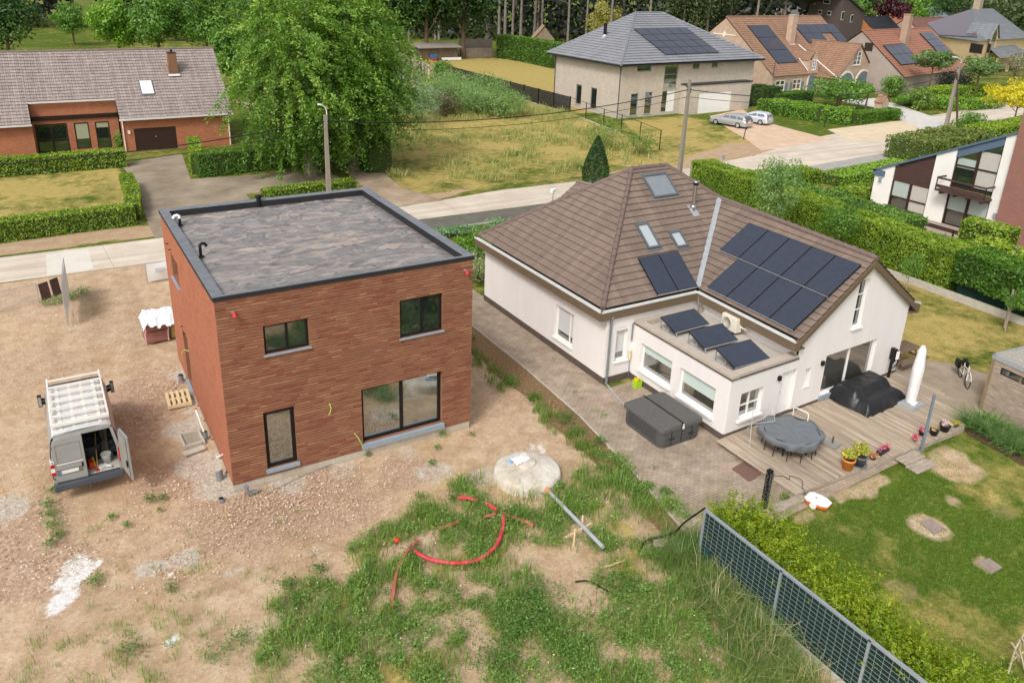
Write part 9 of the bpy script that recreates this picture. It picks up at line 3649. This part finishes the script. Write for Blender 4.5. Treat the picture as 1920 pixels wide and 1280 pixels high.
for k, (u, v, h_, r, m_, lb) in enumerate(((1300, 74, 20, 9, 'pine_leaf', 'dark pine crown behind the right slope of the villa roof'), (1375, 60, 20, 9, 'pine_leaf', 'dark pine crown left behind the farmhouse gable'), (1410, 40, 22, 9, 'mid_leaf', 'green tree above the farmhouse gable'), (1345, 42, 22, 10, 'dark_leaf', 'dark tree between villa roof and farmhouse'), (1470, 16, 14, 8, 'mid_leaf', 'green tree behind the white gabled house'))):
 T_('background_tree', lb, G(u, max(v, 12)) if v < 40 else G(u, v+20), h_, r, MAT[m_], 6500, .6, .4, 4, clumps=70, seed=45+k, lump=.27)
# the far gardens on the right
for k, (u, v, h_, r, lb) in enumerate(((1737, 184, 7.2, 3.1, 'umbrella-shaped pine in front of the red-tiled house'), (1824, 192, 6.6, 3.0, 'second umbrella-shaped pine, right of the leaning street pole'))):
 T_('garden_pine', lb, G(u, v), h_, r, leafmat('garden_pine_leaf', '45632f', '6f8d48', '9db070') if k == 0 else bpy.data.materials['garden_pine_leaf'], 4800, .30, .22, 2.6, crz=1.5, clumps=60, seed=70+k, lump=.26)
T_('mop_tree', 'clipped ball-headed little tree before the arched garage doors', G(1622, 206), 3.2, 1.15, MAT['bright_leaf'], 1400, .2, .16, 2.3, crz=.5, clumps=30, seed=75, limbs=5)
T_('bare_tree', 'thin grey-brown small tree in front of the cream villa', G(1896, 166), 6.5, 3.5, leafmat('thin_leaf', '6b6a4a', '8c8a66', 'a9a685'), 900, .3, .22, 1.8, clumps=30, seed=76)
T_('yellow_tree', 'bright yellow-leaved tree at the right edge behind the modern house', G(1896, 246), 6.2, 4.0, MAT['yellow_leaf'], 5200, .28, .12, 2.0, crz=2.0, clumps=60, seed=77, lump=.25)
T_('red_tree', 'small dark red ball-shaped tree far behind among the roofs', ray_at(1668, 22, 240)*1.0-V3(0, 0, ray_at(1668, 22, 240).z), 13, 5.5, MAT['red_leaf'], 2000, .7, .3, 5, crz=3.2, clumps=30, seed=78)
for k, (u, dist, h_, r, m_, lb) in enumerate(((1560, 300, 15, 12, 'mid_leaf', 'far green tree behind the brown house'), (1640, 330, 17, 14, 'dark_leaf', 'far dark tree above the orange house'), (1730, 340, 17, 15, 'mid_leaf', 'far green tree behind the blue hipped roof'), (1800, 310, 18, 14, 'dark_leaf', 'far dark tree behind the cream villa chimney'), (1880, 270, 20, 14, 'pine_leaf', 'large dark pine right behind the cream villa'), (1960, 230, 20, 13, 'pine_leaf', 'large pine cut by the upper right corner'), (1690, 300, 13, 9, 'bright_leaf', 'far light tree between orange house and blue roof'), (1460, 320, 16, 12, 'mid_leaf', 'far tree beyond the farmhouse ridge'), (1600, 118, 4.5, 4.5, 'mid_leaf', 'green bushes between farmhouse and red-tiled house'))):
 p = ray_at(u, 40, dist)
 p.z = 0
 T_('background_tree', lb, p, h_, r, MAT[m_], 3600, .9 if dist > 200 else .35, .4, h_*.15, clumps=60, seed=80+k, lump=.27)
# the dark wood: one mass nobody could count
q = np.random.default_rng(21)
P, N, Tn = [], [], []
def wood(u0, u1, d0, d1, h_, n, z0=0.0):
 u = u0+(u1-u0)*q.random(n)
 d = d0+(d1-d0)*q.random(n)**1.5
 R_ = np.stack([(u-960-SX)/FPX]*3, 1)*RT+FW
 R_ = R_/np.hypot(R_[:, 0], R_[:, 1])[:, None]
 p = CAM[None]+R_*d[:, None]
 z = z0+(h_-z0)*q.random(n)
 ok = fnoise(u*.03, z*.22) > .34
 p[:, 2] = z
 P.append(p[ok])
 N.append(np.tile(-R_.mean(0)*np.array((1, 1, 0))+np.array((0, 0, .5)), (ok.sum(), 1)))
 Tn.append(.3+.5*(fnoise(u*.02+9, z*.15)[ok]-.3))
wood(-80, 700, 232, 275, 26, 16000)
wood(640, 1500, 205, 260, 30, 22000)
wood(1400, 2050, 380, 430, 26, 7000)
P = np.concatenate(P)
tag(leaves('dark_wood', P, np.concatenate(N), np.full(len(P), 1.5), MAT['forest_leaf'], None, np.concatenate(Tn), q=q, jit=.8), kind='stuff')
mb = MB()
for k in range(36):
 u = 640+k*24+10*math.sin(k*3)
 p = ray_at(u, 40, 208+12*math.sin(k*2.3))
 p.z = 0
 mb.tube([p, p+V3(.3*math.sin(k), 0, 26)], [.32, .2], 6)
tag(build(mb, 'wood_trunks', MAT['pinebark']), kind='stuff')
# ================================================================ grass and weeds
q = np.random.default_rng(33)
def tufts(name, polys, dens, h, wd, mat, lean=.5, spread=.09, per=14, tone=.5, mask_fn=None):
 PP, HH = [], []
 for poly in polys:
  a = abs(sum(poly[i][0]*poly[(i+1) % len(poly)][1]-poly[(i+1) % len(poly)][0]*poly[i][1] for i in range(len(poly))))/2
  n = int(a*dens)
  c = sample_poly(poly, max(n, 1), q)
  if mask_fn is not None:
   c = c[q.random(len(c)) < mask_fn(c)]
  s = q.normal(0, spread, (len(c)*per, 2))
  p = np.repeat(c, per, 0)+s
  PP.append(np.concatenate([p, np.full((len(p), 1), -.03)], 1))
  HH.append(np.repeat(h*(.5+q.random(len(c))), per))
 P = np.concatenate(PP)
 Hh = np.concatenate(HH)
 tn = tone+.35*(fnoise(P[:, 0]*1.2, P[:, 1]*1.2)-.5)
 v, t2 = blades(P, Hh, np.full(len(P), wd), lean, q, tn)
 return tag(quads(name, v, mat, None, t2), kind='stuff')
def nz(sc_, lo, hi, off=0):
 return lambda c: np.clip((fnoise(c[:, 0]*sc_+off, c[:, 1]*sc_+off)-lo)/(hi-lo), 0, 1)
site_lo = [pxpoly((470, 1300), (490, 1150), (650, 1030), (740, 970), (880, 890), (960, 925), (1060, 905), (1110, 840), (1170, 860), (1250, 930), (1318, 985), (1330, 1060), (1440, 1180), (1540, 1290))]
bott = [pxpoly((0, 1300), (0, 1190), (150, 1160), (330, 1130), (470, 1150), (480, 1300))]
strip = [pxpoly((885, 625), (893, 655), (950, 705), (1000, 745), (1080, 810), (1150, 860), (1225, 930), (1160, 930), (1070, 835), (975, 768), (888, 690))]
tufts('site_grass', site_lo, 46, .18, .014, MAT['weed'], .8, .13, 16, .55, nz(1.2, .44, .66))
tufts('site_weeds', site_lo, 13, .36, .018, MAT['blade'], .7, .14, 12, .5, nz(1.0, .44, .68, 5))
tufts('thin_grass', bott, 12, .20, .014, MAT['blade'], .7, .09, 12, .5, nz(.9, .4, .7, 2))
tufts('strip_grass', strip, 19, .32, .020, MAT['weed'], .6, .09, 16, .5, nz(1.4, .38, .62, 8))
tufts('scattered_grass', [pxpoly((240, 960), (560, 960), (700, 1000), (520, 1130), (100, 1150), (80, 1010))], 3.2, .16, .014, MAT['blade'], .8, .10, 12, .5, nz(1.2, .4, .7, 1))
tufts('fence_grass', [pxpoly((1250, 1000), (1315, 1010), (1330, 1060), (1445, 1185), (1560, 1300), (1400, 1300), (1330, 1150), (1240, 1060))], 34, .5, .018, leafmat('seed_grass', '456a24', '6f8d40', 'c2bb88'), 1.2, .12, 16, .45)
tufts('seed_heads', [pxpoly((1290, 1060), (1330, 1075), (1445, 1195), (1540, 1300), (1420, 1300), (1350, 1180))], 7, .7, .016, MAT['straw'], 1.4, .10, 9, .8)
tufts('strip_edge_weeds', [pxpoly((900, 560), (915, 585), (1040, 690), (1140, 785), (1260, 890), (1320, 960), (1290, 965), (1240, 905), (1120, 800), (1020, 700))], 5, .16, .014, MAT['weed'], .8, .08, 12, .5, nz(1.5, .4, .6, 3))
tufts('lot_grass', [[(20.5, 36), (27, 32), (46, 31.5), (50, 45), (53, 57), (53, 78), (38, 80), (22, 50)]], 3.2, .55, .06, leafmat('lot_blade', '6a8c3c', 'a3aa5c', 'd6c58c'), .8, .25, 10, .52, nz(.25, .3, .6))
tufts('lawn_grass', [[(12.6, -9.6), (17, -9.4), (24.5, -9.2), (25.5, -10.5), (24.5, -14), (16, -18), (12.4, -18)]], 95, .05, .012, MAT['blade'], .9, .06, 8, .45, nz(.6, .2, .5, 4))
# low leafy weeds: broad clumps
PP, NN, TT = [], [], []
def weed_clump(u, v, r, n, h=.18):
 c = G(u, v)
 p = np.stack([c.x+q.normal(0, r*.45, n), c.y+q.normal(0, r*.45, n), .02+h*q.random(n)], 1)
 PP.append(p)
 NN.append(np.tile((0, 0, 1.), (n, 1)))
 TT.append(np.full(n, .2+.3*q.random()))
for u, v, r, n, h in ((1010, 1160, 1.0, 1500, .5), (960, 1190, .8, 900, .4), (1060, 1210, .8, 800, .4), (1090, 1260, .8, 600, .35), (930, 1240, .8, 700, .3), (1000, 1120, .5, 500, .45), (870, 985, .5, 420, .3), (960, 975, .45, 380, .3), (900, 1000, .5, 300, .25), (780, 1040, .4, 260, .2), (690, 1080, .4, 260, .2), (540, 1100, .35, 240, .25), (560, 1130, .35, 240, .2), (600, 1070, .3, 160, .2), (420, 960, .0, 1, .05),
      (130, 560, .55, 500, .35), (155, 552, .45, 420, .35), (105, 568, .5, 380, .3), (85, 572, .3, 160, .25), (280, 938, .22, 120, .16), (303, 935, .2, 110, .16), (95, 965, .3, 160, .15), (100, 985, .3, 170, .15), (110, 1005, .25, 150, .15), (90, 945, .25, 120, .12), (95, 1020, .2, 90, .15), (210, 970, .18, 70, .1), (237, 985, .15, 60, .1), (300, 958, .12, 50, .1), (100, 922, .2, 120, .2),
      (960, 720, .35, 260, .3), (1000, 750, .35, 260, .3), (1060, 790, .45, 420, .4), (1085, 815, .35, 280, .35), (1125, 830, .3, 180, .25), (1215, 915, .25, 160, .2), (1250, 925, .25, 170, .2), (1190, 925, .2, 110, .2), (820, 840, .15, 60, .1), (810, 870, .18, 80, .12), (885, 815, .15, 50, .1), (690, 852, .12, 50, .1), (830, 815, .2, 90, .14), (1470, 935, .2, 120, .2), (790, 935, .25, 120, .18), (850, 938, .25, 150, .2), (1290, 1030, .4, 350, .4), (1180, 1100, .5, 250, .25), (400, 1230, .5, 200, .2), (250, 1220, .4, 160, .2), (450, 1200, .4, 200, .2), (180, 1090, .3, 150, .2), (320, 1105, .25, 110, .2)):
 weed_clump(u, v, r, n, h)
cc_ = sample_poly(site_lo[0], 1500, q)
cc_ = cc_[(fnoise(cc_[:, 0]*1.2, cc_[:, 1]*1.2) > .47)]
for x, y in cc_:
 n = int(30+70*q.random())
 r = .06+.12*q.random()
 PP.append(np.stack([x+q.normal(0, r, n), y+q.normal(0, r, n), .01+(.08+.16*q.random())*q.random(n)], 1))
 NN.append(np.tile((0, 0, 1.), (n, 1)))
 TT.append(np.full(n, .35+.5*q.random()))
P = np.concatenate(PP)
tag(leaves('leafy_weeds', P, np.concatenate(NN), np.full(len(P), .07), leafmat('dock_leaf', '3d6424', '698f3a', 'a3ba62'), None, np.concatenate(TT), q=q, jit=.7, aspect=.5), kind='stuff')
# flowers in the weeds
mb_p = []
c = sample_poly(site_lo[0], 420, q)
p = np.concatenate([c, .15+.25*q.random((len(c), 1))], 1)
tag(leaves('weed_flowers', p, np.tile((0, 0, 1.), (len(p), 1)), np.full(len(p), .045), leafmat('weed_petals', 'd8b23a', 'e3d79c', 'f1efe6', .2), None, q.random(len(p)), q=q), kind='stuff')
